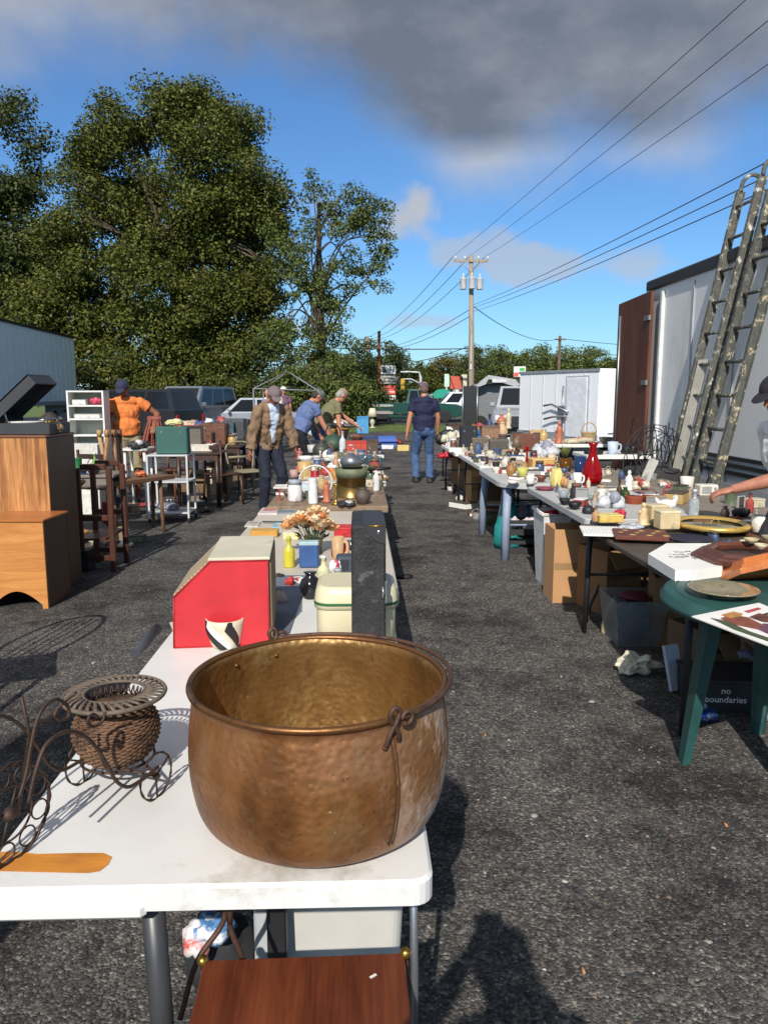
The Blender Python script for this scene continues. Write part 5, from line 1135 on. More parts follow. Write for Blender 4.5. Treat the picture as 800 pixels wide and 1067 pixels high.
def ik(a, b, l1, l2, pole):
    a, b, pole = Vector(a), Vector(b), Vector(pole); d = b-a; L_ = min(d.length, (l1+l2)*.999); d.normalize(); b = a+d*L_
    x = (l1*l1-l2*l2+L_*L_)/(2*L_); h = math.sqrt(max(0, l1*l1-x*x)); pn = (pole-d*pole.dot(d)).normalized(); return a+d*x+pn*h, b
HAIRD = mat((.03,.022,.018), .7, var=.3, scale=60, name='dark_hair'); HAIRG = mat((.30,.28,.26), .7, var=.3, scale=60, name='grey_hair')
EYEM = mat((.02,.015,.012), .2, name='eye'); LIPM = mat(S(160,88,76), .6, name='lips'); SHOEM = mat((.03,.028,.026), .7, name='shoe')
def fabric(c, name, bump=.35): return mat(c, .85, var=.12, scale=18, bump=bump, bscale=28, bdist=.012, name=name)
def person(loc, rz, label, lean=0, side=0, head=(0, 0), hands=((-.22,.05,.80),(.22,.05,.80)), poles=((-.5,-1,-.3),(.5,-1,-.3)), feet=((-.11,0),(.11,0)), hgt=1.78, belly=0, skin=SKIN,
           shirt=None, sleeve=.5, hem=.02, pants=None, short=False, jacket=None, tee=None, hair=HAIRD, cap=None, mask=None, vox=.0085, curl=.9, turn=0, grip=(0,0), pelvis=.96, female=False):
    """local frame: faces +Y, x to the right. feet=(x,y). lean in degrees forward, head=(down, turn) degrees"""
    t = thing('person', loc, label, 'person', rz); sc = hgt/1.78; t.scale = (sc, sc, sc)
    le = math.radians(lean); u = Vector((math.sin(math.radians(side)), math.sin(le), math.cos(le))).normalized(); fwd = Vector((0, math.cos(le), -math.sin(le)))
    pel = Vector((0, -.10*math.sin(le), pelvis)); ch = pel+u*.33; sh = pel+u*.50; nk = pel+u*.555
    R_ = Matrix((Vector((1,0,0)), fwd, u)).transposed(); tr = Matrix.Rotation(math.radians(turn), 3, u); R_ = tr @ R_
    hd = math.radians(head[0]); hu = (Matrix.Rotation(math.radians(head[1]), 3, 'Z') @ Vector((0, math.sin(hd), math.cos(hd)))).normalized(); hf = (Matrix.Rotation(math.radians(head[1]), 3, 'Z') @ Vector((0, math.cos(hd), -math.sin(hd)))).normalized(); hx = hf.cross(hu).normalized()
    H = nk + hu*.135 + hf*.015; HR = Matrix((hx, hf, hu)).transposed(); HP = lambda x, y, z: H + hx*x + hf*y + hu*z
    b = [('e', pel, (.155,.115,.13), R_), ('e', pel+u*.14+fwd*belly*.5, (.145+belly*.5,.105+belly,.15), R_), ('e', ch, (.165,.118,.17), R_), ('e', sh-u*.03, (.17,.09,.08), R_),
         ('c', sh, nk+hu*.03, .062, .055), ('e', HP(0,0,.02), (.076,.094,.105), HR), ('e', HP(0,.022,-.045), (.056,.068,.068), HR), ('c', HP(0,.085,.012), HP(0,.107,-.012), .009, .013), ('e', HP(0,.078,-.072), (.026,.02,.018), HR),
         ('e', HP(-.078,-.005,.0), (.01,.02,.032), HR), ('e', HP(.078,-.005,.0), (.01,.02,.032), HR), ('e', HP(0,.084,-.045), (.024,.012,.008), HR), ('e', HP(-.03,.08,.03), (.026,.012,.008), HR), ('e', HP(.03,.08,.03), (.026,.012,.008), HR)]
    arms = []; legs = []
    for i, sx in enumerate((-1, 1)):
        s_ = sh + R_ @ Vector((sx*.185, 0, -.025)); e, w = ik(s_, hands[i], .30, .265, poles[i]); arms.append((s_, e, w))
        b += [('c', s_, e, .052, .042), ('c', e, e.lerp(w, .35), .042, .041), ('c', e.lerp(w, .35), w, .041, .027)]
        fd = (w-e).normalized(); gr = math.radians(grip[i]); side_ = Vector((sx, 0, 0)) - fd*fd.x*sx; side_.normalize(); pn = fd.cross(side_).normalized()*(-sx)   # palm normal
        if abs(fd.z) > .8: a_ = Vector((0,1,0)); side_ = (a_-fd*fd.dot(a_)).normalized(); pn = Vector((-sx,0,0)) - fd*fd.dot(Vector((-sx,0,0))); pn.normalize()
        elif pn.z > 0: pn = -pn
        if abs(fd.z) <= .8: side_ = -side_
        pc_ = w+fd*.05; P3 = Matrix((side_, pn, fd)).transposed(); b.append(('e', pc_, (.040,.019,.056), P3))
        for j, (off, ln) in enumerate(((.030,.072),(.010,.082),(-.010,.076),(-.029,.060))):
            k0 = pc_+side_*off+fd*.038; a1 = .25*curl; a2 = .95*curl; d1 = (fd*math.cos(a1)+pn*math.sin(a1)); d2 = (fd*math.cos(a2)+pn*math.sin(a2)); d3 = (fd*math.cos(a2*1.5)+pn*math.sin(a2*1.5))
            k1 = k0+d1*ln*.46; k2 = k1+d2*ln*.32; k3 = k2+d3*ln*.24; b += [('c', k0, k1, .0098, .0092), ('c', k1, k2, .0092, .0084), ('c', k2, k3, .0084, .0072)]
        t0 = pc_+side_*.028-fd*.022; t1 = t0+side_*.028+fd*.026+pn*.012; t2 = t1+fd*.03+pn*.016; b += [('c', t0, t1, .0135, .0105), ('c', t1, t2, .0105, .0085)]
        hip = pel + Vector((sx*.09, 0, -.04)); an = Vector((feet[i][0], feet[i][1], .085)); kn, an = ik(hip, an, .445, .44, (sx*.15, 1, 0)); legs.append((hip, kn, an))
        b += [('c', hip, kn, .085, .055), ('c', kn, kn.lerp(an, .35), .052, .054), ('c', kn.lerp(an, .35), an, .054, .036), ('c', an, an+Vector((sx*.02,.11,-.055)), .036, .03)]
    def pick(c):
        for sx in (-1, 1):
            if (c-HP(sx*.03,.088,.014)).length < .0115: return 1
        return 2 if (c-HP(0,.096,-.045)).length < .014 else 0
    body = blob('body', b, vox, [skin, EYEM, LIPM], t, 3, pick=pick)
    for i, (hip, kn, an) in enumerate(legs):
        sx = (-1, 1)[i]; k = [('c', an+Vector((0,-.035,-.045)), an+Vector((sx*.025,.15,-.052)), .04, .038), ('c', an+Vector((0,0,-.0)), an+Vector((0,.06,-.04)), .046, .036), ('c', an+Vector((0,-.03,-.062)), an+Vector((sx*.02,.14,-.062)), .044, .042, .5)]
        blob('shoe', k, vox, [SHOEM], t, 2)
    def pantleg(hip, kn, an):
        if short: e = hip.lerp(kn, 1.05); return [('k', hip, e, .108, .088)]
        d = (an-kn).normalized(); return [('c', hip, kn, .106, .076), ('k', kn-d*.03, an-d*.0, .08, .066)]
    if pants:
        pp = [('e', pel+Vector((0,-.012,-.03)), (.172,.132,.13)), ('k', pel+Vector((0,-.005,-.05)), pel+u*.09, .165, .155, .78)]
        for l in legs: pp += pantleg(*l)
        blob('trousers', pp, vox*1.1, [pants], t, 3, wr=.012, wsc=11, seed=3)
    def top(extra, mm, nm, sl, wr, open_=False, hm=0, pick=None):
        q = [('k', pel+u*hm+fwd*belly*.3, pel+u*.2+fwd*belly*.5, .168+extra+belly*.4, .165+extra+belly*.4, .76+belly), ('e', pel+u*.15+fwd*belly*.5, (.158+extra+belly*.5,.12+extra+belly,.15), R_), ('e', ch, (.18+extra,.133+extra,.175), R_), ('e', sh-u*.02, (.175+extra,.1+extra,.072+extra*.5), R_), ('k', sh, nk+hu*.0, .09, .068+extra)]
        for s_, e, w in arms:
            if sl <= 1: m_ = s_.lerp(e, sl); q += [('c', s_, s_.lerp(m_, .5), .056+extra, .058+extra), ('k', s_.lerp(m_, .4), m_, .061+extra, .064+extra)]
            else: q += [('c', s_, e, .058+extra, .05+extra), ('k', e-(w-e)*.1, e.lerp(w, sl-1), .053+extra, .04+extra)]
        return blob(nm, q, vox*1.1, mm, t, 2, wr=wr*1.5, wsc=12, seed=7, pick=pick)
    if shirt: top(.011, [shirt], 'shirt', sleeve, .010, hm=hem)
    if jacket:
        Ri = R_.inverted()
        def pk(c):
            l = Ri @ (c-pel); return 1 if (l.y > .03 and abs(l.x-.01) < .012+.115*max(0, (l.z-.02))*1.05 and l.z > .06) else 0
        top(.022, [jacket, tee], 'jacket', 1.93, .02, hm=-.06, pick=pk)
        blob('collar', [('c', nk+Vector((-.07,.03,-.03)), nk+Vector((-.06,-.06,.01)), .022, .022), ('c', nk+Vector((-.06,-.06,.01)), nk+Vector((.06,-.06,.01)), .022, .022), ('c', nk+Vector((.06,-.06,.01)), nk+Vector((.07,.03,-.03)), .022, .022)], vox, [jacket], t, 2)
    if hair:
        Hh = [('e', HP(0,-.014,.032), (.083,.092,.098), HR), ('e', HP(0,-.045,-.02), (.07,.062,.07), HR)]
        if female: Hh.append(('e', HP(0,-.05,-.06), (.075,.05,.09), HR))
        h = blob('hair', Hh, vox, [hair], t, 2, wr=.006, wsc=40)
    if cap:
        q = [('e', HP(0,-.004,.055), (.088,.104,.078), HR), ('k', HP(0,-.004,.045), HP(0,-.004,.06), .1, .096)]
        q.append(('e', HP(0,.105,.045), (.066,.068,.010), Matrix.Rotation(-.22, 3, hx) @ HR)); q.append(('e', HP(0,-.004,.131), (.01,.01,.006), HR))
        blob('cap', q, vox*.9, [cap], t, 1)
    t['_H'] = [0]; del t['_H']
    return t, dict(H=H, HP=HP, arms=arms, pel=pel, ch=ch, R=R_)
NAVY = fabric(S(28,30,62), 'navy_cotton'); JEAN = mat(S(70,98,140,.8), .85, var=.25, scale=14, bump=.4, bscale=26, bdist=.012, alt=S(92,128,176,.8), altt=.58, name='blue_denim'); JEAN2 = fabric(S(98,128,170,.8), 'light_denim')
f = G(441, 503); person((f.x, f.y, 0), math.radians(4), 'person seen from behind in navy t-shirt and blue jeans walking up the gravel aisle', shirt=NAVY, sleeve=.6, pants=JEAN, hair=mat(S(96,80,70), .7, var=.3, scale=60, name='brown_grey_hair'), belly=.03, feet=((-.13,.02),(.10,-.06)), hands=((-.30,.0,.86),(.27,.14,.90)), poles=((-.8,-1,0),(.8,-1,0)), head=(8, 5), hgt=1.78, cap=mat(S(96,84,88), .8, var=.3, scale=30, alt=S(150,120,90), altt=.56, name='patterned_cap'), hem=-.04)
f = G(283, 533); person((f.x, f.y-.1, 0), math.radians(-148), 'person in a tan jacket and grey cap looking down at the middle tables', jacket=fabric(S(134,108,84,.9), 'tan_jacket'), tee=fabric(S(190,205,226,.9), 'pale_shirt'), pants=fabric(S(26,30,48), 'dark_trousers'), cap=fabric(S(112,100,102), 'grey_cap'), lean=16, head=(40, -10), hands=((-.30,.22,.80),(.34,.10,.82)), poles=((-1,-.6,0),(1,-.6,0)), feet=((-.12,0),(.13,.06)), hgt=1.72, skin=SKIND, hair=HAIRG)
f = D(312, 411, 12.4); person((f.x, 12.4, 0), math.radians(-60), 'person in a slate blue t-shirt and camouflage cap bending behind the tan jacket', shirt=fabric(S(92,108,150), 'slate_cotton'), pants=fabric(S(22,24,34), 'black_trousers'), cap=mat(S(110,118,112), .8, var=.3, scale=24, alt=S(60,72,64), altt=.5, name='camo_cap'), lean=28, head=(45, -10), hands=((-.15,.5,.80),(.26,.45,.82)), hgt=1.76, belly=.03)
f = D(343, 411, 13.2); person((f.x-.12, 13.2, 0), math.radians(-68), 'person in an olive t-shirt and jeans leaning over the table to reach a blue box', shirt=fabric(S(120,116,84,.9), 'olive_cotton'), pants=JEAN, cap=fabric(S(138,122,98), 'tan_cap'), lean=34, head=(42, 8), hands=((-.05,.80,.88),(.28,.22,.78)), poles=((-.6,-.6,-1),(.8,-1,0)), hgt=1.80, hair=HAIRG, belly=.02)
f = D(267, 411, 17.5); person((f.x, 20.0, 0), math.radians(150), 'person in a grey t-shirt and pale jeans standing far off under the tent frame', shirt=fabric(S(140,128,136,.9), 'grey_cotton'), pants=JEAN2, hair=HAIRD, head=(15, 0), hgt=1.70, vox=.012)
f = D(283, 411, 22); person((f.x+.05, 22.0, 0), math.radians(10), 'person in a white t-shirt turned away behind the tan jacket', shirt=fabric(S(228,220,205,.9), 'white_cotton'), pants=fabric((.05,.05,.06), 'dark_cotton'), hair=HAIRD, hgt=1.78, vox=.012)
f = D(294, 411, 24); person((f.x, 24.4, 0), math.radians(200), 'person in a white cap and maroon shirt farthest back under the tent frame', shirt=fabric(S(110,80,100), 'maroon_cotton'), pants=fabric((.05,.05,.06), 'dark_cotton'), cap=fabric(S(230,230,230,.9), 'white_cap'), hgt=1.8, vox=.012)
f = D(131, 411, 11.2); _, oi = person((f.x, 11.2, 0), math.radians(192), 'person in an orange t-shirt, khaki shorts and dark cap with a bundle over one arm', shirt=fabric(S(222,126,62,.95), 'orange_cotton'), pants=fabric(S(150,138,104,.8), 'khaki'), short=True, cap=fabric(S(40,44,66), 'navy_cap'), hair=None, head=(34, -14), lean=6, belly=.03, skin=SKIND, hands=((-.38,.22,1.10),(.30,.10,.86)), poles=((-1,-1,0),(1,-.7,0)), hgt=1.80)
orange_loc = (f.x, 11.2, 0)
# brown leather bundle hanging over his arm
k = MB(); Rz = Matrix.Rotation(math.radians(192), 3, 'Z'); hc = Vector(orange_loc) + Rz @ (Vector(oi['arms'][0][1])*.5 + Vector(oi['arms'][0][2])*.5)
rr = random.Random(3); bm_ = mat(S(134,72,60), .7, var=.35, scale=12, name='brown_leather', alt=S(90,46,40), altt=.55)
for i in range(34):
    a = (i/33-.5)*.42; b_ = rr.uniform(-.05,.05); L_ = rr.uniform(.42,.54)
    k.tube(spline([hc+Vector((a*.35, b_*.6-.05, .02)), hc+Vector((a*.45, b_-.07, -.06)), hc+Vector((a*.75, b_*1.6-.08, -L_*.55)), hc+Vector((a+rr.uniform(-.03,.03), b_*2-.08, -L_))], 3), .011, 5)
k.tube([hc+Vector((-.1,-.03,.03)), hc+Vector((.1,-.03,.03))], .04, 8)
o = k.build('leather_bundle', bm_); tag(o, 'fanned bundle of brown leather straps hanging over the arm of the man in orange', 'bundle')
f = D(4, 411, 7.9); person((f.x-.1, 8.1, 0), math.radians(-95), 'person in a dark t-shirt stooping behind the open record player, forearm showing', shirt=fabric(S(30,34,48), 'dark_cotton2'), pants=fabric((.03,.03,.04), 'dark_cotton'), lean=52, head=(50, 0), hands=((-.12,.45,.90),(.2,.40,.80)), hgt=1.74, pelvis=.86, feet=((-.14,.05),(.14,-.05)))
# right-hand man: cap, arm reaching over the goods
f = Vector((2.47, 4.25, 0)); hand = D(764, 512, 4.2)
rzr = math.radians(98); rl = Matrix.Rotation(-rzr, 3, 'Z') @ (Vector((hand.x, hand.y, hand.z))-Vector((f.x, f.y, 0)))
_, ri = person(f, rzr, 'person in a dark cap and white shirt reaching in from the right edge', shirt=fabric(S(226,224,222,.9), 'white_shirt'), sleeve=.8, pants=fabric((.03,.03,.04), 'dark_cotton'), cap=fabric(S(36,32,44), 'black_cap'), hair=HAIRD, lean=12, head=(26, 6), hands=(tuple(rl/ (1.68/1.78)), (.25,-.16,.86)), poles=((-.6,-1,-.3),(1,-1,0)), hgt=1.70, skin=mat(S(186,124,98,.8), .6, var=.2, scale=24, name='sunned_skin', bump=.3), vox=.006, curl=1.2)
# the photographer, whose shadow falls on the gravel
person((.0, -.33, 0), math.radians(0), 'person holding a phone up, seen only as a shadow on the gravel', shirt=fabric(S(60,70,90), 'blue_cotton'), sleeve=.6, pants=fabric((.04,.04,.06), 'dark_cotton'), hands=((-.06,.26,1.50),(.06,.26,1.50)), poles=((-.6,0,-1),(.6,0,-1)), belly=.06, hgt=1.76, vox=.014, hair=HAIRD)
k = MB(); k.box((0,0,0), (.078,.009,.155), bev=.008); o = k.build('phone', BLACKP, None, (0, -.075, EYE+.0)); tag(o, 'black phone held up by the photographer behind the table', 'phone')
# ------------------------------------------------------------------ goods on the middle row
def flowers():
    b = G(327, 577, TZ); t = thing('dried_flowers', (b.x, b.y, TZ), 'big bunch of peach and cream silk roses leaning on the middle table', 'flowers'); s = mpp(b); rr = random.Random(4)
    k = MB()
    for i in range(22): a = rr.random()*6.28; e = Vector((math.cos(a)*20*s*rr.random(), math.sin(a)*18*s*rr.random(), 30*s)); k.tube([(0,0,.01), e*.5, e], .0025, 5)
    k.build('stems', gm((70,84,50)), t)
    k = MB(); k.lathe([(0,0),(9*s,0),(8*s,.04),(10*s,16*s),(9*s,16*s),(7*s,.01),(0,.01)], 20); k.build('wrap', mat(S(90,80,60), .8, name='brown_wrap'), t)
    for i in range(30):
        a = rr.random()*6.28; q = math.sqrt(rr.random()); c = Vector((math.cos(a)*25*s*q-4*s, math.sin(a)*20*s*q, (34+16*rr.random()-9*q)*s)); R0 = (7.2+2.6*rr.random())*s; k = MB()
        for j in range(11):
            b_ = j*2.4; rad = R0*(.25+.07*j); vs = []; 
            for u in (-.55,0,.55):
                for v in (0,.5,1): vs.append(c + Vector((math.cos(b_+u)*rad*(.5+.6*v), math.sin(b_+u)*rad*(.5+.6*v), R0*(-.4+v*(.9-.05*j)))))
            k.add(vs, [(0,3,4,1),(1,4,5,2),(3,6,7,4),(4,7,8,5)], smooth=True)
        col = rr.choice([(226,170,116),(238,206,160),(214,142,84),(240,220,186)]); k.build('rose', mat(S(*col), .7, var=.15, scale=50, name='silk_petals'), t, recalc=False)
    k = MB()
    for i in range(36):
        a = rr.random()*6.28; c = Vector((math.cos(a)*24*s*rr.random(), math.sin(a)*16*s*rr.random(), (12+18*rr.random())*s)); e = Vector((math.cos(a), math.sin(a), .1+rr.random()*.7)).normalized()*11*s; w_ = e.cross(Vector((0,0,1))).normalized()*2.6*s; k.add([c, c+e*.5+w_, c+e, c+e*.5-w_], [(0,1,2,3)])
    k.build('leaves', mat(S(92,84,52), .7, var=.3, name='faded_leaves', alt=S(120,80,50)), t, recalc=False)
flowers()
WG = glass((220,230,235)); RG = glass((190,20,30)); AG = glass((150,96,30)); GG = glass((60,110,60)); BGm = glass((60,90,150))
L = put
L('vase', 323, 626, 24, 28, (18,18,22), 'round glossy black ceramic vase beside the cream tin', 'vase', mk=mat((.012,.012,.015), .12, name='black_glaze'))
L('bowl', 318, 622, 15, 18, (235,230,215), 'small white bowl propped behind the round black vase', 'bowl')
L('bottle', 301, 592, 12, 30, (200,190,70), 'yellow green glass bottle standing behind the red breadbox', 'bottle', mk=mat(S(196,186,60), .25, name='yellow_bottle'), mk2=gm((210,200,90)))
L('box', 322, 592, 20, 28, (48,92,160), 'blue and pale blue cardboard tin in front of the rose bunch', 'tin', (170,200,205), d=12)
L('bottle', 337, 612, 13, 30, (222,222,170), 'cream squeeze bottle left of the black instrument case', 'bottle', (240,240,235))
L('can', 337, 622, 22, 12, (150,142,122), 'shallow grey metal tin under the cream squeeze bottle', 'tin', mk=metal((160,152,130)))
L('magazine', 312, 610, 14, 2, (235,235,232), 'tilted white leaflet lying between the yellow bottle and the cream bottle', 'paper', (180,70,80), d=34, rz=.5)
L('heap', 349, 600, 14, 18, (236,232,232), 'crumpled white and pink tissue beside the cream squeeze bottle', 'tissue', (210,60,90))
L('cup', 352, 586, 13, 26, (214,170,120), 'orange tan beaker standing right of the blue tin', 'beaker')
L('heap', 278, 618, 20, 10, (60,52,48), 'dark pile of gloves and rags right of the breadbox', 'cloth', (200,60,50))
L('tool', 285, 605, 20, 5, (50,46,44), 'black handled tool lying on the rags by the breadbox', 'tool', (190,130,60), rz=.8)
L('heap', 302, 612, 12, 12, (214,50,44), 'red rubber bulb lying near the black vase', 'rubber bulb', (200,40,40))
L('bag', 290, 630, 18, 12, (180,168,150), 'small crumpled grey paper bag against the breadbox', 'paper bag', (120,110,100))
L('box', 275, 560, 28, 7, (212,150,50), 'flat yellow wooden box behind the breadbox', 'box', (222,166,70), d=18)
L('box', 303, 563, 16, 8, (226,214,150), 'cream cardboard box right of the flat yellow box', 'box', (236,228,190), d=14)
L('tool', 287, 548, 30, 4, (50,50,60), 'long black brush lying on the off white table', 'brush', (60,60,70), rz=-.1)
L('magazine', 293, 550, 18, 1.5, (130,190,212), 'light blue leaflet next to the long black brush', 'leaflet', (170,215,225), d=34)
L('magazine', 300, 535, 24, 1.5, (120,134,140), 'grey blue magazine at the far end of the off white table', 'magazine', (150,160,166), d=40)
L('magazine', 279, 536, 20, 1.5, (214,200,196), 'pinkish white magazine left of the grey blue magazine', 'magazine', (200,120,124), d=40)
L('magazine', 262, 549, 14, 1.5, (206,200,190), 'pale sheet of paper at the left edge of the off white table', 'paper', (170,160,150), d=30)
L('box', 357, 560, 18, 10, (214,34,40), 'bright red box partly hidden by the roses', 'box', (226,50,56), d=26)
L('bag', 354, 584, 16, 18, (206,36,44), 'red plastic bag between the roses and the instrument case', 'plastic bag', (220,60,60))
L('radio', 361, 598, 22, 18, (60,72,88), 'slate blue box with glass jars against the instrument case', 'radio', (40,46,56), d=22)
L('jar', 352, 606, 9, 12, (210,214,218), 'small clear jar in front of the slate blue radio', 'jar', mk=WG, mk2=gm((180,180,180)))
L('bowl', 367, 575, 26, 8, (60,60,66), 'dark grey bowl behind the black instrument case', 'bowl')
z3 = TZ+.032
M3 = dict(z=z3)
L('jar', 307, 523, 15, 21, (232,230,226), 'white lidded mug on the brown board table', 'mug', (160,165,180), **M3)
L('hoop', 329, 519, 34, 34, (225,225,228), 'white wire hoop stand behind the white cans', 'hoop', (190,190,195), **M3)
L('can', 326, 525, 10, 26, (226,228,228), 'tall white spray can before the wire hoop', 'can', **M3)
L('box', 316, 518, 13, 16, (206,220,232), 'pale blue and white carton left of the tall white can', 'carton', (226,232,236), d=8, **M3)
L('can', 328, 505, 9, 14, (196,24,34), 'small red tin inside the wire hoop', 'tin', **M3)
L('blob', 340, 524, 10, 24, (206,110,74), 'orange terracotta figurine right of the white spray can', 'figurine', **M3)
L('candlestick', 350, 526, 9, 22, (190,160,90), 'brass candlestick in front of the copper bucket', 'candlestick', mk=BRASS, **M3)
L('vase', 378, 526, 17, 17, (88,76,66), 'dark brown stoneware jug at the right edge of the board table', 'jug', **M3)
L('heap', 360, 528, 26, 6, (40,40,44), 'black cloth lying before the brown jug', 'cloth', (200,200,200), **M3)
L('magazine', 297, 509, 24, 1.5, (226,222,214), 'white tray at the left side of the brown board table', 'tray', (236,234,228), d=26, **M3)
L('can', 366, 519, 32, 22, (140,116,70), 'wide brass bucket under the green pan', 'bucket', mk=metal((150,122,72), .35), **M3)
L('pan', 366, 499, 36, 10, (110,118,86), 'olive green pan stacked on the brass bucket', 'pan', (30,30,30), z=z3+.16)
L('kettle', 366, 487, 24, 18, (150,152,156), 'dented grey kettle on the stacked pans', 'kettle', mk=metal((160,160,164), .3), z=z3+.235)
L('planter', 386, 505, 14, 26, (70,90,60), 'green glass plant pot at the aisle edge of the middle row', 'plant pot', (60,120,60), **M3)
L('bottle', 392, 512, 7, 24, (230,230,226), 'white bottle with black cap at the aisle edge', 'bottle', (20,20,24), **M3)
L('bowl', 352, 503, 14, 12, (214,150,70), 'orange bowl beside the stacked pans', 'bowl', **M3)
L('heap', 343, 497, 20, 10, (200,60,44), 'red and orange tangle of toys behind the figurine', 'toys', (220,140,60), **M3)
mids = [
 ('vase', 335, 478, 20, 18, (60,66,56), 'dark green ribbed vase in the crowded middle tables', 'vase', None), ('kettle', 347, 470, 26, 22, (50,80,60), 'dark green enamel kettle near the man in olive', 'kettle', (30,30,30)),
 ('box', 372, 474, 22, 14, (214,66,44), 'bright red tin box near the far end of the middle row', 'tin box', (206,56,40)), ('box', 388, 476, 12, 18, (90,70,50), 'brown wooden box right of the bright red tin', 'box', (80,60,44)),
 ('bowl', 318, 483, 16, 7, (230,226,220), 'white china bowl close to the tan jacket', 'bowl', None), ('jar', 330, 488, 10, 12, (226,222,212), 'white sugar jar behind the wire hoop', 'jar', (200,196,190)),
 ('heap', 316, 492, 16, 7, (214,70,80), 'pink red toy heap by the hand of the tan jacket', 'toys', (230,120,120)), ('bowl', 343, 484, 15, 9, (220,216,206), 'cream bowl between the green kettle and the pans', 'bowl', None),
 ('bottle', 357, 473, 7, 22, (200,205,210), 'clear bottle left of the bright red tin', 'bottle', (140,140,150)), ('vase', 336, 495, 10, 13, (160,90,70), 'small rust coloured vase behind the terracotta figurine', 'vase', None),
 ('radio', 382, 487, 14, 12, (50,90,110), 'teal radio box on the aisle side of the middle row', 'radio', (30,50,60)), ('basket', 352, 458, 24, 12, (214,140,50), 'orange basket in front of the blue box', 'basket', None),
 ('box', 378, 452, 12, 18, (70,160,220), 'bright blue box being reached for by the man in olive', 'box', (60,140,205)), ('box', 386, 463, 16, 8, (40,60,110), 'navy blue box under the bright blue box', 'box', (50,70,120)),
 ('can', 395, 491, 7, 14, (60,110,130), 'teal can at the right edge of the middle row', 'can', None), ('cup', 325, 472, 10, 8, (200,200,196), 'grey white mug before the green kettle', 'mug', None),
 ('heap', 360, 445, 28, 9, (236,234,232), 'pile of white plastic bags at the far end of the middle row', 'plastic bags', (210,214,222)), ('plate', 330, 462, 18, 3, (210,210,214), 'silver plate near the jeans of the man in olive', 'plate', None),
 ('candlestick', 343, 462, 6, 18, (120,130,130), 'thin pewter candlestick behind the green kettle', 'candlestick', None), ('lampbase', 388, 446, 7, 12, (200,190,150), 'small cream table lamp at the far aisle corner of the middle row', 'table lamp', (225,215,180)),
 ('bell', 362, 486, 10, 9, (150,120,70), 'brass hand bell left of the dented kettle', 'bell', None), ('cup', 306, 498, 9, 8, (190,150,140), 'dusty pink cup near the white tray', 'cup', None), ('bowl', 372, 460, 18, 7, (130,80,60), 'brown wooden bowl behind the bright red tin', 'bowl', None),
 ('book', 390, 498, 14, 4, (150,50,56), 'maroon book at the aisle edge of the middle row', 'book', None), ('blob', 350, 491, 8, 16, (206,150,110), 'peach coloured figurine in front of the green kettle', 'figurine', None), ('blob', 312, 479, 8, 12, (190,120,110), 'little pink figurine beside the white china bowl', 'figurine', None),
 ('jar', 394, 474, 8, 12, (70,90,140), 'blue jar past the brown wooden box', 'jar', (60,60,70)), ('clock', 325, 455, 12, 12, (120,100,70), 'round brass rimmed clock by the man in slate blue', 'clock', (230,226,214)),
]
for kd, px, py, w, h, c, lab, cat, c2 in mids: L(kd, px, py, w, h, c, lab, cat, c2)
# shoe-like dark strip on the gravel by the middle row
p = G(421, 602); tag(MB().ball((0,0,.015), (.09,.05,.018), ruf=.4, n=14).build('dropped_rag', gm((30,30,32)), None, p), 'dark rag dropped on the gravel beside the middle row', 'rag')

# ------------------------------------------------------------------ left furniture
yA = G(48, 634).y; a = D(-14, 600, yA); b = D(50, 600, yA); zt = D(40, 544, yA).z
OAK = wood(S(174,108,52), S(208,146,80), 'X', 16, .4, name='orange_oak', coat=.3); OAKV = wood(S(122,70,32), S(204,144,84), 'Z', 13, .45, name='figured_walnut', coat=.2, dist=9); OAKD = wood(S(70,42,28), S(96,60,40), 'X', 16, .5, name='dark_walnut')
t = thing('low_cabinet', ((a.x+b.x)/2, yA+.2, 0), 'low orange oak cabinet with an arched bottom rail at far left', 'cabinet', math.radians(-2)); w = b.x-a.x
pf = [(-w/2,zt),(w/2,zt),(w/2,.0),(w/2-.04,.0)] + [(w/2-.04-(w-.08)*i/12, .03+.10*math.sin(math.pi*i/12)) for i in range(13)][0:] + [(-w/2+.04,0),(-w/2,0)]
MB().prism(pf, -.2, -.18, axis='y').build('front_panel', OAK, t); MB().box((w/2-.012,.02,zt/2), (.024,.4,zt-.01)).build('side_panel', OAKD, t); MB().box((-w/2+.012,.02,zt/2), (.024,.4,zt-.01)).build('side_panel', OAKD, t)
MB().box((0,.01,zt+.009), (w+.02,.44,.02), bev=.004).build('top_board', wood(S(150,84,36), S(180,112,52), 'X', 14, .35, name='oak_top'), t); MB().box((0,.0,.2), (w-.05,.34,.02)).build('shelf', OAKD, t); MB().box((0,.215,zt/2+.03), (w,.01,zt-.1)).build('back_panel', OAKD, t)
yB = yA+.42; a = D(-30, 500, yB); b = D(52, 500, yB); zB = D(40, 456, yB).z
t = thing('tall_cabinet', ((a.x+b.x)/2, yB+.28, 0), 'taller cabinet with a figured orange wood front standing behind the low oak cabinet', 'cabinet', math.radians(-1)); w = b.x-a.x
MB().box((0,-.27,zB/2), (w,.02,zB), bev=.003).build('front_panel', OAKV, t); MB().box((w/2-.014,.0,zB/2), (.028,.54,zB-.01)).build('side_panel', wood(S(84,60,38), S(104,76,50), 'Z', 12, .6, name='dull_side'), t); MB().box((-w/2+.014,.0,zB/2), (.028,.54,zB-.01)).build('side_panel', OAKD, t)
MB().box((0,-.01,zB+.008), (w+.01,.56,.018), bev=.004).build('top_board', wood(S(110,70,50), S(140,92,68), 'X', 12, .4, name='cab_top'), t); MB().box((0,.265,zB/2), (w-.06,.012,zB-.04)).build('back_panel', OAKD, t)
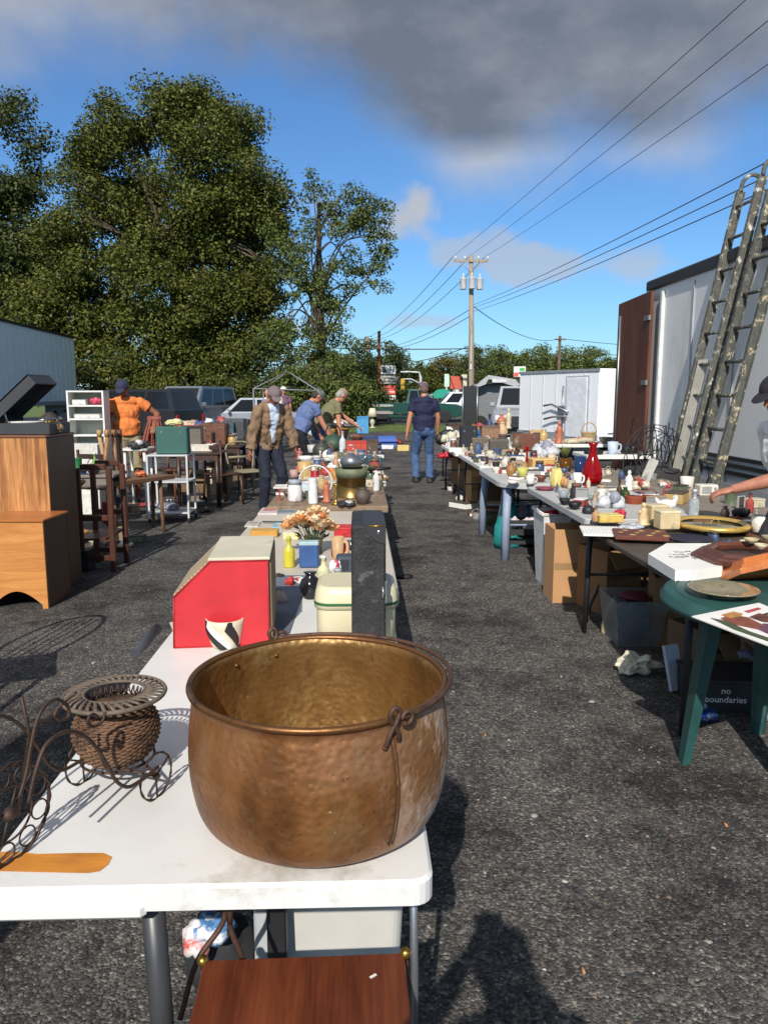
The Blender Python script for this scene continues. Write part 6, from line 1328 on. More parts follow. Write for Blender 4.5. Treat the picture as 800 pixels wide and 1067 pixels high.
# record player with the lid up
s = 1; a = D(-4, 450, yB+.04); b = D(52, 450, yB+.04); zr = D(30, 441, yB+.04).z-zB-.02; w = b.x-a.x
CH = mat((.035,.037,.042), .5, var=.15, name='charcoal_vinyl', bump=.2, bscale=200)
t = thing('record_player', ((a.x+b.x)/2, yB+.26, zB+.018), 'portable charcoal record player with its lid open on top of the tall cabinet', 'record player')
MB().box((0,0,zr/2), (w,.42,zr), bev=.006).build('case', CH, t)
k = MB(); k.lathe([(0,0),(.15,0),(.15,.012),(0,.014)], 32, M=TM((-.06,-.02,zr))); k.build('turntable', mat((.55,.53,.5), .4, name='platter'), t)
k = MB(); k.tube([(.16,.12,zr+.03),(.15,-.05,zr+.03),(.08,-.1,zr+.02)], .006, 6); k.ball((.16,.12,zr+.025), .018, n=10); k.build('tonearm', CHROME, t)
for i in range(3): MB().lathe([(0,0),(.012,0),(.01,.015),(0,.016)], 10, M=TM((w/2-.05, -.14+.06*i, zr))).build('knob', BRASS, t)
q = Vector(D(-8, 436, yB+.3)); u = Vector(D(32, 398, yB+.3)); 
lid = MB(); v = u-q; ang = math.atan2(v.z, v.x); Ll = v.length*1.05; M_ = TM((-w/2-.02, 0, zr+.01), 0, -ang, 0)
lid.box((Ll/2,0,.075), (Ll,.42,.012), M=M_); lid.box((Ll/2,-.204,.035), (Ll,.012,.09), M=M_); lid.box((Ll/2,.204,.035), (Ll,.012,.09), M=M_); lid.box((Ll-.006,0,.035), (.012,.40,.09), M=M_); lid.box((.006,0,.035), (.012,.40,.09), M=M_)
lid.build('lid', CH, t)
MB().tube([(-.12,-.19,zr),(-.16,-.19,zr+.16)], .006, 6).build('lid_stay', STEEL, t)
put('heap', 57, 452, 14, 12, (150,120,80), 'brass bits and tangled jewellery beside the record player', 'bric-a-brac', (90,80,60), z=zB+.02)
# small table behind with silver platter
def simple_table(name, label, cx, cy, w, d, h, m, rz=0, lt=.04, shelf=None, lm=None, group=None, rail=True):
    t = thing(name, (cx, cy, 0), label, 'table', rz, group); MB().box((0,0,h-.015), (w,d,.03), bev=.005).build('table_top', m, t)
    if rail: MB().box((0,-d/2+.03,h-.07), (w-.08,.02,.08)).build('apron', m, t); MB().box((0,d/2-.03,h-.07), (w-.08,.02,.08)).build('apron', m, t)
    for sx in (-1,1):
        for sy in (-1,1): MB().tube([(sx*(w/2-.05),sy*(d/2-.05),h-.03),(sx*(w/2-.04),sy*(d/2-.04),0)], [lt*.6,lt*.42], 8).build('leg', lm or m, t)
    if shelf is not None:
        for z in shelf: MB().box((0,0,z), (w-.06,d-.06,.015)).build('shelf', m, t)
    return t
a = D(80, 411, 8.1); simple_table('side_table', 'small table of odds and ends behind the dark wooden rack', a.x-.1, 8.3, .9, .5, .72, gm((130,120,110)))
for kd, px, py, w, h, c, c2, lab, cat in [('can', 86, 474, 9, 16, (40,130,70), None, 'green metal can on the small table at left', 'can'), ('heap', 98, 476, 18, 12, (40,40,46), (200,200,205), 'tangled black cables on the small table at left', 'cables'), ('bottle', 104, 476, 6, 20, (120,170,70), (230,230,230), 'light green bottle on the small table at left', 'bottle'),
   ('plate', 78, 470, 16, 4, (200,200,205), None, 'silver platter on the small table at left', 'platter'), ('cup', 92, 470, 8, 8, (70,80,160), None, 'blue mug on the small table at left', 'mug'), ('heap', 76, 480, 14, 14, (120,60,120), (60,40,60), 'purple cloth bundle by the green can', 'cloth'), ('kettle', 100, 468, 12, 12, (190,190,196), (30,30,30), 'chrome teapot behind the green can', 'teapot')]:
    pz = .725; p = D(px, py, 8.3); s_ = mpp(p); item(kd, (p.x, 8.15+(hash(lab) % 7)*.0, pz), w*s_, h*s_, gm(c), lab, cat, gm(c2) if c2 else None)
# dark wooden rack (like a folding valet) with slanted board
DW = wood(S(58,32,22), S(88,50,34), 'Z', 14, .45, name='dark_mahogany')
a = D(92, 585, 6.85); b = D(120, 588, 6.75); zt = D(100, 482, 6.8).z
t = thing('wooden_rack', ((a.x+b.x)/2, 6.8, 0), 'dark mahogany upright rack with crossed rails standing on the gravel at left', 'rack'); w = b.x-a.x
for x in (-w/2, w/2):
    for y in (-.08, .30): MB().box((x,y,zt/2-.02), (.05,.035,zt-.04), bev=.008).build('post', DW, t)
for z in (zt-.03, .48, .12):
    for y in (-.08,.30): MB().box((0,y,z), (w-.05,.03,.05), bev=.006).build('rail', DW, t)
k = MB(); p0 = Vector((-w/2-.32,-.02,.42)); p1 = Vector((-w/2+.02,-.02,.8)); MB().box((0,0,0), ((p1-p0).length,.12,.03), M=Matrix.Translation((p0+p1)/2) @ rotm(0, -math.atan2(p1.z-p0.z, p1.x-p0.x), 0)).build('slanted_board', wood(S(150,92,44), S(180,120,66), 'X', 10, .4, name='orange_board'), t)
MB().box((-.02,.1,.30), (w*.9,.5,.02)).build('shelf', DW, t); MB().box((.05,.1,.5), (.1,.02,.2), bev=.01).build('red_panel', gm((150,50,36)), t)
for i, (px, py, w_, h_, c, lab) in enumerate([(78, 560, 18, 16, (208,150,80), 'orange pine board lying by the cabinet side'), (98, 556, 12, 8, (196,130,74), 'short pine offcut lying beneath the dark rack'), (104, 575, 14, 6, (110,70,60), 'reddish wooden block under the dark rack')]):
    p = G(px, py+8); s_ = mpp(p); tag(MB().box((0,0,h_*s_/2), (w_*s_,.18,h_*s_*.6), bev=.006, ry=.3-.2*i).build('board', gm(c), None, (p.x, p.y+.1, .02)), lab, 'board')
put('box', 80, 596, 26, 22, (24,24,26), 'black carton with white print in the shade beside the cabinets', 'carton', (30,30,32), z=0, d=22)
# rusty bench beam, white stand, metal cart with green case
a = D(118, 510, 8.3); b = D(168, 505, 8.9); k = MB(); t = thing('wooden_bench', ((a.x+b.x)/2, 8.6, 0), 'rough brown plank bench on splayed legs before the man in orange', 'bench', math.atan2(.6, b.x-a.x)); w = math.hypot(b.x-a.x, .6)
RW = wood(S(88,62,44), S(124,92,66), 'X', 10, .8, name='rough_plank', coat=0); zt = D(140, 500, 8.6).z
MB().box((0,0,zt), (w+.2,.26,.05), bev=.006).build('seat_plank', RW, t)
for x in (-w*.4, w*.4):
    for s_ in (-1, 1): MB().tube([(x,s_*.06,zt-.03),(x+s_*.08,s_*.16,0)], .022, 7).build('leg', RW, t)
for i, (x0_, x1_) in enumerate(((112,108),(119,124),(125,130),(104,116))):
    p0 = D(x0_, 455, 8.9+i*.12); p1 = D(x1_, 505+i*3, 8.9+i*.12); p1.z = max(p1.z, .02); k = MB(); k.tube([p1, p0], [.018,.024], 7); k.tube([p0, p0+Vector((0,0,.08))], [.03,.03], 7)
    tag(k.build('wooden_tool_handle', gm([(176,120,66),(150,100,60),(96,60,44),(190,150,96)][i]), None), ['honey coloured wooden handle leaning left of the bench', 'straight tan wooden handle in front of the orange man', 'dark red wooden handle crossing before the khaki shorts', 'pale slanted wooden handle nearest the dark rack'][i], 'handle')
a = D(141, 411, 9.9); simple_table('white_stand', 'small white metal stand in front of the man in orange', a.x, 9.9, .34, .4, .88, gm((226,226,222)), shelf=(.45,), lt=.03, rail=False)
put('heap', 141, 468, 22, 10, (60,56,56), 'tangle of dark tools on the small white stand', 'tools', (214,214,214), z=.88)
c0 = G(183, 541); c1 = G(163, 530); yC = 9.3; a = D(153, 500, yC); b = D(196, 500, yC); zc = D(175, 474, yC).z; w = b.x-a.x
t = thing('utility_cart', ((a.x+b.x)/2, yC+.22, 0), 'white three shelf metal utility cart carrying the green case', 'cart'); CW = mat((.6,.62,.64), .4, .2, var=.08, name='cart_metal')
for z in (zc-.012, zc*.6, .12):
    MB().box((0,0,z), (w,.42,.02), bev=.004).build('shelf', CW, t)
for x in (-w/2+.01, w/2-.01):
    for y in (-.2,.2):
        l_ = MB().box((x,y,zc/2+.03), (.022,.022,zc-.06)).build('leg', CW, t); MB().ball((x,y,.03), (.02,.03,.03), n=10).build('caster', RUBBER, l_)
p = D(176, 473, yC); hc = p.z-D(176,445,yC).z
hc = D(176,445,yC).z-zc; item('suitcase', (p.x+.02, yC+.16, zc), 33*mpp(p), hc, mat(S(52,98,90,.85), .6, var=.08, bump=.2, bscale=120, name='green_vinyl'), 'green vinyl case standing upright on the white cart', 'case', gm((36,70,64)), d=.16)
put('heap', 172, 532, 26, 8, (150,150,160), 'grey plastic wrap on the lowest shelf of the white cart', 'plastic wrap', (110,110,120), z=.13)
put('heap', 146, 497, 12, 7, (220,110,60), 'orange cloth lying on the plank bench', 'cloth', (200,90,50), z=D(140, 500, 8.6).z+.03)
# white shelf unit
yS = 10.6; a = D(70, 430, yS); b = D(108, 430, yS); zt = D(90, 407, yS).z; w = b.x-a.x; SW = mat((.72,.72,.68), .5, var=.05, name='white_shelf_paint')
t = thing('bookshelf', ((a.x+b.x)/2, yS+.15, 0), 'open white shelf unit left of the man in orange', 'shelf', math.radians(3))
for x in (-w/2+.012, w/2-.012): MB().box((x,0,zt/2), (.024,.3,zt), bev=.002).build('side_panel', SW, t)
for z in (zt-.012, D(90,423,yS).z, D(90,437,yS).z, D(90,454,yS).z, .5, .1): MB().box((0,0,z), (w-.048,.29,.022), bev=.002).build('shelf', SW, t)
MB().box((0,.15,zt/2), (w-.03,.012,zt-.02)).build('back_panel', mat((.32,.34,.30), .7, name='shelf_back'), t)
for z, x, kd, w_, h_, c, c2, lab, cat in ((D(90,423,yS).z+.012, .12, 'heap', .16, .11, (206,40,80), (230,90,120), 'coiled pink red hose on the upper white shelf', 'hose'), (D(90,423,yS).z+.012, -.08, 'box', .18, .07, (235,233,225), (240,238,232), 'long white box beside the pink hose', 'box'), (D(90,437,yS).z+.012, .02, 'box', .34, .06, (230,228,220), (210,205,195), 'flat white box on the middle white shelf', 'box'), (D(90,437,yS).z+.012, -.16, 'cup', .05, .05, (70,130,90), None, 'tiny green cup on the middle white shelf', 'cup')):
    item(kd, ((a.x+b.x)/2+x, yS+.06, z), w_, h_, gm(c), lab, cat, gm(c2) if c2 else None, d=.1)
p = D(85, 462, yS-.5); item('box', (p.x, yS-.5, 0), .5, p.z, gm((228,226,214)), 'tall white appliance carton in front of the shelf unit', 'carton', gm((214,210,200)), d=.3)
# dark tables further back and their goods
DT = wood(S(40,26,20), S(64,42,32), 'X', 12, .5, name='dark_table_wood')
for i, (px, Y, w, d, h, lab) in enumerate([(205, 10.6, .62, .6, .76, 'dark wooden table right behind the green case'), (226, 12.0, .75, .7, .76, 'second dark wooden table, with red cloth on it'), (240, 13.6, .8, .8, .76, 'third dark wooden table back along the left row'), (253, 15.2, .8, .8, .76, 'farthest dark table of the left row'), (190, 14.2, 1.6, .8, .8, 'long brown table bearing the pink and red boxes')]):
    p = D(px, 470, Y); simple_table('wooden_table', lab, p.x, Y+d/2, w, d, h, DT, lt=.055)
lefts = [
 ('box', 185, 12.9, .80, .36, .20, (200,60,120), (214,80,136), 'pink box on the long brown table', 'box'), ('box', 196, 13.9, .80, .40, .20, (206,50,52), (220,80,70), 'red box right of the pink box', 'box'),
 ('heap', 183, 14.3, .98, .40, .14, (214,206,140), (226,220,180), 'yellow and cream fabric on the pink box', 'fabric'), ('heap', 201, 14.6, .8, .5, .3, (206,180,150), (180,150,120), 'tan fabric heap behind the red box', 'fabric'),
 ('heap', 216, 14.3, .8, .5, .34, (60,76,140), (226,230,236), 'blue and white plastic heap beyond the red box', 'plastic heap'), ('suitcase', 212, 11.4, .76, .30, .24, (110,66,44), (80,46,30), 'brown leather suitcase behind the green case', 'suitcase'),
 ('box', 212, 10.85, .76, .30, .10, (222,214,196), (236,230,214), 'cream flat box on the nearest dark table', 'box'), ('suitcase', 224, 12.2, .76, .40, .34, (120,72,50), (90,52,36), 'reddish brown case on the second dark table', 'suitcase'),
 ('heap', 237, 12.3, .76, .30, .14, (206,50,44), (220,140,90), 'red cloth draped at the edge of the second dark table', 'cloth'), ('vase', 233, 12.5, .76, .16, .26, (190,160,100), None, 'tan vase standing over the red cloth', 'vase'),
 ('radio', 231, 13.8, .76, .50, .30, (60,90,100), (40,50,56), 'teal grey radio on the third dark table', 'radio'), ('box', 245, 13.9, .76, .36, .36, (70,72,78), (84,88,94), 'dark grey metal box on the third dark table', 'box'),
 ('heap', 228, 15.4, .8, .6, .34, (40,60,100), (190,70,70), 'navy cloth pile behind the teal grey radio', 'cloth'), ('box', 250, 15.4, .76, .4, .30, (50,48,48), (66,62,60), 'black box on the farthest dark table', 'box'),
 ('jar', 243, 12.4, .76, .12, .16, (200,204,200), (150,150,150), 'white jar at the right corner of the second dark table', 'jar'), ('kettle', 256, 15.3, .76, .22, .22, (90,110,100), (40,40,40), 'grey green kettle at the far end of the left row', 'kettle'),
 ('clock', 220, 13.7, .76, .22, .2, (90,60,40), (220,214,196), 'small mantel clock left of the teal grey radio', 'clock'), ('blob', 239, 13.7, .76, .12, .3, (150,140,110), None, 'tan figurine between the radio and the metal box', 'figurine'),
 ('frame', 200, 10.75, .76, .3, .36, (50,40,34), (110,100,90), 'dark picture frame leaning behind the green case', 'frame'), ('heap', 172, 13.2, .8, .3, .16, (60,60,70), (180,60,60), 'dark cloth pile left of the pink box', 'cloth'),
]
for kd, px, Y, z, w, h, c, c2, lab, cat in lefts:
    p = D(px, 450, Y+.1); item(kd, (p.x, Y+.12, z), w, h, gm(c), lab, cat, gm(c2) if c2 else None, d=(.04 if kd == 'frame' else min(w, .4)))
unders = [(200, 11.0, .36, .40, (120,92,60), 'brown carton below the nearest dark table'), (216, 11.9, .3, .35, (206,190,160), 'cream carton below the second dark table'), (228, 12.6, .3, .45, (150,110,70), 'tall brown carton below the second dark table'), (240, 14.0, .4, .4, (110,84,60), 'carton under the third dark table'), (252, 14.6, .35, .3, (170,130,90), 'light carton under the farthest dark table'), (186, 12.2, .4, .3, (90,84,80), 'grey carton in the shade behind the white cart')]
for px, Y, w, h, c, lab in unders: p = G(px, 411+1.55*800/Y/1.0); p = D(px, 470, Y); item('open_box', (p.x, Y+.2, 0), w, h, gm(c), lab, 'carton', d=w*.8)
for i, (px, py, c, lab) in enumerate([(262, 468, (214,216,220), 'white curved plastic chair frame beside the far end of the left row'), (258, 496, (150,140,110), 'wooden chair frame at the aisle end of the left row')]):
    p = G(px, 520 if i else 500); t = thing('chair', (p.x, p.y, 0), lab, 'chair', .6); mm = gm(c)
    k = MB(); k.box((0,0,.42), (.42,.4,.03), bev=.01); k.build('seat', mm, t)
    for sx in (-.19,.19):
        for sy in (-.18,.18): MB().tube([(sx,sy,.42),(sx*1.1,sy*1.15,0)], .014, 6).build('leg', mm, t)
    k = MB(); k.tube(spline([(-.19,.18,.42),(-.2,.24,.8),(.2,.24,.8),(.19,.18,.42)], 5), .014, 6); k.tube([(-.19,.21,.62),(.19,.21,.62)], .02, 6); k.build('backrest', mm, t)
for px, Y, rz, c, h, lab in ((118, 12.6, .5, (70,44,30), .92, 'dark wooden chair left of the man in orange'), (232, 10.9, 2.4, (60,38,28), .9, 'dark ladder back chair before the second dark table'), (178, 11.6, -.4, (96,60,40), .95, 'reddish brown chair between the man in orange and the dark tables'), (246, 12.9, 1.2, (120,86,56), .88, 'light brown chair at the aisle side of the third dark table'), (104, 9.4, 2.9, (50,34,28), .9, 'nearly black chair behind the small table of odds and ends')):
    p = D(px, 470, Y); t = thing('chair', (p.x, Y, 0), lab, 'chair', rz); mm = wood(S(*[v*.8 for v in c]), S(*[min(255, v*1.3) for v in c]), 'Z', 14, .5, name='chair_wood')
    MB().box((0,0,.44), (.42,.4,.03), bev=.012).build('seat', mm, t)
    for sx in (-.18,.18):
        MB().tube([(sx,-.17,.43),(sx*1.08,-.19,0)], .018, 7).build('leg', mm, t); MB().tube([(sx,.17,h),(sx,.17,.44),(sx*1.08,.22,0)], .018, 7).build('leg', mm, t)
    for z in (.58,.7,.82): MB().box((0,.17,z*h/.9), (.34,.015,.06), bev=.004).build('back_slat', mm, t)
# out-of-frame block added for its shadow, and hoop chair whose slatted shadow shows
t = thing('shadow_caster', (-1.58, 1.15, 0), 'dark upright block added out of view left of the front table to cast a shadow', 'shadow_caster'); 
MB().box((0,0,.97), (.64,.7,1.88), bev=.01).build('caster_body', DW, t)
for y in (-.2,.2): MB().box((.33,y*.85,1.0), (.02,.32,1.7), bev=.006).build('door', DW, t)  # front panels of the added, unseen shadow block
t = thing('hoop_back_chair', (-2.15, 3.85, 0), 'wooden hoop back chair at the left edge casting a slatted shadow on the gravel', 'chair', math.radians(20))
MB().box((0,-.2,.45), (.44,.42,.035), bev=.012).build('seat', DW, t)
for sx in (-.17,.17):
    for sy in (-.37,-.03): MB().tube([(sx,sy,.44),(sx*1.3,sy*1.1,0)], .018, 7).build('leg', DW, t)
k = MB(); k.tube(spline([(-.19,0,.46),(-.23,.04,.75),(-.12,.06,1.02),(.12,.06,1.02),(.23,.04,.75),(.19,0,.46)], 5), .014, 7)
for x in (-.12,-.06,0,.06,.12): k.tube([(x*.9,0,.46),(x,.05,1.03-abs(x)*.5)], .007, 5)
k.build('backrest', DW, t)
# ------------------------------------------------------------------ right row of tables
FX = 1.2
GRYT = mat(S(196,196,194,.85), .5, var=.06, scale=3, alt=S(170,168,160,.8), name='grey_white_table')
q = [G(*a, TZ) for a in ((705,612),(595,555),(562,535),(515,505),(475,488))]
R1 = simple_table('market_table', 'long black edged table carrying the octagonal white box and mirrors', 1.43+.42, (3.25+4.88)/2, .84, 1.63, TZ-.022, wood(S(60,52,48), S(92,82,74), 'Y', 10, .6, name='dark_board', coat=0), lt=.035, lm=DARKMETAL)
R2 = folding_table('folding_table', 'thick grey white folding table with glassware, open cartons beneath', 1.48, 2.3, 4.93, 6.75, GRYT, legs=True)
R3 = folding_table('folding_table', 'round cornered grey table next to the teal bag', 1.30, 2.2, 6.95, 8.6, GRYT, r=.3, legs=True, thick=.05, legt=.04, legm=mat(S(150,165,190,.8), .5, name='blue_white_plastic'))
R4 = folding_table('folding_table', 'long white folding table crowded with lamps beyond the round cornered one', 1.36, 2.25, 8.65, 10.6, WHITE, legs=True)
R5 = folding_table('folding_table', 'white folding table with black luggage near the man in navy', 1.33, 2.25, 10.7, 12.6, WHITE, legs=True)
R6 = folding_table('folding_table', 'farthest folding table of the right row with blue trays', 1.5, 3.5, 12.8, 14.6, WHITE, legs=True)
a = D(548, 459, 11.5); b = D(605, 462, 10.2)
R7 = folding_table('folding_table', 'back row white table in front of the cargo trailer, left one', 2.95, 4.3, 11.9, 12.7, WHITE, legs=True, group=None, z=.78)
R8 = folding_table('folding_table', 'back row white table in front of the cargo trailer, next to the brown truck door', 2.9, 4.1, 9.7, 10.45, WHITE, legs=True, z=.78)
R9 = folding_table('folding_table', 'weathered plank table behind the red glass decanter', 2.33, 3.1, 5.2, 8.6, wood(S(120,112,102,.8), S(150,142,130,.8), 'Y', 10, .8, name='grey_planks', coat=0), legs=True, z=.70)
R10 = folding_table('folding_table', 'second brown table carrying the oval mirror at right', 2.29, 3.05, 3.1, 5.1, wood(S(84,54,40), S(120,80,58), 'Y', 10, .6, name='brown_planks', coat=0), legs=True, z=.73)
# round green patio table
GP = mat(S(44,88,84,.8), .5, var=.2, scale=7, alt=S(86,116,110,.8), altt=.6, name='green_resin')
e = G(702, 628, .72); RT = .46; ct = Vector((e.x+RT*.97, e.y+.03, 0))
t = thing('patio_table', (ct.x, ct.y, 0), 'round dark green resin patio table at the right, closest to the camera', 'table')
k = MB(); k.lathe([(0,.70),(RT-.06,.70),(RT-.02,.66),(RT-.015,.66),(RT,.675),(RT,.69),(RT-.012,.698),(RT-.014,.712),(RT-.03,.72),(0,.721)], 72); k.build('table_top', GP, t)
k = MB()
for rr_ in (RT-.06, RT-.1): k.tube([(rr_*math.cos(a), rr_*math.sin(a), .7215) for a in [2*math.pi*i/64 for i in range(64)]], .0018, 5, True)
k.build('top_groove', GP, t)
t.scale = (1,1,1.03); lf = G(708, 794) - ct
for i, a in enumerate((math.atan2(lf.y, lf.x), math.atan2(lf.y, lf.x)+math.pi/2, math.atan2(lf.y, lf.x)+math.pi, math.atan2(lf.y, lf.x)-math.radians(106))):
    r1 = math.hypot(lf.x, lf.y) ; o = Vector((math.cos(a), math.sin(a), 0)); td = Vector((-math.sin(a), math.cos(a), 0)); k = MB(); vs = []
    for r_, z, w in ((r1*.80,.69,.058),(r1*.9,.35,.045),(r1,.0,.032)):
        for s_ in (-1, 1): vs.append(o*r_+td*w*s_+Vector((0,0,z)))
        for s_ in (1, -1): vs.append(o*(r_-w*1.2)+td*w*s_*.5+Vector((0,0,z)))
    k.add(vs, [(0,1,2,3),(8,9,10,11)]+[(l*4+j, l*4+(j+1)%4, (l+1)*4+(j+1)%4, (l+1)*4+j) for l in range(2) for j in range(4)]); k.build('leg', GP, t)
# glass plate on it
p = G(755, 622, .743); k = MB(); t = thing('glass_plate', (p.x, p.y+.02, .743), 'large clear glass cake plate with a gold tint on the green patio table', 'plate'); s = mpp(p)*36
k.lathe([(0,.004),(s*.45,.004),(s*.5,.012),(s*.96,.028),(s,.033),(s*.97,.034),(s*.5,.018),(0,.012)], 48); k.build('dish', mat(S(190,180,150), .1, .15, var=.15, trans=.45, spec=.9, scale=30, alt=S(150,130,80), name='gold_glass'), t)
k = MB(); k.lathe([(0,0),(s*.4,0),(s*.42,.004),(0,.004)], 32); k.build('foot', mat(S(200,195,170), .2, name='plate_foot'), t)
# print hanging over the edge of the patio table
c4 = [G(722,643,.725), G(772,628,.725), G(850,660,.725), G(812,678,.725)]; c4 = [G(720,643,.746), G(790,629,.746), G(868,662,.746), G(806,676,.746)]
o = c4[0]; t = thing('art_print', o, 'white bordered print of brown and purple birds lying on the green patio table', 'print')
P = lambda u, v: (c4[0]-o).lerp(c4[1]-o, u).lerp((c4[3]-o).lerp(c4[2]-o, u), v)
def quad_(k, u0, u1, v0, v1, z0, z1, pts=None):
    q = pts or [(u0,v0),(u1,v0),(u1,v1),(u0,v1)]; n = len(q)
    k.add([P(u,v)+Vector((0,0,z0)) for u,v in q]+[P(u,v)+Vector((0,0,z1)) for u,v in q], [list(range(n)), list(range(n,2*n))]+[[j,(j+1)%n,n+(j+1)%n,n+j] for j in range(n)])
k = MB(); quad_(k, 0,1,0,1,0,.004); k.build('board', PAPER, t)
for nm, c, pts in (('green_ground', (78,92,60), [(.12,.14),(.2,.3),(.16,.6),(.2,.92),(.1,.95),(.06,.5)]), ('brown_bird', (150,78,56), [(.2,.2),(.4,.16),(.5,.3),(.46,.55),(.3,.6),(.2,.42)]), ('orange_bird', (206,140,70), [(.3,.12),(.5,.1),(.54,.2),(.4,.27),(.3,.24)]), ('purple_bird', (112,70,92), [(.3,.6),(.5,.5),(.66,.62),(.6,.85),(.4,.9),(.28,.78)]), ('red_mark', (200,80,84), [(.62,.14),(.86,.12),(.86,.17),(.62,.2)]), ('lower_brown', (120,66,50), [(.52,.3),(.72,.26),(.8,.45),(.66,.56),(.54,.46)]), ('ink_lines', (50,46,44), [(.68,.3),(.9,.28),(.9,.31),(.68,.34)])):
    k = MB(); quad_(k, 0,0,0,0,.0045,.005+.0004*len(nm)*.3, pts); k.build(nm, gm(c), t)
# octagonal wooden clock cases
def octo(loc, R_, h, m, label, m2, rz=0, tilt=0, n=8):
    t = thing('octagonal_frame', loc, label, 'wooden frame', rz); t.rotation_euler.x = tilt
    rings = [(1,0),(1.0,h*.35),(.93,h*.4),(.9,h*.62),(.82,h*.68),(.78,h),(.70,h),(.66,h*.7),(.66,.004)]; k = MB(); vs = []
    for f_, z in rings:
        for j in range(n): a = 2*math.pi*(j+.5)/n; vs.append((R_*f_*math.cos(a), R_*f_*math.sin(a), z))
    L_ = len(rings); k.add(vs, [[i*n+j, i*n+(j+1)%n, (i+1)*n+(j+1)%n, (i+1)*n+j] for i in range(L_-1) for j in range(n)] + [list(range(n))[::-1]]); k.build('moulding', m, t)
    k = MB(); k.lathe([(0,h*.3),(R_*.64,h*.3),(R_*.64,h*.34),(0,h*.34)], n); k.build('inset', m2, t); return t
ORW = wood(S(168,88,36), S(212,128,62), 'X', 12, .35, name='cherry_wood', coat=.5); BRW = wood(S(70,36,26), S(104,58,40), 'X', 12, .4, name='rosewood', coat=.4)
p = G(786, 603, .75); octo((p.x+.10, p.y+.05, .745), .24, .075, ORW, 'bright cherry wood octagonal frame resting on the green patio table', gm((120,60,36)), rz=.2, tilt=-.5)
p = G(770, 588, .8); octo((p.x+.14, p.y+.16, .79), .27, .045, BRW, 'dark rosewood tray with shells in it behind the cherry wood frame', gm((90,60,48)), rz=.1)
for i, (px, py) in enumerate(((782,563),(792,569),(798,560))):
    p = G(px, py, .85); item('bowl', (p.x, p.y, .835), .07-.01*i, .025, gm([(190,176,130),(206,196,160),(150,140,110)][i]), ['tan scallop shell dish in the rosewood tray', 'pale cream shell dish nearest the right edge of the rosewood tray', 'grey green shell dish at the back of the rosewood tray'][i], 'shell dish')
# octagonal white marked box
A8 = [G(675,577,TZ+.05), G(694,566,TZ+.05), G(755,566,TZ+.05), G(764,572,TZ+.05), G(752,590,TZ+.05), G(720,594,TZ+.05), G(703,594,TZ+.05)]; c = sum(A8, Vector())/7
t = thing('game_board', (c.x, c.y, TZ), 'white many sided box lid with fine black scroll drawing on the table edge', 'box'); k = MB(); n = 7
k.add([(v.x-c.x, v.y-c.y, .0) for v in A8]+[(v.x-c.x, v.y-c.y, .05) for v in A8], [list(range(n))[::-1], list(range(n,2*n))]+[[j,(j+1)%n,n+(j+1)%n,n+j] for j in range(n)]); k.build('panel', PAPER, t)
k = MB(); rr = random.Random(9)
for i in range(70):
    a = rr.random()*6.28; q = rr.random()**.5*.9; x, y = math.cos(a)*q*.14, math.sin(a)*q*.10; l = rr.uniform(.01,.04); b_ = rr.random()*3
    k.tube(spline([(x,y,.0508),(x+l*.5*math.cos(b_),y+l*.5*math.sin(b_)+.006,.0508),(x+l*math.cos(b_),y+l*math.sin(b_),.0508)], 3), .0011, 4)
k.build('scroll_drawing', INK, t)
k = MB(); k.ball((.03,-.0,.051), (.014,.01,.001), n=10); k.build('blue_center', gm((60,90,160)), t)
# oval gilt mirror
p = G(742, 549, TZ+.01); t = thing('oval_mirror', (p.x, p.y+.02, .752), 'large oval gilt mirror lying flat at the back of the near right table', 'mirror'); sx_ = 37*mpp(p)
k = MB(); k.lathe([(.8,0),(1,0),(1.0,.02),(.93,.03),(.86,.026),(.8,.014)], 56, M=Matrix.Diagonal((sx_, sx_*1.15, 1, 1))); k.f = k.f[:-2]; k.mi = k.mi[:-2]; k.sm = k.sm[:-2]; k.build('gilt_frame', mat(S(214,178,96), .35, .5, var=.15, name='gilt', alt=S(120,70,50)), t)
k = MB(); k.lathe([(0,.004),(.82,.004),(.82,.012),(0,.012)], 56, M=Matrix.Diagonal((sx_, sx_*1.15, 1, 1))); k.build('mirror_glass', mat((.6,.58,.45), .08, .8, var=.2, scale=6, name='mirror_glass', alt=(.3,.3,.22)), t)
p = G(722, 566, TZ); t = thing('oval_tray', (p.x, p.y+.05, TZ), 'dark slate oval tray between the mirror and the white marked box', 'tray'); k = MB(); k.lathe([(0,0),(.7,0),(1,.022),(.95,.024),(.7,.008),(0,.006)], 40, M=Matrix.Diagonal((24*mpp(p), 24*mpp(p), 1, 1))); k.build('tray_body', gm((46,44,60)), t)
p = G(672, 562, TZ); t = thing('collage_tray', (p.x, p.y+.08, TZ), 'flat brown tray patterned with tan shapes in front of the plaster blocks', 'tray', -.25); k = MB(); k.box((0,0,.012), (.30,.26,.024), bev=.004); k.build('tray_base', mat(S(104,56,44), .5, var=.3, scale=30, alt=S(60,30,26), name='brown_collage'), t)
k = MB()
for i in range(9): k.lathe([(0,.0242),(.02+.004*(i%3),.0246),(0,.0255)], 9, M=TM((-.11+.03*i, .08*math.sin(i*2.1), 0)))
k.build('tan_leaf', gm((206,160,90)), t)
o = MB(); 
p = G(635, 556, TZ); t = thing('ribbed_tray', (p.x, p.y+.05, TZ), 'white ribbed plastic tray beside the brown patterned tray', 'tray', -.2); k = MB(); k.box((0,0,.004), (.30,.3,.008)); 
for i in range(16): k.box((-.14+.0187*i,0,.010), (.008,.28,.006))
k.build('tray_body', PAPER, t)
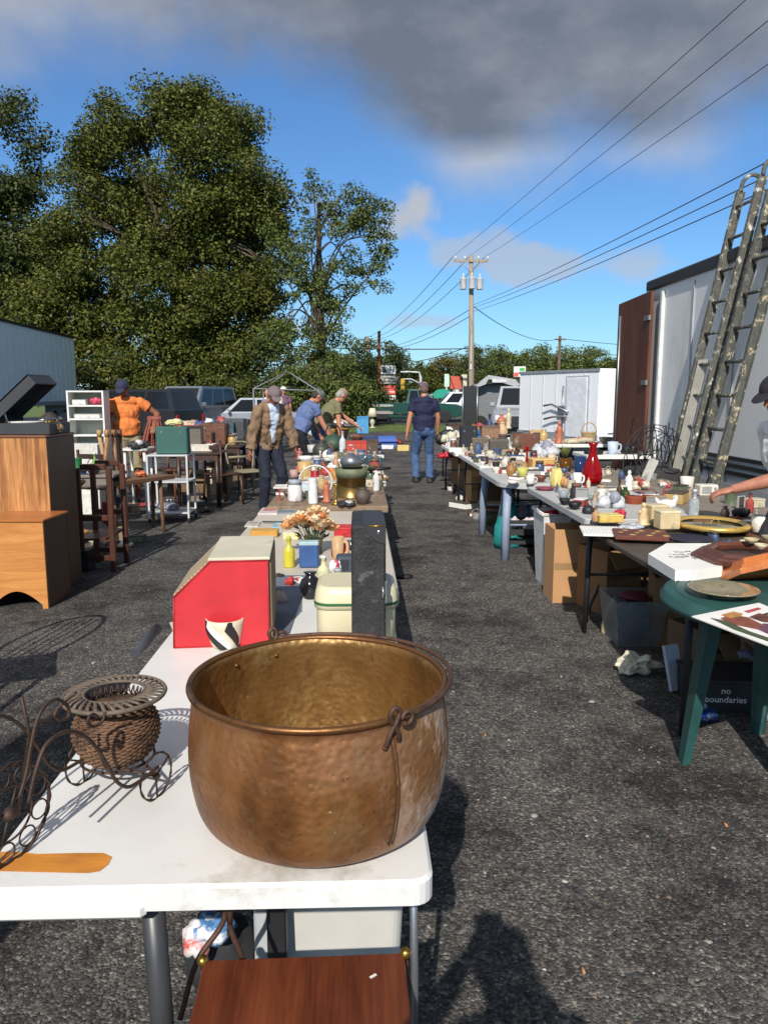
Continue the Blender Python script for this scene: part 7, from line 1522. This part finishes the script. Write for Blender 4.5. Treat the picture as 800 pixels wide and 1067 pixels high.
rights = [
 # kind, px, py(base), w, h, col, col2, label, cat, material override
 ('box', 697, 552, 22, 20, (224,200,150), (232,214,172), 'square cream plaster block at the front of the pair', 'plaster block', None), ('box', 686, 546, 20, 20, (214,190,136), (224,204,160), 'cream plaster block behind, left of the front one', 'plaster block', None),
 ('bird', 698, 534, 26, 17, (238,236,232), (230,200,150), 'white ceramic swan above the plaster blocks', 'ceramic bird', None), ('blob', 672, 548, 15, 24, (226,194,140), None, 'cream angel figurine left of the plaster blocks', 'figurine', None),
 ('basket', 663, 526, 20, 9, (170,74,40), None, 'terracotta coloured basket in front of the black wire heap', 'basket', None), ('basket', 679, 525, 16, 9, (150,64,36), None, 'second terracotta basket, closer to the white swan', 'basket', None),
 ('blob', 656, 512, 10, 22, (240,238,236), None, 'slim white statuette before the black wire heap', 'figurine', None), ('vase', 652, 522, 10, 14, (40,110,60), None, 'bottle green vase at the foot of the slim white statuette', 'vase', 'GG'),
 ('bottle', 645, 523, 6, 22, (60,40,30), (40,30,24), 'thin brown bottle left of the bottle green vase', 'bottle', None), ('decanter', 619, 505, 22, 44, (190,16,28), None, 'tall ruby red glass decanter', 'decanter', 'RG'),
 ('planter', 590, 492, 14, 32, (150,110,50), (120,130,60), 'amber glass pot with dry green plant', 'plant pot', 'AG'), ('cup', 605, 494, 12, 18, (100,116,120), None, 'blue grey glass tumbler left of the ruby decanter', 'tumbler', 'BG'),
 ('cup', 602, 507, 9, 14, (236,236,232), None, 'white mug below the blue grey tumbler', 'mug', None), ('bag', 581, 508, 14, 20, (236,214,120), (200,180,100), 'crumpled pale yellow paper bag', 'paper bag', None),
 ('heap', 591, 509, 14, 14, (214,150,90), (50,60,110), 'orange, white and blue cards beside the yellow paper bag', 'cards', None), ('plate', 570, 512, 22, 3, (150,60,84), None, 'maroon patterned plate at the corner of the grey white table', 'plate', None),
 ('bowl', 588, 520, 13, 8, (210,214,214), None, 'cut glass bowl behind the black ashtrays', 'bowl', 'WG'), ('jar', 604, 520, 9, 13, (205,212,212), (190,196,196), 'clear glass jar between the glass bowls', 'jar', 'WG'),
 ('bowl', 618, 522, 17, 8, (214,216,200), None, 'long frosted glass dish right of the clear jar', 'dish', 'WG'), ('bowl', 636, 520, 15, 7, (200,180,186), None, 'pinkish glass dish in front of the plank table', 'dish', 'WG'),
 ('bowl', 589, 527, 12, 7, (26,26,30), None, 'small black ashtray near the front of the grey white table', 'ashtray', None), ('bowl', 600, 532, 16, 8, (20,22,28), None, 'wider black bowl right of the small ashtray', 'bowl', None),
 ('kettle', 614, 536, 13, 12, (40,42,44), (30,30,30), 'little black iron teapot behind the wrapped toy', 'teapot', None), ('bottle', 621, 544, 8, 14, (200,150,100), (150,100,60), 'amber perfume bottle beside the red toy', 'bottle', None),
 ('box', 636, 545, 26, 8, (230,190,90), (238,214,120), 'yellow card tray holding toy parts', 'tray', None), ('heap', 648, 541, 13, 11, (206,34,60), (220,60,80), 'small red plastic toy on the yellow tray', 'toy', None),
 ('heap', 640, 531, 30, 20, (190,194,204), (150,154,170), 'crinkled clear plastic bag behind the yellow tray', 'plastic bag', 'PB'), ('heap', 664, 555, 28, 8, (206,206,212), (180,184,196), 'clear plastic wrap before the cream angel', 'plastic wrap', 'PB'),
 ('cup', 796, 556, 20, 18, (232,226,210), None, 'cream pottery cup at the far right edge', 'cup', None), ('bottle', 724, 538, 10, 26, (196,200,204), (220,220,216), 'clear bottle standing by the ladder foot', 'bottle', 'WG'),
 ('bowl', 545, 500, 12, 12, (206,206,90), None, 'lime yellow bowl on the round cornered table', 'bowl', None), ('vase', 533, 497, 11, 14, (170,120,60), None, 'amber brown vase on the round cornered table', 'vase', None),
 ('cup', 553, 505, 9, 9, (232,230,222), None, 'white cup beside the lime yellow bowl', 'cup', None), ('bowl', 564, 503, 14, 7, (120,60,50), None, 'red brown bowl right of the white cup', 'bowl', None), ('candlestick', 549, 489, 7, 24, (160,24,36), None, 'dark red glass candlestick', 'candlestick', 'RG'),
 ('box', 565, 490, 24, 12, (226,170,90), (236,196,120), 'orange yellow carton behind the maroon plate', 'carton', None), ('bowl', 576, 498, 12, 8, (180,100,70), None, 'terracotta dish next to the yellow paper bag', 'dish', None), ('plate', 535, 505, 14, 3, (226,224,216), None, 'white saucer at the rim of the round cornered table', 'saucer', None),
 ('heap', 524, 484, 18, 8, (230,226,214), (206,190,170), 'cream lace cloth at the corner behind the round cornered table', 'cloth', None), ('bowl', 512, 482, 14, 8, (190,180,170), None, 'pale stoneware bowl near the table corner', 'bowl', None), ('heap', 567, 478, 32, 20, (190,192,206), (150,150,170), 'big crumpled clear plastic bag near the amber pot', 'plastic bag', 'PB'),
 ('lampbase', 538, 480, 7, 14, (60,40,34), (120,100,80), 'small dark lamp with a tan shade', 'table lamp', None), ('box', 520, 474, 20, 16, (84,78,70), (106,96,84), 'dark tan wooden box with a peaked top', 'box', None), ('suitcase', 548, 470, 28, 18, (120,66,46), (84,44,32), 'rust brown suitcase behind the dark lamp', 'suitcase', None),
 ('frame', 537, 468, 12, 18, (60,60,60), (120,120,116), 'small dark picture frame by the rust brown suitcase', 'frame', None), ('vase', 527, 488, 9, 12, (220,214,200), None, 'cream vase beside the lace cloth', 'vase', None), ('blob', 558, 486, 8, 14, (150,30,40), None, 'tiny red figurine near the orange yellow carton', 'figurine', None),
 ('cup', 575, 484, 8, 10, (214,190,150), None, 'tan mug under the clear plastic bag', 'mug', None), ('jar', 543, 495, 6, 8, (214,150,80), (180,180,180), 'small orange jar between the vase and the lime bowl', 'jar', None),
 ('suitcase', 488, 470, 18, 26, (34,36,44), (24,24,28), 'upright black suitcase on the right row, closest to the man in navy', 'suitcase', None), ('heap', 470, 463, 20, 16, (214,208,180), (60,60,60), 'cream and black cloth heap beside the man in navy', 'cloth', None), ('box', 500, 470, 16, 14, (104,92,74), (120,106,86), 'drab brown box behind the upright black suitcase', 'box', None),
 ('radio', 518, 458, 20, 12, (74,78,78), (50,52,52), 'grey green radio behind the peaked box', 'radio', None), ('blob', 530, 447, 8, 22, (214,196,160), None, 'cream figurine left of the far white table', 'figurine', None), ('vase', 523, 446, 10, 14, (200,110,70), None, 'orange vase among the far clutter', 'vase', None),
 ('bottle', 510, 455, 7, 22, (40,60,110), (30,40,80), 'dark blue bottle in the far clutter', 'bottle', None), ('heap', 498, 452, 20, 12, (150,90,50), (206,60,80), 'brown and pink stuffed toys beyond the black suitcase', 'toys', None), ('cup', 505, 484, 8, 8, (60,56,60), None, 'dark mug at the aisle edge of the right row', 'mug', None),
]
MM = dict(GG=GG, RG=RG, AG=AG, BG=BGm, WG=WG, PB=mat((.62,.63,.68), .18, var=.2, scale=30, bump=.8, bscale=40, spec=.9, alpha=.8, name='clear_plastic'))
for kd, px, py, w, h, c, c2, lab, cat, mk in rights:
    dd = {'box': w*.8, 'suitcase': 8, 'radio': 9, 'frame': 2}.get(kd)
    put(kd, px, py, w, h, c, lab, cat, c2, d=dd, mk=MM.get(mk), mk2=MM.get(mk) if (mk and not c2) else None, rz=(random.random()-.5)*.5)
# blue trays on the farthest table
for i, (px, w, c, lab) in enumerate(((485, .55, (40,130,206), 'bright blue plastic tray on the farthest right table, left one'), (499, .5, (50,140,214), 'bright blue plastic tray on the farthest right table, right one'))):
    p = D(px, 444, 13.2); item('open_box', (p.x, 13.1, TZ), w, .13, gm(c), lab, 'tray', d=.4)
fars = [('heap', 465, 12.9, .4, .3, (30,30,36), (230,230,230), 'dark bag with white papers behind the man in navy', 'bag'), ('heap', 450+30, 12.8, .3, .2, (226,226,222), (200,60,70), 'white cloth in front of the left blue tray', 'cloth'), ('box', 510, 12.9, .3, .3, (150,110,80), (120,90,70), 'tan box right of the blue trays', 'box'), ('heap', 513, 13.6, .4, .22, (40,80,190), (230,230,235), 'royal blue bag at the end of the farthest table', 'bag'), ('vase', 523, 13.4, .2, .34, (214,170,130), None, 'peach vase at the end of the farthest table', 'vase'), ('box', 474, 13.8, .3, .3, (90,60,44), (70,46,36), 'dark brown box left of the blue trays', 'box')]
for kd, px, Y, w, h, c, c2, lab, cat in fars: p = D(px, 444, Y); item(kd, (p.x, Y, TZ), w, h, gm(c), lab, cat, gm(c2) if c2 else None, d=.25)
backs = [('blob', 3.15, 12.1, .16, .36, (200,110,80), None, 'orange figurine on the back row table before the cargo trailer', 'figurine'), ('heap', 3.45, 12.1, .5, .12, (206,190,160), (190,120,90), 'small cream trinkets heap on the left back row table', 'trinkets'), ('bowl', 3.9, 12.1, .24, .1, (120,110,100), None, 'grey bowl on the left back row table', 'bowl'), ('basket', 3.65, 12.2, .24, .2, (190,160,110), None, 'pale basket on the left back row table', 'basket'),
  ('pan', 3.05, 9.95, .26, .05, (30,30,34), (30,30,34), 'black frying pan on the back row table', 'pan'), ('cup', 3.3, 9.95, .14, .16, (190,206,226), None, 'light blue pail on the back row table', 'pail'), ('heap', 3.52, 9.95, .2, .14, (30,30,34), (60,60,60), 'black iron antler shaped piece on the back row table', 'ironwork'), ('tool', 3.78, 9.95, .3, .05, (40,40,44), (40,36,34), 'black iron bar lying at the right end of the back row table', 'tool'), ('plate', 3.95, 10.1, .22, .03, (214,210,200), None, 'white plate next to the brown truck door', 'plate')]
for kd, x, Y, w, h, c, c2, lab, cat in backs: item(kd, (x, Y, .78), w, h, gm(c), lab, cat, gm(c2) if c2 else None, d=.2)
# more clutter, deeper into the right-hand tables (each one of a kind by colour and neighbour)
rr = random.Random(31); cols = [((176,60,56),'red'),((66,88,130),'blue'),((226,220,206),'ivory'),((232,232,230),'white'),((100,112,84),'moss green'),((200,164,96),'mustard'),((120,80,58),'chestnut'),((46,46,50),'black'),((160,160,160),'silver grey'),((178,150,120),'tan'),((206,196,168),'cream'),((84,70,60),'dark brown')]
kinds = [('vase','vase'),('bowl','bowl'),('cup','cup'),('jar','jar'),('bottle','bottle'),('can','tin'),('candlestick','candlestick'),('kettle','teapot'),('book','book'),('basket','basket'),('box','box'),('heap','cloth bundle'),('plate','plate'),('blob','figurine'),('frame','picture frame'),('radio','radio'),('book','ledger'),('heap','rag'),('box','carton'),('bird','ceramic bird'),('clock','clock')]
used = set()
def clutter(n, xr, yr, z, where, ref, smin=.06, smax=.15):
    c_ = 0; tries = 0; spots = []
    while c_ < n and tries < 4000:
        tries += 1
        x, y = rr.uniform(*xr), rr.uniform(*yr); s_ = rr.uniform(smin, smax)
        if any((x-a)**2+(y-b)**2 < (s_*.6+q*.6)**2 for a, b, q in spots): continue
        kd, cat = rr.choice(kinds); c, cn = rr.choice(cols)
        if (cat, cn, where) in used: continue
        used.add((cat, cn, where)); spots.append((x, y, s_)); tall = {'vase':1.5,'bottle':2.4,'candlestick':2.2,'bowl':.5,'book':.25,'jar':1.2,'can':1.1,'cup':1,'kettle':.9,'basket':.6,'box':.5,'heap':.5,'plate':.12,'blob':2.0,'frame':1.2,'radio':.6,'bird':.8,'clock':1}[kd]; s_ = s_*(1.25 if kd in ('plate','box','book','radio','heap') else .8); w_ = s_*(.45 if kd in ('bottle','candlestick','blob') else 1)
        item(kd, (x, y, z), w_, w_*tall, gm(c, rough=rr.choice((.2,.4,.6))), f'{cn} {cat} {ref}', cat, gm(rr.choice(cols)[0]), rr.uniform(-1,1), d=(.02 if kd == 'frame' else w_*.7)); c_ += 1
clutter(60, (1.42,2.2), (8.7,10.55), TZ, 'r4', 'on the long crowded white table of the right row')
clutter(55, (1.4,2.2), (10.75,12.5), TZ, 'r5', 'on the luggage table near the man in navy', .09, .24)
clutter(40, (1.6,3.4), (12.9,14.5), TZ, 'r6', 'on the farthest folding table of the right row', .1, .22)
clutter(34, (2.4,3.05), (5.4,8.5), .70, 'r9', 'on the weathered plank table behind the decanter', .07, .16)
clutter(20, (1.6,2.25), (5.5,6.7), TZ, 'r2', 'at the back of the grey white glassware table', .06, .12)
clutter(34, (1.42,2.15), (7.25,8.5), TZ, 'r3', 'on the round cornered grey table', .07, .14)
clutter(48, (-.55,.2), (Y3+1.0, Y3+3.6), TZ, 'm4', 'among the pots of the fourth middle table', .08, .19)
clutter(46, (-.55,.22), (Y3+3.7, Y3+5.5), TZ, 'm5', 'on the farthest middle table', .08, .18)
clutter(9, (2.35,3.0), (4.2,5.0), .73, 'r10', 'on the brown table beyond the oval mirror', .05, .1)
for px, Y, w, d, z, w_, r_, n in ((205,10.6,.5,.5,.76,'l1','on the dark table right behind the green case',4),(226,12.0,.6,.6,.76,'l2','on the second dark wooden table of the left row',6),(240,13.6,.7,.7,.76,'l3','on the third dark wooden table of the left row',8),(253,15.2,.7,.7,.76,'l4','on the farthest dark table of the left row',9),(190,14.2,1.4,.7,.8,'l5','on the long brown table with the pink box',14)):
    p = D(px, 470, Y); clutter(n, (p.x-w/2, p.x+w/2), (Y+.08, Y+d), z, w_, r_, .08, .2)
p = D(100, 560, 7.4); clutter(10, (p.x-.5, p.x+.35), (7.3, 8.2), 0, 'l6', 'on the gravel behind the dark wooden rack', .1, .22)
p = D(175, 560, 9.9); clutter(10, (p.x-.9, p.x+.6), (9.9, 11.0), 0, 'l7', 'on the gravel behind the white cart', .1, .24)
clutter(14, (1.42, 2.1), (8.7, 10.5), 0, 'u4', 'standing on the gravel under the crowded white table', .12, .3)
clutter(12, (1.4, 2.1), (10.7, 12.5), 0, 'u5', 'standing on the gravel under the luggage table', .12, .3)
clutter(8, (1.9, 2.3), (4.6, 6.6), 0, 'u2', 'in the shade under the grey white and black edged tables', .1, .2)
clutter(7, (-.5, .1), (5.6, 7.0), 0, 'u3', 'on the gravel under the brown board table', .1, .24)
clutter(26, (2.32,3.0), (3.7,5.1), .73, 'r10b', 'deep on the brown table beside the man in the dark cap', .05, .13)
clutter(8, (2.0,2.24), (3.95,4.8), TZ-.022, 'r1', 'at the back of the black edged table', .05, .1)
clutter(10, (-.62,-.38), (Y3+.25,Y3+1.3), TZ+.03, 'm3', 'along the left side of the brown board table', .05, .11)
# black wire heap and bicycle wheel by the truck
WIRE = mat((.02,.02,.022), .5, .3, name='black_wire'); t = thing('wire_heap', (3.05, 7.9, .0), 'tangled heap of black wire shelving and rods between the plank table and the truck', 'wire heap'); rr = random.Random(12)
for nm, n, r_ in (('wire_coil', 16, .005), ('rod_bundle', 26, .007)):
    k = MB()
    for i in range(n):
        if nm == 'wire_coil':
            R_ = rr.uniform(.18,.36); c = Vector((rr.uniform(-.2,.2), rr.uniform(-.2,.2), .85+rr.uniform(-.2,.25))); a0 = rr.random()*6; tl = Vector((rr.uniform(-1,1), rr.uniform(-1,1), rr.uniform(-.3,.3))).normalized(); u = tl.orthogonal().normalized(); w_ = tl.cross(u)
            k.tube([c+u*R_*math.cos(a0+q)+w_*R_*math.sin(a0+q) for q in [4.8*j/18 for j in range(19)]], r_, 5)
        else:
            a = Vector((rr.uniform(-.35,.35), rr.uniform(-.3,.3), .0)); b = a+Vector((rr.uniform(-.2,.5), rr.uniform(-.2,.2), rr.uniform(.75,1.3))); k.tube([a, a.lerp(b,.5)+Vector((rr.uniform(-.06,.06),0,0)), b], r_, 5)
    k.build(nm, WIRE, t)
k = MB(); k.box((0,0,.45), (.5,.4,.7), bev=.03); k.build('wire_crate', mat((.03,.03,.032), .8, name='black_crate'), t)
k = MB(); k.box((0,0,.0), (.09,.015,.22), rx=.2, ry=.3); o = k.build('louvred_shutter', gm((206,204,196)), None, (2.75, 7.2, .84)); tag(o, 'pale slatted scrap panel leaning in front of the black wire heap', 'panel')
# ------------------------------------------------------------------ below the right row
put('bag', 531, 574, 26, 50, (20,150,150), 'teal cloth bag on the gravel under the round cornered table', 'bag', (30,160,160), z=0)
put('crate', 546, 577, 32, 36, (50,52,52), 'dark slatted plastic crate under the round cornered table', 'crate', (214,200,206), z=0, d=22)
put('bag', 524, 565, 12, 40, (228,228,232), 'white plastic bag left of the teal bag', 'plastic bag', (220,220,224), z=0)
p = G(572, 613); t = thing('waste_bin', (p.x+.05, p.y+.2, 0), 'tall white plastic bin with a red item inside, beneath the grey white table', 'bin'); k = MB(); w = 26*mpp(p)
k.add([(x*w*.42, y*.14, .002) for x,y in ((-1,-1),(1,-1),(1,1),(-1,1))]+[(x*w*.55, y*.19, .60) for x,y in ((-1,-1),(1,-1),(1,1),(-1,1))], [(0,1,2,3)]+[(j,(j+1)%4,4+(j+1)%4,4+j) for j in range(4)]); k.build('tub', mat((.66,.66,.64), .5, name='bin_white'), t)
k = MB(); k.tube([(x*w*.56, y*.195, .60) for x,y in ((-1,-1),(1,-1),(1,1),(-1,1))], .014, 8, True); k.build('rim', WHITE, t); MB().ball((0,0,.56), (.08,.1,.05), ruf=.5).build('red_item', gm((190,30,50)), t)
def carton(px, py, w, h, d, c, label, rz=0, text=None, flap=True, z=0):
    p = G(px, py); t = thing('cardboard_box', (p.x, p.y+d/2, z), label, 'cardboard box', rz); m = mat(S(*c, .85), .85, var=.08, scale=5, name='cardboard', bump=.15, alt=S(c[0]*.8, c[1]*.8, c[2]*.78, .8), altt=.66)
    k = MB(); th = .006
    for s_ in (-1, 1): k.box((s_*(w/2-th/2),0,h/2), (th,d,h)); k.box((0,s_*(d/2-th/2),h/2), (w-2*th,th,h))
    k.box((0,0,th), (w-2*th,d-2*th,th)); k.build('carton', m, t)
    MB().box((0,-d/2-.001,h*.5), (w*.98,.001,.05)).build('tape', mat(S(150,120,84), .3, name='tape'), t)
    if flap:
        MB().box((0,0,0), (w*.98,.005,d*.45), M=TM((0,-d/2-d*.14,h-d*.15), -.8)).build('flap', m, t); MB().box((0,0,0), (.005,d*.9,w*.4), M=TM((w/2+w*.1,0,h+w*.1), 0, .9)).build('flap', m, t)
    return t
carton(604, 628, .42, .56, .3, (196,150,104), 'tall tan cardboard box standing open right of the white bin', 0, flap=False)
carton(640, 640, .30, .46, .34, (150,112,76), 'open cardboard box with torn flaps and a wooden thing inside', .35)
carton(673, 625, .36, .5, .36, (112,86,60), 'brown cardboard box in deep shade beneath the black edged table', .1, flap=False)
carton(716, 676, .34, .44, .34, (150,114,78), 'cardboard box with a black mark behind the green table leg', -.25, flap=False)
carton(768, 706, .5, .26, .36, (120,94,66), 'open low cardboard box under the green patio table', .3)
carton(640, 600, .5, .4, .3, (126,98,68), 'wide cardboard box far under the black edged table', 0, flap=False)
put('heap', 655, 590, 44, 14, (30,90,170), 'bright blue tarpaulin tucked under the black edged table', 'tarpaulin', (40,110,190), z=.34)
p = G(667, 676); t = thing('plastic_tub', (p.x, p.y+.17, 0), 'clear plastic tub of dark clothes under the black edged table', 'tub'); k = MB()
k.add([(x*.13, y*.14, .003) for x,y in ((-1,-1),(1,-1),(1,1),(-1,1))]+[(x*.165, y*.18, .30) for x,y in ((-1,-1),(1,-1),(1,1),(-1,1))], [(0,1,2,3)]+[(j,(j+1)%4,4+(j+1)%4,4+j) for j in range(4)]); k.build('tub_wall', mat((.3,.32,.34), .25, var=.3, alpha=.5, name='cloudy_plastic'), t)
k = MB(); k.ball((0,0,.15), (.11,.12,.13), ruf=.4, seed=3); k.build('clothes', gm((50,60,80)), t); MB().ball((.02,.0,.29), (.1,.1,.025), ruf=.5).build('red_cloth', gm((110,30,44)), t)
# curved chair feet
p = G(629, 660); q = G(640, 632); FT = mat(S(176,160,124,.85), .5, name='cream_foot')
k = MB(); k.tube(spline([(0,0,0),(.005,.0,.08),(.03,.02,.15),(.10,.10,.2)], 5), [.022]*16, 8); tag(k.build('curved_leg', FT, None, p), 'pale cream curved furniture leg sticking out on the gravel', 'furniture leg')
p2_ = G(612, 645); k = MB(); k.tube(spline([(0,0,0),(.02,.04,.08),(.10,.14,.18),(.22,.3,.34)], 5), [.016]*16, 8); tag(k.build('curved_leg', mat((.10,.085,.075), .4, name='grey_tube'), None, p2_), 'dark bent metal chair leg beside the pale curved one', 'furniture leg')
# crumpled newspaper
p = G(663, 700); k = MB(); k.ball((0,0,.05), (.085,.07,.055), ruf=1.1, seed=2, n=26); k.ball((-.05,-.03,.03), (.06,.04,.03), ruf=1.0, seed=6, n=20); k.sm = [False]*len(k.sm); tag(k.build('crumpled_paper', mat(S(214,208,186,.9), .8, var=.15, scale=40, alt=S(150,150,140), name='newsprint'), None, p), 'crumpled cream paper on the gravel in front of the dark boxes', 'paper')
p = G(728, 752); t = thing('drink_can', (p.x+.02, p.y, .032), 'blue and silver drink can lying on the gravel beside the green table leg', 'can', .1); k = MB(); k.lathe([(0,-.06),(.024,-.06),(.031,-.053),(.031,.053),(.024,.06),(0,.06)], 24, M=rotm(0, math.pi/2, 0)); k.build('can_body', mat(S(40,80,170), .25, .6, scale=25, alt=(.7,.7,.72), altt=.55, name='can_blue'), t)
p = G(700, 718); tag(MB().box((0,0,.12), (.10,.02,.24), bev=.004, rx=-.3, rz=.4).build('plastic_board', gm((190,196,214)), None, p), 'pale panel standing in the shade behind the green table leg', 'panel')
# black carton reading "no boundaries"
p = G(770, 745); t = thing('shoe_box', (p.x+.02, p.y+.16, 0), 'black carton lettered in white under the green patio table', 'carton', -.12); MB().box((0,0,.075), (.44,.28,.15), bev=.004).build('carton', mat((.02,.02,.022), .5, name='black_card'), t); MB().box((0,0,.158), (.452,.29,.02), bev=.004).build('lid', mat((.022,.022,.025), .5, name='black_card2'), t)
text_mesh('no\nboundaries', .045, PAPER, t, TM((-.065,-.1425,.09), math.pi/2))
k = MB(); k.lathe([(0,0),(.02,0),(.02,.003),(0,.004)], 20, M=TM((-.17,-.141,.03), math.pi/2) @ Matrix.Diagonal((1,.9,1,1))); k.build('round_mark', mat(S(170,180,210), .4, name='pale_mark'), t)
p = G(797, 752); tag(MB().lathe([(0,0),(.035,0),(.035,.006),(0,.007)], 24, M=TM((0,0,.04), math.pi/2)).build('frisbee', gm((170,180,214)), None, p), 'pale blue round disc standing at the right edge under the patio table', 'disc')
p = D(757, 690, 3.35); simple_table('low_rack', 'low wooden rack shelf beneath the green patio table', 2.35, 3.75, .7, .4, .30, gm((140,110,80)), lt=.025, rail=False)
put('heap', 783, 690, 18, 12, (120,120,150), 'grey mauve cloth on the low rack', 'cloth', (90,90,100), z=.30)
# cartons and legs further back beneath the right row
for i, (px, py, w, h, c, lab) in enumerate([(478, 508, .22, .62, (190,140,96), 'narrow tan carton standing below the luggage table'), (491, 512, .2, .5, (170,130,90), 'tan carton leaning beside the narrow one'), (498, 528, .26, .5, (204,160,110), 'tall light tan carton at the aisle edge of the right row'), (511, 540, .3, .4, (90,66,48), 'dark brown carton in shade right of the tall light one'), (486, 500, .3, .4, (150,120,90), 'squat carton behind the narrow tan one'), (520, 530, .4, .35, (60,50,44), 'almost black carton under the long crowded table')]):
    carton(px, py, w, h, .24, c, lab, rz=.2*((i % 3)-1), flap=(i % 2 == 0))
put('heap', 464, 478, 16, 8, (206,30,50), 'bright red cloth hanging off the luggage table corner', 'cloth', (220,60,70), z=TZ-.16)
# blue tub, small yellow box and red piece on the gravel far down the aisle
put('open_box', 402, 466, 22, 9, (60,100,190), 'blue plastic tub on the gravel left of the man in navy', 'tub', z=0, d=12); put('box', 402, 468, 16, 4, (235,235,235), 'flat white box before the blue tub', 'box', (235,235,235), z=0, d=8)
put('box', 420, 470, 12, 6, (226,200,110), 'small yellow box on the gravel by the hand of the man in navy', 'box', (230,206,120), z=0, d=8); put('heap', 415, 463, 12, 6, (150,50,50), 'dark red cloth behind the small yellow box', 'cloth', (90,40,40), z=0)
# litter on the gravel
for i, (px, py, c, lab) in enumerate([(607, 1012, (200,140,90), 'orange and white cigarette butt on the gravel, low right'), (505, 766, (200,130,80), 'orange scrap of leaf right of the copper pot'), (616, 732, (160,156,150), 'flat pale pebble in the middle of the aisle'), (556, 851, (150,148,144), 'rounded grey pebble on the aisle'), (700, 655, (120,116,110), 'small stone by the cardboard boxes'), (755, 860, (214,140,80), 'tiny orange scrap at the lower right')]):
    p = G(px, py); k = MB()
    if i in (0, 1, 5): k.tube([(0,-.012,.005),(0,.012,.005)], .004, 7)
    else: k.ball((0,0,.005), (.016,.011,.007), ruf=.3, seed=i, n=12)
    tag(k.build('litter' if i in (0,1,5) else 'pebble', gm(c), None, p), lab, 'litter' if i in (0,1,5) else 'pebble')
